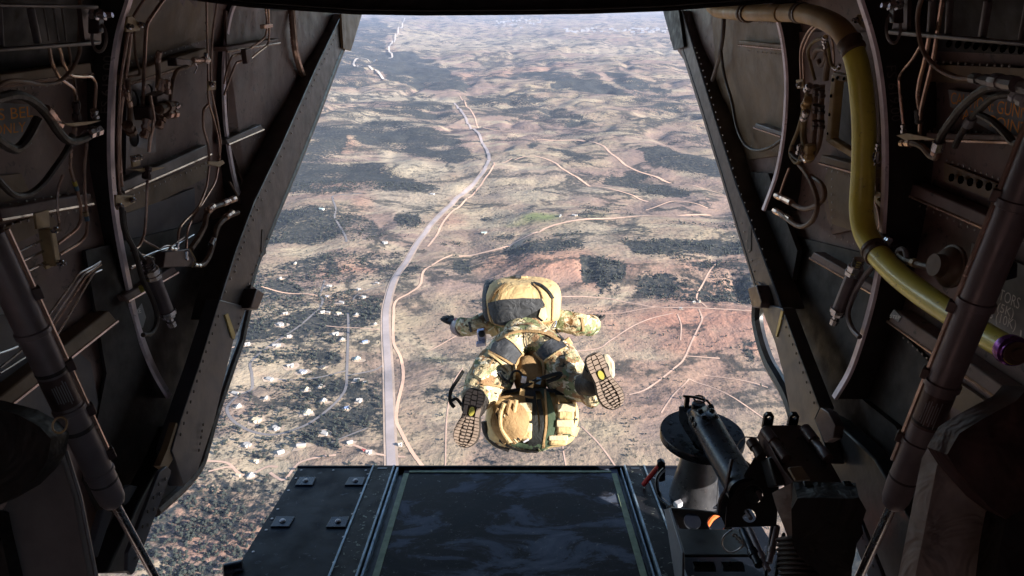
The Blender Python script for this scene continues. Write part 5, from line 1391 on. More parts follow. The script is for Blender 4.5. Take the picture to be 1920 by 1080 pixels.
# framed window
t = thing('framed_opening', WR(1578,210,.1), 'tan drilled frame round a dark opening left of the duct', 'frame')
for a, b, w in (((1563,140),(1552,265),9),((1560,142),(1600,150),14),((1552,262),(1600,292),12)): beam(1, a, b, w, 'brass' if w < 14 else 'skin_brown', 'frame_member', t, 0.1, 0.03)
panel(1, [(1565,148),(1600,155),(1600,285),(1556,262)], 0.04, 0.01, 'black', 'dark_pane', t)
mb = MB()
for q in ((1562,150),(1559,180),(1556,215),(1553,250),(1571,146),(1583,148)):
    p = WR(q[0], q[1], .102); mb.cyl(p, p+Vector((-.003,0,0)), .006, seg=7)
mb.build('holes', M['hole'], t, kind='stuff')
# small latch on rib
t = thing('spring_latch', WR(1645,290,.14), 'small steel spring latch on the edge of the starboard rib', 'latch')
p = WR(1645,294,.15); MB().ring(p, (1,0,0), UPV, 1, .003, 12, 5, .012, .02).build('loop', M['steel'], t)
fitting(1, (1647,268), (1645,280), 4, 'steel', 'pin', t, .15)
tubing(1, [(1640,310),(1642,290),(1647,272)], 1.5, 'steel', 'spring', None, None, .15, parent=t)
# corner bracket with bolts
t = thing('corner_bracket', WR(1655,445,.12), 'grey corner bracket with two bolts behind the duct elbow', 'bracket')
panel(1, [(1642,430),(1668,446),(1670,462),(1650,458)], 0.12, 0.02, 'gunbrown', 'plate', t, bevel=.003)
for a, b in (((1662,448),(1669,452)),((1655,450),(1662,457))): fitting(1, a, b, 5, 'steel', 'bolt', t, .14)
# hose fitting with disc flange and half ring
t = thing('pipe_flange', WR(1740,490,.12), 'brown pipe with a round flange right of the yellow duct', 'pipe fitting')
tubing(1, [(1686,478),(1700,488),(1720,495),(1745,502),(1768,508)], 7, 'collar', 'pipe', None, None, .14, smooth='c', parent=t)
p = WR(1786,500,.12); MB().lathe(p, (-1,0,0.1), [(0,.055),(.008,.055),(.010,.05),(.02,.045),(.03,.03),(.05,.028)], 20).build('flange', M['collar'], t)
MB().ring(WR(1690,483,.14), (0,1,0), (0,0,1), .025, .007, 16, 6).build('saddle_ring', M['placard'], t)
fitting(1, (1712,492), (1718,494), 7.6, 'brass', 'band', t, .14, [(0,1),(1,1)])
for a, b in (((1455,366),(1484,380)),((1452,394),(1482,412))): fitting(1, a, b, 5.6, 'tube', 'hose_sleeve', t, .125, [(0,.9),(.1,1),(.3,1),(.32,.9),(.5,.9),(.52,1),(1,1)])

# ---------------- the two ramp struts ----------------
def strut(side, a, b, rod_end, ra, rb, da, db, label, rings, band):
    A, B = at_depth(a[0], a[1], da), at_depth(b[0], b[1], db)
    t = thing('ramp_strut', B, label, 'strut', 'hydraulic struts that move the ramp')
    D = B-A; L_ = D.length; D.normalize()
    r0, r1 = ra/FPX*da, rb/FPX*db
    r = (r0+r1)/2
    MB().lathe(A, D, [(0,r),(L_*.60,r),(L_*.60,r*1.0),(L_*.93,r*1.0),(L_*.97,r*.93),(L_*.99,r*.75),(L_,r*.45)], 28).build('cylinder', M['strut'], t, angle=50)
    for f, w, q in rings:
        MB().lathe(A+D*(L_*f), D, [(0,r*1.0),(0.002,r*q),(w,r*q),(w+.002,r)], 28).build('collar', M['strut'] if q > 1.04 else M['dark'], t)
    MB().lathe(A+D*(L_*band[0]), D, [(0,r*1.012),(L_*(band[1]-band[0]),r*1.012)], 28).build('data_label', M['gunbrown'], t)
    up = (-A).normalized()*0.9
    u = D.cross((0,0,1)).normalized()
    # print lines on the label, lying on the barrel
    mb = MB()
    c = A+D*(L_*(band[0]+band[1])/2)
    view = (Vector((0,0,0))-c); view = (view-D*view.dot(D)).normalized(); w_ = D.cross(view)
    for k in range(7):
        ang = (k-3)*0.15
        dr = view*math.cos(ang)+w_*math.sin(ang); tn = D.cross(dr)
        hl = L_*(band[1]-band[0])*random.uniform(.22,.4)
        mb.obox(c+dr*r*1.014, D*hl, tn*.0009, dr*.0005)
    mb.build('print_lines', M['placard'], t, kind='stuff')
    # thin side tube with clips
    s_ = w_*(1 if w_.x*side < 0 else -1)
    MB().tube([A+s_*r*1.08, B-D*0.12+s_*r*1.08], .006, 6).build('side_tube', M['tube'], t)
    for f in (0.2, 0.45, 0.62, 0.8):
        MB().obox(A+D*(L_*f)+s_*r*1.05, D*.012, s_*.012, s_.cross(D)*.010).build('clip', M['gunbrown'], t, bevel=.002)
    R2 = at_depth(*rod_end)
    MB().cyl(B-D*.03, R2, r*.36, seg=16).build('rod', M['steel'], t)
    return t
strut(-1, (-25,440), (216,948), (292,1085,1.75), 26, 26, 1.22, 1.52, 'dark hydraulic strut crossing the lower left corner', [(.30,.012,1.12),(.44,.006,1.03),(.58,.012,1.10),(.66,.008,1.02),(.84,.01,1.08),(.885,.004,1.03)], (.46,.57))
strut(1, (1990,180), (1672,952), (1608,1090,1.78), 30, 27, 1.15, 1.55, 'grey hydraulic strut crossing the lower right corner', [(.20,.016,1.12),(.42,.016,1.14),(.625,.014,1.14),(.73,.006,1.03),(.79,.014,1.12),(.90,.004,1.03)], (.655,.745))
fit = thing('strut_valve', at_depth(1892,505,1.3), 'small valve block on the starboard strut beside the placard', 'valve')
MB().obox(at_depth(1888,506,1.3), (.012,0,.004), (0,.012,0), (-.004,0,.016)).build('block', M['gunblack'], fit, bevel=.003)
MB().cyl(at_depth(1892,490,1.3), at_depth(1890,505,1.3), .006).build('cap', M['tape_b'], fit)

# ---------------- seats and covers at the edges ----------------
def cloth_sheet(px, depth, name, mat, label, cat, thick=0.02, folds=0.01, seed=1, cuts=16, group=None, parent=None):
    """cloth with real folds: a filled outline subdivided and pushed in and out"""
    import bmesh
    bm = bmesh.new()
    P = [at_depth(q[0], q[1], q[2] if len(q) > 2 else depth) for q in px]
    vs = [bm.verts.new(p) for p in P]; bm.faces.new(vs)
    bmesh.ops.triangulate(bm, faces=bm.faces)
    for _ in range(5):
        es = [e for e in bm.edges if e.calc_length() > 0.05]
        if not es: break
        bmesh.ops.subdivide_edges(bm, edges=es, cuts=1)
        bmesh.ops.triangulate(bm, faces=[f for f in bm.faces if len(f.verts) > 3])
    for v in bm.verts:
        n = mnoise.noise(Vector((v.co.x*9+seed, v.co.y*5, v.co.z*4)))*folds + mnoise.noise(Vector((v.co.x*24+seed, v.co.y*14, v.co.z*9)))*folds*.45
        v.co += v.co.normalized()*(-n)
    ext = bmesh.ops.solidify(bm, geom=bm.faces[:], thickness=thick)
    bmesh.ops.recalc_face_normals(bm, faces=bm.faces)
    me = bpy.data.meshes.new(name); bm.to_mesh(me); bm.free(); me.shade_smooth(); me.set_sharp_from_angle(angle=rad(60)); me.materials.append(M[mat])
    o = bpy.data.objects.new(name, me); C.objects.link(o)
    if parent: 
        o.parent = parent; o.location = -wloc(parent)
    else: tag(o, label, cat, group)
    return o
st = thing('troop_bench', at_depth(100,960,1.35), 'smooth grey canvas bench panel standing in the lower left corner', 'bench')
cloth_sheet([(124,846),(150,930),(180,1090),(48,1090),(22,990),(16,955),(32,930),(80,905),(104,878)], 1.32, 'panel', 'canvas_smooth', '', '', .02, .004, 2, parent=st)
MB().tube([at_depth(a, b, 1.31) for a, b in [(124,846),(150,930),(182,1090)]], .004, 6).build('edge_piping', M['rail'], st)
cloth_sheet([(-80,735),(10,752),(70,768),(110,790),(130,812),(124,850),(104,880),(75,908),(30,934),(-80,960)], 1.26, 'black_cover', 'bag', 'black crumpled cover hanging above the grey seat panel, lower left', 'cover', .05, .02, 5)
rg = thing('buckle_ring', at_depth(115,800,1.2), 'small tan buckle ring on the black cover at the left', 'ring')
MB().ring(at_depth(112,797,1.2), (1,0,.2), UPV, .014, .002, 14, 5).build('ring', M['brass'], rg)
cloth_sheet([(-80,930),(16,960),(22,990),(46,1092),(-80,1092)], 1.3, 'dark_flap', 'bag', 'black flap filling the lower left corner', 'flap', .03, .01, 8)
fp = thing('hinge_plate', on_x(245,960,-1.15), 'pair of blue grey plates behind the foot of the port strut', 'plate')
fix_normals(MB().prism([on_x(a, b, -1.12) for a, b in [(232,915),(245,909),(262,912),(270,926),(250,938),(232,950),(228,930)]], (-.02,0,0)).build('upper_plate', M['sill_grey'], fp, bevel=.004))
fix_normals(MB().prism([on_x(a, b, -1.12) for a, b in [(195,955),(212,960),(184,1046),(168,1040)]], (-.02,0,0)).build('lower_plate', M['sill_grey'], fp, bevel=.004))
cloth_sheet([(1742,835),(1756,870),(1790,905),(1815,935),(1845,960),(1840,1000),(1828,1092),(1682,1092),(1700,1000),(1716,920),(1728,860)], 1.36, 'canvas_bag', 'canvas', 'worn grey canvas bag hanging at the lower right', 'bag', .05, .03, 11)
cloth_sheet([(1738,838),(1760,800),(1800,775),(1862,742),(1880,722),(1990,730),(1990,900),(1925,900),(1880,930),(1845,955),(1812,930),(1785,900),(1757,868)], 1.3, 'leather_cover', 'bag_brown', 'dark brown folded cover above the canvas bag, lower right', 'cover', .06, .035, 14)
cloth_sheet([(1848,960),(1880,935),(1925,902),(1990,880),(1990,1092),(1828,1092),(1838,1010)], 1.28, 'padded_back', 'bag', 'black seat back filling the lower right corner', 'seat', .05, .01, 17)
MB().tube([at_depth(a, b, 1.27) for a, b in [(1865,938),(1880,925),(1915,902),(1960,884)]], .0025, 5).build('strap_piping', M['tape_y'], label='short yellow piping on the black seat at the lower right', cat='piping')

# ---------------- the ramp ----------------
def deck_mat():
    m, nt, b = principled('worn_deck_rubber')
    n = noise_node(nt, 4.2, 10, 0.68, 0.7, stretch=(0.8, 1.4, 1)); r = ramp_node(nt, [(0.42, (0.006,0.006,0.008)), (0.50, (0.016,0.015,0.020)), (0.55, (0.07,0.085,0.125)), (0.70, (0.15,0.17,0.23))])
    nt.links.new(n.outputs['Fac'], r.inputs[0])
    n2 = noise_node(nt, 55, 10, 0.75, 0.5); r2 = ramp_node(nt, [(0.60,(0,0,0)),(0.68,(1,1,1))]); nt.links.new(n2.outputs['Fac'], r2.inputs[0])
    mx = nt.nodes.new('ShaderNodeMixRGB'); mx.inputs[2].default_value = (0.3,0.3,0.3,1)
    nt.links.new(r2.outputs[0], mx.inputs[0]); nt.links.new(r.outputs[0], mx.inputs[1]); nt.links.new(mx.outputs[0], b.inputs['Base Color'])
    r3 = ramp_node(nt, [(0.4,(0.32,)*3),(0.65,(0.62,)*3)]); nt.links.new(n.outputs['Fac'], r3.inputs[0]); nt.links.new(r3.outputs[0], b.inputs['Roughness'])
    n4 = noise_node(nt, 120, 5); bp = nt.nodes.new('ShaderNodeBump'); bp.inputs['Strength'].default_value = .2; bp.inputs['Distance'].default_value = .002
    nt.links.new(n4.outputs['Fac'], bp.inputs['Height']); nt.links.new(bp.outputs[0], b.inputs['Normal']); b.inputs['Specular IOR Level'].default_value = .06
    return m
M['deck_center'] = deck_mat()
M['deck_side'] = paint('smooth_blue_black_deck', (0.007, 0.009, 0.016), 0.5, var=0.3, scale=5, bump=0.08, wear=(0.045,0.052,0.07), wear_amt=0.015, spec=0.12)
M['rail_worn'] = paint('scratched_rail', (0.012, 0.012, 0.015), 0.5, spec=0.15, var=0.4, scale=9, wear=(0.42,0.46,0.38), wear_amt=0.025, bump=0.1, stretch=(1, 0.5, 1))
M['rail_edge'] = paint('worn_rail_edge', (0.22, 0.28, 0.33), 0.35, metal=0.5, var=0.5, scale=25, bump=0.1)
YE = 2.39; YN = 0.95
rp = thing('cargo_ramp', (0, YE, -1.88), 'lowered black cargo ramp with two rails and a scuffed centre panel', 'ramp')
def deck(x0, x1, y0, y1, h0, h1, name, mat, bevel=0.0, **k):
    vs = [Vector((x, y, ramp_z(y, h))) for h in (h0, h1) for (x, y) in ((x0,y0),(x1,y0),(x1,y1),(x0,y1))]
    return MB().add(vs, [(3,2,1,0),(4,5,6,7),(0,1,5,4),(1,2,6,5),(2,3,7,6),(3,0,4,7)]).build(name, M[mat], rp, bevel=bevel, **k)
deck(-0.925, -0.605, YN, YE, -.11, 0.0, 'side_panel', 'deck_side', .003)
deck(0.575, 0.925, YN, YE, -.11, 0.0, 'side_panel', 'deck_side', .003)
deck(-0.465, 0.455, YN, YE, -.11, -0.006, 'center_panel', 'deck_center', .002)
deck(-0.6, -0.51, YN, YE-.005, -.10, 0.012, 'rail', 'rail_worn', .002)
deck(0.485, 0.57, YN, YE-.005, -.10, 0.012, 'rail', 'rail_worn', .002)
for x, s in ((-0.601, 1), (-0.512, 1), (0.482, 1), (0.565, 1)):
    deck(x, x+0.007, YN, YE-.004, -.05, 0.0165, 'rail_edge', 'rail_edge', .001)
deck(-0.505, -0.467, YN, YE, -.10, -0.02, 'gutter', 'black')
deck(0.457, 0.480, YN, YE, -.10, -0.02, 'gutter', 'black')
deck(-0.497, -0.489, YN, YE-.01, -.05, 0.008, 'gutter_lip', 'rail_edge')
deck(0.466, 0.470, YN, YE-.01, -.05, 0.004, 'gutter_lip', 'rail_edge')
deck(-0.462, -0.44, YN, YE-.045, -.02, -0.003, 'green_strip', 'green_strip')
deck(0.425, 0.447, YN, YE-.045, -.02, -0.003, 'green_strip', 'green_strip')
deck(-0.44, 0.425, YE-.036, YE-.022, -.02, -0.0025, 'green_strip', 'green_strip')
deck(-0.93, 0.93, YE, YE+.012, -.12, 0.004, 'end_lip', 'deck_side', .002)
deck(0.44, 0.93, YE+.012, YE+.05, -.12, -0.03, 'sunlit_gold_ledge', 'gold')  # gold colour stands for sunlight on the right end of the lip
deck(-0.575, -0.535, YE-.035, YE-.02, 0.012, 0.0135, 'slot', 'black')
deck(0.51, 0.545, YE-.035, YE-.02, 0.012, 0.0135, 'slot', 'black')
PL = [((553,911),(562,896),(592,896),(586,911)), ((646,911),(655,896),(685,896),(680,911)), ((507,989),(518,970),(553,970),(542,989)), ((611,990),(622,971),(655,970),(648,990))]
for k, q in enumerate(PL):
    P = [on_ramp(a, b, 0.0005) for a, b in q]
    nrm = Vector((0, RS, 1)).normalized()
    tp = fix_normals(MB().prism(P, nrm*0.005).build('tie_down_plate', M['gunblack'], rp, bevel=.0015))
    c = sum(P, Vector())/4+nrm*0.006
    s = MB().lathe(c, nrm, [(0,.011),(.002,.011),(.003,.008),(.006,.008),(.0065,.004)], 14)
    so = s.build('stud', M['ring'], rp); so.parent = tp
    s = MB()
    for p in P:
        s.lathe(c.lerp(p, .8), nrm, [(0,.003),(.001,.003)], 6)
    so = s.build('screws', M['ring'], rp, kind='stuff'); so.parent = tp
mb = MB()
nrm = Vector((0, RS, 1)).normalized()
for a, b in [(565,882),(625,882),(686,882),(690,889),(555,897),(541,920),(521,955),(510,973),(499,994),(475,1035),(677,925),(661,964),(644,1007),(626,1055),(450,1072)]:
    p = on_ramp(a, b, 0.0); mb.lathe(p, nrm, [(0,.0055),(.0015,.0055),(.002,.003)], 8)
for y in np.linspace(1.3, 2.3, 9): mb.lathe(Vector((0.595, y, ramp_z(y))), nrm, [(0,.0055),(.0015,.0055),(.002,.003)], 8)
mb.build('screws', M['ring'], rp, kind='stuff')
ro = thing('ramp_roller', (-0.93, 1.72, -1.8), 'black roller bracket at the lower left edge of the ramp', 'roller')
a = on_ramp(418, 1072, .0); b_ = on_ramp(444, 1066, .0)
MB().lathe(a, (b_-a), [(0,.02),(.004,.026),(.06,.026),(.064,.02)], 18).build('drum', M['gunblack'], ro)
MB().lathe(b_+Vector((.0,0,.0)), (b_-a), [(0,.012),(.02,.012)], 10).build('axle', M['ring'], ro)

# ---------------- gun mount on the starboard side of the ramp ----------------
g = thing('gun_mount', on_ramp(1300, 945), 'black pedestal gun mount with round turntable and empty cradle, on the right of the ramp', 'gun mount')
U3 = Vector((0,0,1))
cb = on_ramp(1300, 938)
s = cb.dot(FWD)/FPX
MB().lathe(cb, U3, [(0,50*s),(.012,50*s),(.014,46*s),(.14,36*s),(.27,27*s),(.285,27*s)], 32).build('cone', M['cone'], g, angle=40)
dc = cb+U3*.288
MB().lathe(dc, U3, [(0,72*s),(.003,73.5*s),(.03,74*s),(.034,73*s)], 44).build('turntable', M['gunblack'], g, bevel=0)
top = dc+U3*.036
mb = MB()
for ang in (2.6, 0.35, 3.4, 5.4):
    mb.lathe(top+Vector((math.cos(ang)*58*s, math.sin(ang)*58*s, -.002)), U3, [(0,.008),(.0015,.008)], 10)
mb.build('bolt_holes', M['black'], g, kind='stuff')
def dpt(px, py, d): return at_depth(px, py, d)
D0 = top.dot(FWD)
# upright plate across the turntable
pl = [dpt(1272,762,D0+.02), dpt(1290,762,D0+.0), dpt(1312,805,D0-.06), dpt(1314,845,D0-.10), dpt(1304,842,D0-.10), dpt(1273,790,D0+.02)]
fix_normals(MB().prism(pl, (.02,.01,0)).build('upright_plate', M['gunblack'], g, bevel=.003))
A = dpt(1316,782,D0-.03); B = dpt(1398,925,D0-.50)
D = B-A
MB().lathe(A, D, [(0,22*s),(.01,26*s),(.12,26*s),(.125,25*s),(D.length,24.5*s)], 28).build('barrel_tube', M['gunblack'], g, angle=40)
Dn = D.normalized(); vv = (-A).normalized(); vv = (vv-Dn*vv.dot(Dn)).normalized(); ww = Dn.cross(vv)
for f in (.05,.095):
    for ang in (-.9,-.1,.7):
        dr = vv*math.cos(ang)+ww*math.sin(ang)
        MB().lathe(A+Dn*f+dr*26*s, dr, [(0,.011),(.005,.011),(.006,.007),(.009,.006)], 8).build('bolt', M['black'], g)
# clamp and knob on top
k0 = dpt(1308,775,D0-.03)
MB().lathe(k0-U3*.01, U3, [(0,.038),(.006,.040),(.012,.038),(.014,.026),(.05,.026),(.054,.022)], 20).build('swivel', M['gunblack'], g)
MB().ring(k0+U3*.062, (1,0,0), (0,1,.1), .02, .004, 16, 6).build('lock_ring', M['ring'], g)
MB().obox(k0+Vector((-.045,0,.05)), (.008,0,0), (0,.008,0), (0,0,.022)).build('lock_pin', M['gunblack'], g, bevel=.002)
MB().tube([k0+Vector((-.06,0,.075)), k0+Vector((-.02,.005,.068)), k0+Vector((.03,.0,.055)), k0+Vector((.05,-.01,.03))], .005, 6).build('latch_lever', M['black'], g)
MB().obox(k0+Vector((.045,-.01,.02)), (.01,0,.004), (0,.012,0), (-.004,0,.02)).build('latch_block', M['gunblack'], g, bevel=.003)
# side plates of the yoke, with lightening holes
def plate(outer, holes, th, name, mat):
    vec = (Vector((.35,.9,.1))).normalized()*th
    o0 = Vector(outer[0])
    n_ = (Vector(outer[2])-Vector(outer[0])).cross(Vector(outer[-2])-Vector(outer[0])).normalized()
    if n_.dot(o0) < 0: n_ = -n_
    # flatten on the plate plane
    fl = [Vector(p)-n_*(Vector(p)-o0).dot(n_) for p in outer]
    hl = [(Vector(c)-n_*(Vector(c)-o0).dot(n_), r) for c, r in holes]
    o = MB().plate_holes(fl, hl, n_*th).build(name, M[mat], g, bevel=0.0)
    return fix_normals(o)
plate([dpt(1346,894,2.22),dpt(1388,824,2.26),dpt(1398,818,2.26),dpt(1424,820,2.24),dpt(1434,850,2.2),dpt(1410,860,2.18),dpt(1400,960,2.12),dpt(1362,992,2.12),dpt(1341,945,2.16)],
      [(dpt(1388,880,2.2), .037), (dpt(1380,925,2.16), .026)], .012, 'yoke_plate', 'black')
plate([dpt(1362,950,2.03),dpt(1414,858,2.07),dpt(1440,858,2.06),dpt(1455,872,2.04),dpt(1462,900,2.02),dpt(1456,986,1.98),dpt(1360,988,2.0)],
      [(dpt(1414,925,2.02), .027), (dpt(1405,966,2.0), .020)], .012, 'yoke_plate', 'black')
MB().tube(catmull([dpt(1372,862,2.1), dpt(1366,890,2.08), dpt(1362,915,2.08), dpt(1350,938,2.1), dpt(1346,965,2.08)]), .006, 6).build('safety_cable', M['gunbrown'], g)
for a, b, r in (((1420,920),(1432,944),8),((1400,958),(1408,972),8)):
    MB().cyl(dpt(*a,2.06), dpt(*b,2.03), r*.0009, seg=10).build('pivot_bolt', M['strut'], g)
# cradle
c0 = [dpt(1427,802,2.1),dpt(1434,797,2.12),dpt(1500,796,2.12),dpt(1512,802,2.1),dpt(1556,862,1.98),dpt(1580,905,1.9),dpt(1488,905,1.9),dpt(1470,880,1.95),dpt(1452,850,1.98)]
cr = fix_normals(MB().prism(c0, (0.0,.02,-.05)).build('cradle', M['gunbrown'], g, bevel=.004))
for a, b, r in (((1434,806,2.08),(1476,862,1.96),.015),((1508,802,2.08),(1554,862,1.95),.0145),((1408,826,2.1),(1428,858,2.04),.015)):
    A_, B_ = dpt(*a), dpt(*b); L_ = (B_-A_).length
    MB().lathe(A_, B_-A_, [(0,r*.8),(.004,r*1.2),(L_*.42,r*1.2),(L_*.44,r*.95),(L_*.7,r*.95),(L_*.72,r*1.08),(L_*.98,r*1.08),(L_,r*.8)], 18).build('hinge_barrel', M['gunbrown'], g)
for x in (1442, 1489):
    c = dpt(x, 786, 2.12)
    MB().plate_holes([c+Vector((-.015,0,-.035)), c+Vector((.015,0,-.035)), c+Vector((.015,0,.01)), c+Vector((.008,0,.02)), c+Vector((-.008,0,.02)), c+Vector((-.015,0,.01))], [(c+Vector((0,0,.004)), .007)], (0,.012,0), 10).build('lug', M['gunblack'], g)
fix_normals(MB().prism([dpt(1478,876,1.90),dpt(1503,873,1.90),dpt(1520,898,1.86),dpt(1492,900,1.86)], (0,.004,-.01)).build('cradle_plate', M['skin_brown'], g, bevel=.002))
fix_normals(MB().prism([dpt(1440,858,2.0),dpt(1475,850,2.0),dpt(1492,905,1.95),dpt(1455,912,1.95)], (0,.05,-.05)).build('pivot_block', M['black'], g, bevel=.006))
MB().cyl(dpt(1506,913,1.86), dpt(1598,911,1.84), .007, seg=10).build('hinge_pin', M['strut'], g)
for a in (1516, 1590):
    MB().ring(dpt(a,930,1.84), (1,0,0), U3, .016, .0025, 14, 5, .6, 1.2).build('bag_ring', M['strut'], g)
    MB().obox(dpt(a-2,913,1.84), (.012,0,0), (0,.01,0), (0,0,.014)).build('bag_clamp', M['gunblack'], g, bevel=.003)
# frame box under the yoke
b0 = .0
plate([dpt(1258,952,2.42),dpt(1352,954,2.40),dpt(1372,988,2.34),dpt(1372,1000,2.34),dpt(1270,1000,2.36)],
      [(dpt(1297,980,2.38), .030), (dpt(1343,980,2.37), .030)], .012, 'frame_back', 'black')
fix_normals(MB().prism([dpt(1270,992,2.3),dpt(1392,992,2.28),dpt(1412,1040,2.14),dpt(1281,1040,2.16)], (0,0,-.012)).build('frame_shelf', M['black'], g, bevel=.002))
plate([dpt(1279,1032,2.14),dpt(1408,1032,2.12),dpt(1420,1100,2.06),dpt(1284,1100,2.08)],
      [(dpt(1322,1062,2.11), .034), (dpt(1376,1062,2.10), .034)], .010, 'frame_front', 'gunblack')
fix_normals(MB().prism([dpt(1250,955,2.42),dpt(1258,952,2.42),dpt(1284,1036,2.14),dpt(1284,1100,2.08),dpt(1272,1100,2.1)], (-.008,0,0)).build('frame_side', M['sill_grey'], g, bevel=.002))
for x in (1322, 1376):
    fix_normals(MB().prism([dpt(x-20,1062,2.16),dpt(x+20,1062,2.16),dpt(x+21,1072,2.15),dpt(x-20,1072,2.15)], (0,.02,0)).build('cross_bar', M['gunblack'], g))
MB().tube(catmull([dpt(1372,994,2.1),dpt(1358,1005,2.1),dpt(1354,1022,2.1),dpt(1368,1036,2.08),dpt(1388,1028,2.06),dpt(1392,1018,2.05),dpt(1376,1000,2.08)]), .003, 6).build('lanyard', M['ring'], g)
for k in range(4):
    p = dpt(1378+k*6, 1004+k*6, 2.07); MB().ring(p, (1,0,0), U3, .007, .002, 10, 5, 1, .7).build('chain_link', M['ring'], g)
for a, b, r, m in (((1392,992,2.1),(1424,1060,1.98),.014,'gunblack'),((1404,990,2.08),(1440,1070,1.96),.010,'strut'),((1458,985,2.0),(1442,1055,1.95),.009,'strut'),((1452,960,2.05),(1434,1090,1.95),.006,'gunblack'),((1470,1000,2.0),(1452,1090,1.9),.006,'gunblack')):
    A_, B_ = dpt(*a), dpt(*b); L_ = (B_-A_).length
    MB().lathe(A_, B_-A_, [(0,r*.7),(.006,r),(L_*.6,r),(L_*.61,r*1.25),(L_*.75,r*1.25),(L_*.76,r),(L_,r)], 12).build('support_rod', M[m], g)
# base ring and arms beside the cone
MB().tube(catmull([dpt(1245,880,2.62),dpt(1233,895,2.6),dpt(1232,915,2.58),dpt(1240,935,2.55),dpt(1258,950,2.48)]), .008, 8).build('base_hoop', M['gunblack'], g)
fix_normals(MB().prism([on_ramp(1228,905,.01),on_ramp(1250,895,.01),on_ramp(1345,905,.01),on_ramp(1352,955,.01),on_ramp(1250,955,.01)], (0,0,.012)).build('base_plate', M['gunblack'], g, bevel=.003))
fix_normals(MB().prism([on_ramp(1262,948,.03),on_ramp(1275,942,.03),on_ramp(1280,950,.03),on_ramp(1270,956,.03)], (0,0,.02)).build('white_tag', M['tape_w'], g, bevel=.003))
rr_ = thing('release_handle', on_ramp(1225, 900), 'red rod handle with a black hook at the right end of the ramp', 'handle')
MB().cyl(on_ramp(1207,908,.02), dpt(1236,873,2.66), .010, seg=12).build('rod', M['red'], rr_)
fix_normals(MB().prism([dpt(1233,868,2.66),dpt(1240,864,2.66),dpt(1248,868,2.66),dpt(1248,902,2.62),dpt(1236,905,2.62),dpt(1234,880,2.65)], (0,.02,0)).build('hook', M['gunblack'], rr_, bevel=.003))
ot = thing('orange_strap', on_ramp(1345, 972), 'orange strap seen through the hole of the black frame', 'strap')
MB().tube(catmull([on_ramp(1326,985,.03), on_ramp(1335,972,.05), on_ramp(1352,962,.05), on_ramp(1368,966,.03)]), .010, 8).build('webbing', M['orange'], ot)
# brass catcher bag
cb_ = thing('catcher_bag', dpt(1540,960,1.9), 'black canvas catcher bag with a corrugated hose hanging from the gun cradle', 'bag')
cloth_sheet([(1487,903,1.86),(1604,905,1.84),(1608,965,1.84),(1588,1000,1.86),(1562,1062,1.88),(1530,1062,1.88),(1505,1020,1.88),(1490,985,1.88)], 1.86, 'bag_body', 'bag', '', '', .10, .012, 21, parent=cb_)
A_, B_ = dpt(1500,1010,1.92), dpt(1512,1130,1.85); L_ = (B_-A_).length
prof = []
for k in range(13):
    prof += [(L_*k/13, .058), (L_*(k+.35)/13, .066), (L_*(k+.7)/13, .066), (L_*(k+.95)/13, .058)]
MB().lathe(A_, B_-A_, prof, 24).build('corrugated_hose', M['hose'], cb_)
cloth_sheet([(1452,924,1.95),(1487,905,1.9),(1492,985,1.9),(1488,1030,1.9),(1462,960,1.93)], 1.93, 'canvas_gusset', 'canvas', '', '', .01, .006, 24, parent=cb_)
MB().tube(catmull([dpt(1496,1010,1.83), dpt(1525,1035,1.80), dpt(1560,1044,1.8)]), .002, 5).build('cord', M['ring'], cb_)

# ---------------- the skydiver ----------------
from mathutils.bvhtree import BVHTree
def camo_mat():
    m, nt, b = principled('camouflage_cloth')
    L = nt.links.new
    def layer(scale, seed, lo, hi, col, prev):
        tc = nt.nodes.new('ShaderNodeTexCoord'); mp = nt.nodes.new('ShaderNodeMapping')
        mp.inputs['Location'].default_value = (seed, seed*.7, seed*.3); mp.inputs['Scale'].default_value = (1, 1, 1.9)
        n = nt.nodes.new('ShaderNodeTexNoise'); n.inputs['Scale'].default_value = scale; n.inputs['Detail'].default_value = 3; n.inputs['Distortion'].default_value = 0.6
        L(tc.outputs['Object'], mp.inputs[0]); L(mp.outputs[0], n.inputs['Vector'])
        r = ramp_node(nt, [(lo,(0,0,0)),(hi,(1,1,1))]); L(n.outputs['Fac'], r.inputs[0])
        mx = nt.nodes.new('ShaderNodeMixRGB'); L(r.outputs[0], mx.inputs[0]); mx.inputs[2].default_value = (*col,1)
        if isinstance(prev, tuple): mx.inputs[1].default_value = (*prev,1)
        else: L(prev, mx.inputs[1])
        return mx.outputs[0]
    c = layer(9, 1.0, .50, .55, (0.20,0.22,0.115), (0.45,0.365,0.225))
    c = layer(14, 5.0, .55, .58, (0.27,0.165,0.09), c)
    c = layer(18, 9.0, .58, .61, (0.62,0.56,0.42), c)
    c = layer(22, 13.0, .62, .64, (0.05,0.045,0.03), c)
    L(c, b.inputs['Base Color']); b.inputs['Roughness'].default_value = .9; b.inputs['Specular IOR Level'].default_value = .15
    n4 = noise_node(nt, 10, 4, .55, 1.6); n5 = noise_node(nt, 28, 3, .5, 1.2)
    ad = nt.nodes.new('ShaderNodeMath'); ad.operation = 'MULTIPLY_ADD'; ad.inputs[1].default_value = .4; L(n5.outputs['Fac'], ad.inputs[0]); L(n4.outputs['Fac'], ad.inputs[2])
    bp = nt.nodes.new('ShaderNodeBump'); bp.inputs['Strength'].default_value = .9; bp.inputs['Distance'].default_value = .035
    L(ad.outputs[0], bp.inputs['Height']); L(bp.outputs[0], b.inputs['Normal'])
    return m
M['camo'] = camo_mat()
M['tan_cloth'] = cloth('tan_nylon', (0.50,0.36,0.18), .15, .8, .5, 12)
M['tan_dark'] = cloth('coyote_webbing', (0.30,0.19,0.09), .2, .8, .3, 30)
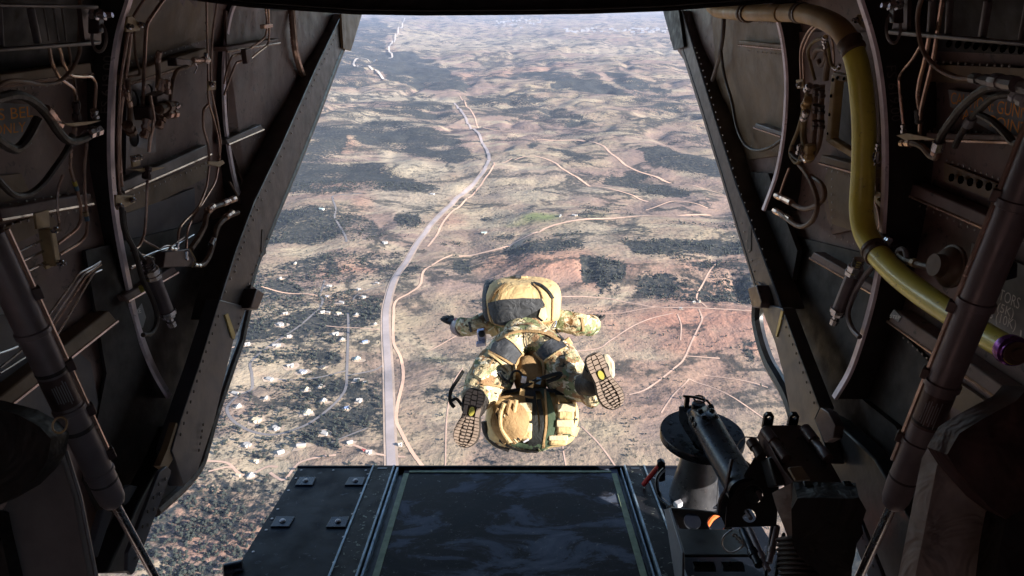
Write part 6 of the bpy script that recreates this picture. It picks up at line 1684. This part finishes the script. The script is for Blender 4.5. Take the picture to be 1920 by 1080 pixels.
M['tan_pale'] = cloth('pale_tan_webbing', (0.52,0.43,0.28), .15, .8, .2, 30)
M['grey_cloth'] = cloth('dark_grey_nylon', (0.045,0.047,0.052), .2, .6, .6, 14)
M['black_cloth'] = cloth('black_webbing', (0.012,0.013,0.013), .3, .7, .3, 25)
M['green_cloth'] = cloth('green_webbing', (0.05,0.075,0.045), .2, .8, .2, 25)
M['lug'] = paint('brown_rubber_lug', (0.27,0.20,0.155), .7, var=.2, scale=20)
M['boot'] = cloth('dark_boot', (0.03,0.026,0.024), .3, .6, .4, 20)
M['boot_tan'] = cloth('pale_boot_cuff', (0.42,0.36,0.26), .1, .8, .3, 20)
M['groove'] = paint('dark_sole', (0.05,0.038,0.03), .8)
M['yellow'] = paint('yellow_sole_emblem', (0.42,0.37,0.06), .6, bump=0)
M['skin_tone'] = paint('skin', (0.40,0.24,0.17), .5, bump=0)
M['silver'] = paint('silver_grey_case', (0.35,0.35,0.45), .3, metal=.4)

def subdiv_obj(name, verts, edges, radii, mat, parent, root=0, levels=2, post=None):
    off = wloc(parent)
    me = bpy.data.meshes.new(name); me.from_pydata([tuple(Vector(v)-off) for v in verts], edges, [])
    o = bpy.data.objects.new(name, me); C.objects.link(o)
    sk = o.modifiers.new('skin', 'SKIN'); sk.use_smooth_shade = True; sk.branch_smoothing = .6
    if not me.skin_vertices: pass
    for i, r in enumerate(radii):
        d = me.skin_vertices[0].data[i]
        d.radius = r if hasattr(r, '__len__') else (r, r); d.use_root = (i == root)
    sb = o.modifiers.new('sub', 'SUBSURF'); sb.levels = levels; sb.render_levels = levels
    bpy.context.view_layer.update()
    dg = bpy.context.evaluated_depsgraph_get()
    m2 = bpy.data.meshes.new_from_object(o.evaluated_get(dg))
    bpy.data.objects.remove(o)
    m2.name = name
    if post:
        for v in m2.vertices: v.co = post(v.co+off)-off
    m2.materials.clear(); m2.materials.append(M[mat]); m2.shade_smooth()
    o = bpy.data.objects.new(name, m2); C.objects.link(o); o.parent = parent
    return o
PEL = at_depth(990, 645, 3.74)
man = thing('person', PEL, 'skydiver in camouflage leaping belly down off the ramp, boots towards the camera', 'person')
J = {
 'pel': (at_depth(990,646,3.76), .125), 'sp': (at_depth(986,618,3.95), .14), 'ch': (at_depth(981,604,4.18), .15), 'nk': (at_depth(979,588,4.36), .07),
 'hl': (at_depth(957,655,3.70), .13), 'hr': (at_depth(1024,655,3.70), .13),
 'tl': (at_depth(930,686,3.58), .138), 'tr': (at_depth(1051,688,3.58), .138),
 'kl': (at_depth(907,728,3.44), .112), 'kr': (at_depth(1080,728,3.44), .11),
 'cl': (at_depth(893,748,3.32), .070), 'cr': (at_depth(1100,726,3.34), .070),
 'al': (at_depth(888,762,3.24), .056), 'ar': (at_depth(1112,718,3.25), .056),
 'sl': (at_depth(930,602,4.14), .085), 'sr': (at_depth(1038,602,4.14), .085),
 'ml': (at_depth(903,608,4.08), .068), 'mr': (at_depth(1066,606,4.08), .075),
 'el': (at_depth(882,612,4.06), .063), 'er': (at_depth(1094,608,4.06), .070),
 'wl': (at_depth(862,611,4.16), .046), 'wr': (at_depth(1110,606,4.20), .056),
}
names = list(J)
E = [('pel','sp'),('sp','ch'),('ch','nk'),('pel','hl'),('pel','hr'),('hl','tl'),('hr','tr'),('tl','kl'),('tr','kr'),('kl','cl'),('kr','cr'),('cl','al'),('cr','ar'),
     ('ch','sl'),('ch','sr'),('sl','ml'),('sr','mr'),('ml','el'),('mr','er'),('el','wl'),('er','wr')]
def wrinkle(v):
    n = mnoise.noise(v*9)*.014+mnoise.noise(v*22)*.008
    return v+Vector((mnoise.noise(v*11+Vector((3,0,0))), mnoise.noise(v*11+Vector((0,5,0))), mnoise.noise(v*11+Vector((0,0,7)))))*.016+Vector((0,0,n))
body = subdiv_obj('body', [J[n][0] for n in names], [(names.index(a), names.index(b)) for a, b in E], [J[n][1] for n in names], 'camo', man, 0, 3, wrinkle)
# head and helmet, beyond the parachute pack
hc = at_depth(979, 584, 4.52)
def ellip(c, ax, ay, az, e1=1.0, e2=1.0, n=24, m=14, bump=0.0):
    """superellipsoid on three half-axes"""
    def f(w, e): return math.copysign(abs(w)**e, w)
    mb = MB(); vs = []; c = Vector(c)
    for i in range(m+1):
        ph = -math.pi/2+math.pi*i/m
        for j in range(n):
            th = 2*math.pi*j/n
            x = f(math.cos(ph), e1)*f(math.cos(th), e2); y = f(math.cos(ph), e1)*f(math.sin(th), e2); z = f(math.sin(ph), e1)
            p = c+ax*x+ay*y+az*z
            if bump: p += (p-c).normalized()*(mnoise.noise(p*8)*bump+mnoise.noise(p*21)*bump*.5)
            vs.append(p)
    fs = [(i*n+j, i*n+(j+1)%n, (i+1)*n+(j+1)%n, (i+1)*n+j) for i in range(m) for j in range(n)]
    return mb.add(vs, fs)
X3, Y3 = Vector((1,0,0)), Vector((0,1,0))
ellip(hc, X3*.078, Vector((0,.09,-.03)), Vector((0,.03,.105)), 1, 1).build('head', M['skin_tone'], man)
ellip(hc+Vector((0,-.01,.02)), X3*.10, Vector((0,.12,-.03)), Vector((0,.03,.11)), .9, 1).build('helmet', M['tan_cloth'], man)
for sx in (-1, 1): ellip(hc+Vector((sx*.1,0,-.01)), X3*.018, Y3*.035, U3*.04, .8, .8, 12, 8).build('ear_cup', M['grey_cloth'], man)
MB().tube([hc+Vector((0,.10,-.055)), hc+Vector((0,.115,-.05))], [.012,.008], 6).build('nose', M['skin_tone'], man)
# hands: palm and five bent fingers
def hand(w, d, up, side, label=None):
    d = d.normalized(); up = (up-d*up.dot(d)).normalized(); s_ = d.cross(up)*side
    vs = [w, w+d*.05, w+d*.085]; ed = [(0,1),(1,2)]; rd = [(.028,.02),(.036,.018),(.038,.016)]
    lens = (.06,.072,.068,.052)
    for k in range(4):
        a = w+d*.075+s_*(k-1.5)*.021
        L_ = lens[k]; i = len(vs)
        vs += [a, a+d*L_*.55-up*.006, a+d*L_*.95-up*.022]
        ed += [(2,i),(i,i+1),(i+1,i+2)]; rd += [.011,.0095,.008]
    i = len(vs); a = w+d*.03-s_*.03
    vs += [a, a+d*.03-s_*.022+up*.008, a+d*.06-s_*.03+up*.012]; ed += [(1,i),(i,i+1),(i+1,i+2)]; rd += [.013,.011,.009]
    return subdiv_obj('glove', vs, ed, rd, 'boot', man, 1, 1)
hand(J['wl'][0]+Vector((-.02,.02,0)), Vector((-.55,.7,.12)), U3, 1)
hand(J['wr'][0]+Vector((.01,.02,0)), Vector((.25,.95,.0)), U3, -1)
MB().lathe(J['wl'][0]+Vector((.02,-.02,0)), J['wl'][0]-J['el'][0], [(0,.056),(.02,.060),(.06,.052),(.07,.05)], 16).build('cuff', M['strut'], man)
MB().lathe(J['wr'][0]+Vector((-.03,-.03,0)), J['wr'][0]-J['er'][0], [(0,.066),(.03,.07),(.06,.066),(.07,.062)], 16).build('cuff', M['camo'], man)
MB().lathe(J['wl'][0]+Vector((-.02,.01,.03)), U3, [(0,.014),(.012,.014)], 12).build('red_button', M['red'], man)

def bvh_of(o):
    dg = bpy.context.evaluated_depsgraph_get(); dg.update()
    ob = o.evaluated_get(dg); me = ob.to_mesh(); off = wloc(o)
    b = BVHTree.FromPolygons([v.co+off for v in me.vertices], [tuple(p.vertices) for p in me.polygons]); ob.to_mesh_clear()
    return b
def drape_pt(bv, px, py, off, fallback):
    d = ray(px, py).normalized()
    hit = bv.ray_cast(Vector((0,0,0)), d)
    if hit[0] is None:
        p, n, _, _ = bv.find_nearest(ray(px, py)*fallback)
        return p+n*off
    n = hit[1] if hit[1].dot(d) < 0 else -hit[1]
    return hit[0]+(n*.6-d*.4)*off
def drape_poly(bv, px, off, name, mat, parent, fb, thick=.006, maxe=6):
    import bmesh
    bm = bmesh.new(); vs = [bm.verts.new((a, b, 0)) for a, b in px]; bm.faces.new(vs)
    bmesh.ops.triangulate(bm, faces=bm.faces)
    for _ in range(5):
        es = [e for e in bm.edges if e.calc_length() > maxe]
        if not es: break
        bmesh.ops.subdivide_edges(bm, edges=es, cuts=1); bmesh.ops.triangulate(bm, faces=[f for f in bm.faces if len(f.verts) > 3])
    o_ = wloc(parent)
    P = {v: drape_pt(bv, v.co.x, v.co.y, off, fb) for v in bm.verts}
    for v in bm.verts: v.co = P[v]-o_
    bmesh.ops.solidify(bm, geom=bm.faces[:], thickness=thick); bmesh.ops.recalc_face_normals(bm, faces=bm.faces)
    me = bpy.data.meshes.new(name); bm.to_mesh(me); bm.free(); me.shade_smooth(); me.set_sharp_from_angle(angle=rad(50)); me.materials.append(M[mat])
    o = bpy.data.objects.new(name, me); C.objects.link(o); o.parent = parent
    return o
def drape_strip(bv, px, w, off, name, mat, parent, fb, thick=.004, n=10):
    """webbing laid on a surface along a line of the photograph"""
    P = catmull([Vector((a, b, 0)) for a, b in px], n)
    vs = []
    for i, p in enumerate(P):
        t = (P[min(i+1,len(P)-1)]-P[max(i-1,0)]).normalized(); s_ = Vector((-t.y, t.x, 0))*w/2
        c = drape_pt(bv, p.x, p.y, off, fb); a = drape_pt(bv, p.x+s_.x, p.y+s_.y, off, fb); b = drape_pt(bv, p.x-s_.x, p.y-s_.y, off, fb)
        vw = c.normalized()*thick
        vs += [a, c-vw*.3, b, b+vw, c+vw, a+vw]
    fs = [(i*6+k, i*6+(k+1)%6, (i+1)*6+(k+1)%6, (i+1)*6+k) for i in range(len(P)-1) for k in range(6)]
    fs += [tuple(range(5,-1,-1)), tuple(len(vs)-6+k for k in range(6))]
    return fix_normals(MB().add(vs, fs).build(name, M[mat], parent, angle=50))
bb = bvh_of(body)
for q in ([(919,659),(924,646),(931,637),(947,634),(962,646),(978,666),(962,683),(943,669)], [(1006,660),(1024,641),(1040,634),(1052,637),(1062,651),(1038,662),(1021,676)]):
    drape_poly(bb, q, .008, 'thigh_patch', 'grey_cloth', man, 3.7)
for q, w, m in (([(916,660),(940,672),(963,685),(972,674),(980,664)], 4, 'tan_dark'), ([(947,633),(964,645),(980,664)], 3, 'tan_cloth'), ([(999,664),(1012,672),(1020,680),(1021,700),(1020,712)], 4, 'tan_dark'),
                ([(1021,678),(1040,664),(1062,652)], 3, 'tan_cloth'), ([(963,685),(962,700),(962,712)], 5, 'tan_cloth'), ([(986,615),(986,640),(988,665)], 1.6, 'grey_cloth'),
                ([(915,662),(935,677),(955,695)], 5, 'tan_cloth'), ([(1042,616),(1050,632),(1056,640)], 4, 'black_cloth'), ([(904,722),(930,724),(955,730)], 3, 'tan_dark')):
    drape_strip(bb, q, w, .012, 'harness_strap', m, man, 3.7)
drape_poly(bb, [(1060,668),(1075,664),(1085,676),(1076,690),(1062,684)], .02, 'cargo_pocket', 'camo', man, 3.6, .02)
drape_poly(bb, [(893,690),(912,678),(920,694),(902,712),(890,706)], .02, 'cargo_pocket', 'camo', man, 3.6, .02)
for q, w, m in (([(930,640),(960,626),(988,622),(1020,626),(1050,640)], 5, 'tan_dark'), ([(935,700),(945,712),(960,720)], 4, 'black_cloth'), ([(1030,700),(1045,708),(1062,706)], 4, 'tan_dark'),
                ([(900,700),(915,690),(925,676)], 3, 'tan_dark'), ([(1062,660),(1072,680),(1080,700)], 3, 'tan_dark'), ([(880,604),(884,622)], 4, 'grey_cloth'), ([(1090,596),(1094,620)], 4, 'tan_dark')):
    drape_strip(bb, q, w, .012, 'harness_strap', m, man, 3.7)
# altimeter case and small fittings
a0 = at_depth(903, 628, 3.95)
MB().obox(a0, (.024,0,.004), (0,.02,0), (-.004,0,.036)).build('camera_case', M['silver'], man, bevel=.008)
MB().obox(at_depth(902,644,3.93), (.028,0,.004), (0,.018,0), (0,0,.012)).build('wrist_altimeter', M['silver'], man, bevel=.004)
MB().lathe(at_depth(903,626,3.92), -a0, [(0,.02),(.006,.02),(.008,.015)], 16).build('lens', M['black'], man)
for (a, b, d) in ((925,622,3.9), (1064,642,3.85)):
    MB().obox(at_depth(a,b,d), (.018,0,.014), (0,.008,0), (-.012,0,.02)).build('buckle', M['tan_cloth'], man, bevel=.003)
MB().tube(catmull([at_depth(1032,618,3.84),at_depth(1038,606,3.84),at_depth(1043,602,3.86),at_depth(1040,612,3.84),at_depth(1034,616,3.84)]), .004, 6).build('carabiner', M['steel'], man)
ellip(at_depth(1108,738,3.32), X3*.05, Vector((.0,-.06,.0)), U3*.06, 1, 1, 16, 10, .01).build('trouser_hem', M['camo'], man, angle=80)
# boots
def boot(heel, toe, dh, dt, ankle, knee, roll, label):
    Hh, T = at_depth(*heel, dh), at_depth(*toe, dt)
    ax = (T-Hh); Lh = ax.length; ax.normalize()
    n_ = (-(Hh+T)*.5).normalized(); n_ = (n_-ax*n_.dot(ax)).normalized()
    s_ = ax.cross(n_).normalized()
    n_ = (n_+s_*roll).normalized(); s_ = ax.cross(n_).normalized()
    prof = [(0,.014),(.02,.026),(.07,.037),(.15,.041),(.28,.040),(.42,.036),(.52,.039),(.64,.049),(.76,.053),(.86,.049),(.93,.038),(.98,.022),(1,.008)]
    def cen(f): return .006*math.sin(f*3.1)*(-1 if roll > 0 else 1)
    up_ = [Hh+ax*Lh*f+s_*(w*1.12+cen(f)) for f, w in prof]; dn = [Hh+ax*Lh*f+s_*(-w*1.12+cen(f)) for f, w in prof]
    outline = up_+list(reversed(dn))
    root = MB()
    # foot: stacked outlines shrinking away from the sole
    vs = []; layers = [(-.004,1.0),(-.03,1.03),(-.055,.97),(-.075,.80),(-.09,.5)]
    c0 = sum(outline, Vector())/len(outline)
    for h, k in layers:
        for i, p in enumerate(outline):
            f = (p-Hh).dot(ax)/Lh
            hh = h*(1.25-.55*f)
            vs.append(c0.lerp(p, k) + n_*hh + ax*(0 if h > -.06 else -.03))
    m = len(outline)
    fs = [(i*m+j, i*m+(j+1)%m, (i+1)*m+(j+1)%m, (i+1)*m+j) for i in range(len(layers)-1) for j in range(m)]
    fs += [tuple(range(m-1,-1,-1)), tuple((len(layers)-1)*m+j for j in range(m))]
    bt = fix_normals(root.add(vs, fs).build('boot', M['boot'], man, angle=70))
    if label: bt['label'] = label
    ha = Hh+ax*Lh*.24-n_*.05
    sh = MB().tube(catmull([ha, ha.lerp(ankle,.6)-n_*.02, ankle, ankle.lerp(knee,.42)]), [.05]*0 or .060, 16).build('shaft', M['boot'], man, angle=70); sh.parent = bt; 
    so = fix_normals(MB().prism(outline, n_*.012).build('sole', M['groove'], man)); so.parent = bt
    tr = MB()
    def lug(f0, f1, a, b):
        w0 = float(np.interp(f0, [p[0] for p in prof], [p[1] for p in prof]))*1.08; w1 = float(np.interp(f1, [p[0] for p in prof], [p[1] for p in prof]))*1.08
        q = [Hh+ax*Lh*f0+s_*(w0*a+cen(f0)), Hh+ax*Lh*f0+s_*(w0*b+cen(f0)), Hh+ax*Lh*f1+s_*(w1*b+cen(f1)), Hh+ax*Lh*f1+s_*(w1*a+cen(f1))]
        tr.prism([p+n_*.0125 for p in q], n_*.007)
    fsx = [.02,.075,.13,.185,.24,.295]
    for a, b in zip(fsx, fsx[1:]):
        lug(a+.006, b-.006, -.97, -.38); lug(a+.006, b-.006, .38, .97)
    for a, b in ((.03,.10),(.12,.19),(.21,.28)): lug(a, b, -.28, .28)
    lug(.305,.46,-.95,-.5); lug(.305,.46,.5,.95)
    fsx = [.47,.525,.58,.635,.69,.745,.80,.855,.905,.95,.985]
    for a, b in zip(fsx, fsx[1:]):
        lug(a+.006, b-.006, -.97, -.55); lug(a+.006, b-.006, .55, .97)
    for k, (a, b) in enumerate(zip(fsx[:-1], fsx[1:])):
        lug(a+.012, b-.012, -.45+.1*(k%2), -.04); lug(a+.022, b-.004, .04, .45-.1*(k%2))
    tr_o = fix_normals(tr.build('tread', M['lug'], man, kind='stuff')); tr_o.parent = bt
    lug_c = Hh+ax*Lh*.385+s_*cen(.385)+n_*.013
    em = MB(); em.add([lug_c+ax*math.cos(t_)*.022+s_*math.sin(t_)*.013+n_*z for z in (0,.005) for t_ in np.linspace(0,2*math.pi,13)[:-1]], [tuple(range(12)), tuple(range(23,11,-1))]+[(i,(i+1)%12,(i+1)%12+12,i+12) for i in range(12)])
    eo = fix_normals(em.build('emblem', M['yellow'], man)); eo.parent = bt
    return bt
boot((893,729), (867,838), 3.16, 3.12, J['al'][0], J['kl'][0], .12, 'left boot with a brown lugged sole facing the camera, toe down')
boot((1110,664), (1158,765), 3.16, 3.12, J['ar'][0], J['kr'][0], -.12, 'right boot with a brown lugged sole, toe pointing down to the right')
for q, dd in (([(1128,664),(1140,663),(1152,680),(1153,704),(1146,715),(1134,690)], 3.26), ([(862,735),(876,726),(890,728),(880,745),(866,752)], 3.24)):
    P_ = [at_depth(x_, y_, dd) for x_, y_ in q]
    fix_normals(MB().prism(P_, P_[0].normalized()*.05).build('boot_tongue', M['boot_tan'], man, bevel=.012))
for q in ([(860,728),(875,722),(893,726),(900,718),(895,712)], [(842,700),(842,700)]):
    if len(q) > 3: MB().tube(catmull([at_depth(a, b, 3.14) for a, b in q]), .003, 5).build('lace', M['boot_tan'], man)
for q, w in (([(869,695),(858,712),(846,732),(844,752),(852,764)], 7), ([(845,752),(856,748),(866,760)], 6)):
    P = catmull([at_depth(a, b, 3.3) for a, b in q], 6)
    vs = []
    for i, p in enumerate(P):
        t_ = (P[min(i+1,len(P)-1)]-P[max(i-1,0)]).normalized(); sd = t_.cross(p.normalized())*w/FPX*3.3/2
        vs += [p+sd, p-sd, p-sd+p.normalized()*.004, p+sd+p.normalized()*.004]
    fs = [(i*4+k, i*4+(k+1)%4, (i+1)*4+(k+1)%4, (i+1)*4+k) for i in range(len(P)-1) for k in range(4)]
    fix_normals(MB().add(vs, fs+[(0,1,2,3)]).build('loose_strap', M['black_cloth'], man))

# ---- parachute container on the back ----
pc = at_depth(981, 566, 4.0)
pk = thing('parachute_container', pc, 'tan rounded parachute pack with a dark grey pocket on the skydiver\'s back', 'parachute pack')
yy = Vector((0,.19,-.035)); zz = Vector((0,.03,.132))
shell = ellip(pc, X3*.222, yy, zz, .62, .62, 40, 24, .008).build('shell', M['tan_cloth'], pk, angle=80)
pb = bvh_of(shell)
drape_poly(pb, [(916,568),(940,562),(980,559),(1015,560),(1021,570),(1006,580),(985,591),(966,601),(958,606),(940,606),(927,602),(920,585)], .010, 'pocket', 'grey_cloth', pk, 4.0, .01)
drape_poly(pb, [(966,602),(1006,581),(1022,574),(1026,598),(1000,606),(962,608)], .004, 'pocket_shade', 'black_cloth', pk, 4.0, .003)  # black patch: shade below the pocket put into colour
drape_poly(pb, [(1014,578),(1022,575),(1026,592),(1020,600),(1010,592)], .012, 'pocket_tab', 'tan_pale', pk, 4.0, .006)
for q, w, m, nm in (([(948,532),(930,546),(917,566)], 5, 'tan_dark', 'flap_edge_or_shadow'), ([(948,533),(940,545),(934,562)], 2, 'tan_dark', 'seam'), ([(1000,531),(1015,536),(1028,547),(1037,560)], 4.5, 'black_cloth', 'flap_edge_or_shadow'),  # black right edge: the ridge's cast shadow drawn as a strip
                    ([(1036,560),(1036,580),(1035,602)], 2.2, 'tan_dark', 'seam'), ([(1000,533),(1012,545),(1018,560)], 2, 'tan_dark', 'seam'), ([(919,560),(916,580),(922,606)], 3, 'tan_dark', 'seam'),
                    ([(922,606),(960,611),(1000,610),(1035,602)], 3, 'tan_dark', 'seam')):
    drape_strip(pb, q, w, .008, nm, m, pk, 4.0)
h0 = at_depth(973, 527, 4.02)
MB().obox(h0, X3*.055, Vector((0,.012,.0)), Vector((0,.012,.026))).build('grab_handle', M['tan_cloth'], pk, bevel=.008)
MB().obox(at_depth(971,519,4.0), X3*.020, Vector((0,.012,.0)), Vector((0,.0,.008))).build('handle_pad', M['grey_cloth'], pk, bevel=.003)
ellip(at_depth(918,562,4.03), X3*.045, Y3*.14, Vector((0,.03,.10)), .8, .8, 16, 10).build('shaded_side_bolster', M['grey_cloth'], pk)  # dark grey holds the pack's shaded left side in its colour

# ---- rucksack hanging behind the legs ----
rc = at_depth(997, 786, 3.46)
rk = thing('rucksack', rc, 'tan rucksack with dark straps hanging beneath the skydiver between the boots', 'rucksack')
vz = (-rc).normalized(); vy = (U3-vz*U3.dot(vz)).normalized()
shell = ellip(rc-vz*.05, X3*.235, vz*.17, vy*.150, .62, .62, 40, 24, .012).build('shell', M['tan_cloth'], rk, angle=80)
shell2 = ellip(rc-vz*.05+X3*-.02-vy*.04, X3*.215, vz*.15, vy*.12, .7, .7, 30, 18, .02).build('lower_pocket', M['camo'], rk, angle=80)
rb = bvh_of(shell)
ellip(at_depth(957,790,3.27), Vector((.085,0,-.01)), vz*.06, vy*.098, .9, .9, 28, 18, .016).build('rolled_pouch', M['tan_dark'], rk, angle=80)
for k, q in enumerate(([(945,756),(938,778),(941,805),(956,830)], [(957,750),(951,775),(953,805),(966,832)], [(968,750),(964,775),(965,800),(974,825)], [(934,765),(928,785),(934,810),(948,832)])):
    MB().tube(catmull([at_depth(a, b, 3.215+.012*k) for a, b in q]), .010, 8).build('fold', M['tan_dark' if k % 2 else 'tan_cloth'], rk)
for yk in (762, 778, 796, 812):
    drape_strip(rb, [(1040,yk),(1056,yk+1),(1074,yk-2)], 8, .012, 'webbing_row', 'tan_pale', rk, 3.4)
    drape_strip(rb, [(972,yk-2),(982,yk-1),(994,yk)], 8, .012, 'webbing_row', 'tan_pale', rk, 3.4)
for q, w, m in (([(993,728),(996,760),(999,800),(1000,838)], 20, 'black_cloth'), ([(1016,728),(1028,755),(1034,785),(1030,815),(1012,838)], 13, 'green_cloth'),
                ([(925,768),(920,790),(928,815),(950,832)], 6, 'tan_cloth'), ([(1068,742),(1079,765),(1080,790),(1072,815)], 10, 'tan_cloth'), ([(1046,745),(1052,790),(1042,830)], 5, 'tan_dark'),
                ([(960,828),(1000,834),(1040,826),(1066,812)], 8, 'green_cloth'), ([(930,745),(960,737),(1000,734),(1050,738)], 6, 'black_cloth'), ([(1010,750),(1016,790),(1012,830)], 8, 'black_cloth')):
    drape_strip(rb, q, w, .022, 'strap', m, rk, 3.4)
ellip(at_depth(995,706,3.56), X3*.085, vz*.07, vy*.11, .8, .8, 24, 14, .015).build('back_panel', M['tan_dark'], rk, angle=80)
for a, b, w, h in ((1060,772,.045,.04),(1058,800,.045,.035),(1046,824,.05,.025),(985,772,.035,.045),(985,808,.035,.04)):
    q = drape_pt(rb, a, b, .01, 3.4)
    MB().obox(q, X3*w*.9, vz*.03, vy*h).build('pouch', M['tan_cloth'], rk, bevel=.012)
    MB().obox(q+vz*.032+vy*h*.45, X3*w*.93, vz*.004, vy*h*.5).build('pouch_flap', M['tan_pale'], rk, bevel=.004)
for q, w, m in (([(925,752),(960,746),(1000,748)], 3, 'tan_dark'), ([(1040,742),(1060,744),(1076,752)], 4, 'black_cloth'), ([(1044,786),(1060,788),(1078,786)], 3, 'black_cloth'), ([(972,786),(984,788),(996,788)], 3, 'tan_dark'),
                ([(1022,735),(1024,790),(1018,836)], 4, 'tan_dark'), ([(938,822),(970,838),(1010,842)], 4, 'black_cloth')):
    drape_strip(rb, q, w, .026, 'strap', m, rk, 3.4)
for k in range(5):
    MB().tube(catmull([at_depth(a+k*5, b+(k%2)*4, 3.22) for a, b in [(930,774),(936,790),(944,812),(955,826)]]), .004, 5).build('cord', M['tan_pale' if k % 2 else 'black_cloth'], rk)
# side frame piece and small cords between the legs
MB().tube(catmull([at_depth(a, b, 3.42) for a, b in [(908,790),(912,812),(930,832),(955,842)]]), .016, 8).build('frame_edge', M['boot'], rk)
MB().tube(catmull([at_depth(a, b, 3.38) for a, b in [(938,728),(955,712),(962,698),(972,696),(980,706),(982,725)]]), .006, 6).build('lowering_line', M['black_cloth'], rk)
for a, b, d, m in ((982,712,3.36,'tape_w'), (979,735,3.34,'tan_cloth'), (1010,714,3.36,'tape_b'), (996,720,3.36,'tan_cloth')):
    MB().obox(at_depth(a,b,d), (.012,0,-.003), (0,.005,0), (.003,0,.018)).build('strap_end', M[m], rk, bevel=.002)
MB().tube(catmull([at_depth(a, b, 3.36) for a, b in [(975,728),(1000,716),(1025,706),(1050,700),(1046,708),(1025,716)]]), .010, 8).build('sling', M['black_cloth'], rk)
MB().obox(at_depth(986,826,3.24), (.012,0,.008), (0,.004,0), (-.003,0,.004)).build('buckle', M['tape_w'], rk, bevel=.001)

# the jumper is already clear of the ramp: a tall man about four and a half metres from the lens
for t_ in (man, pk, rk):
    t_.location = t_.location * 1.13; t_.scale = (1.13, 1.13, 1.13)
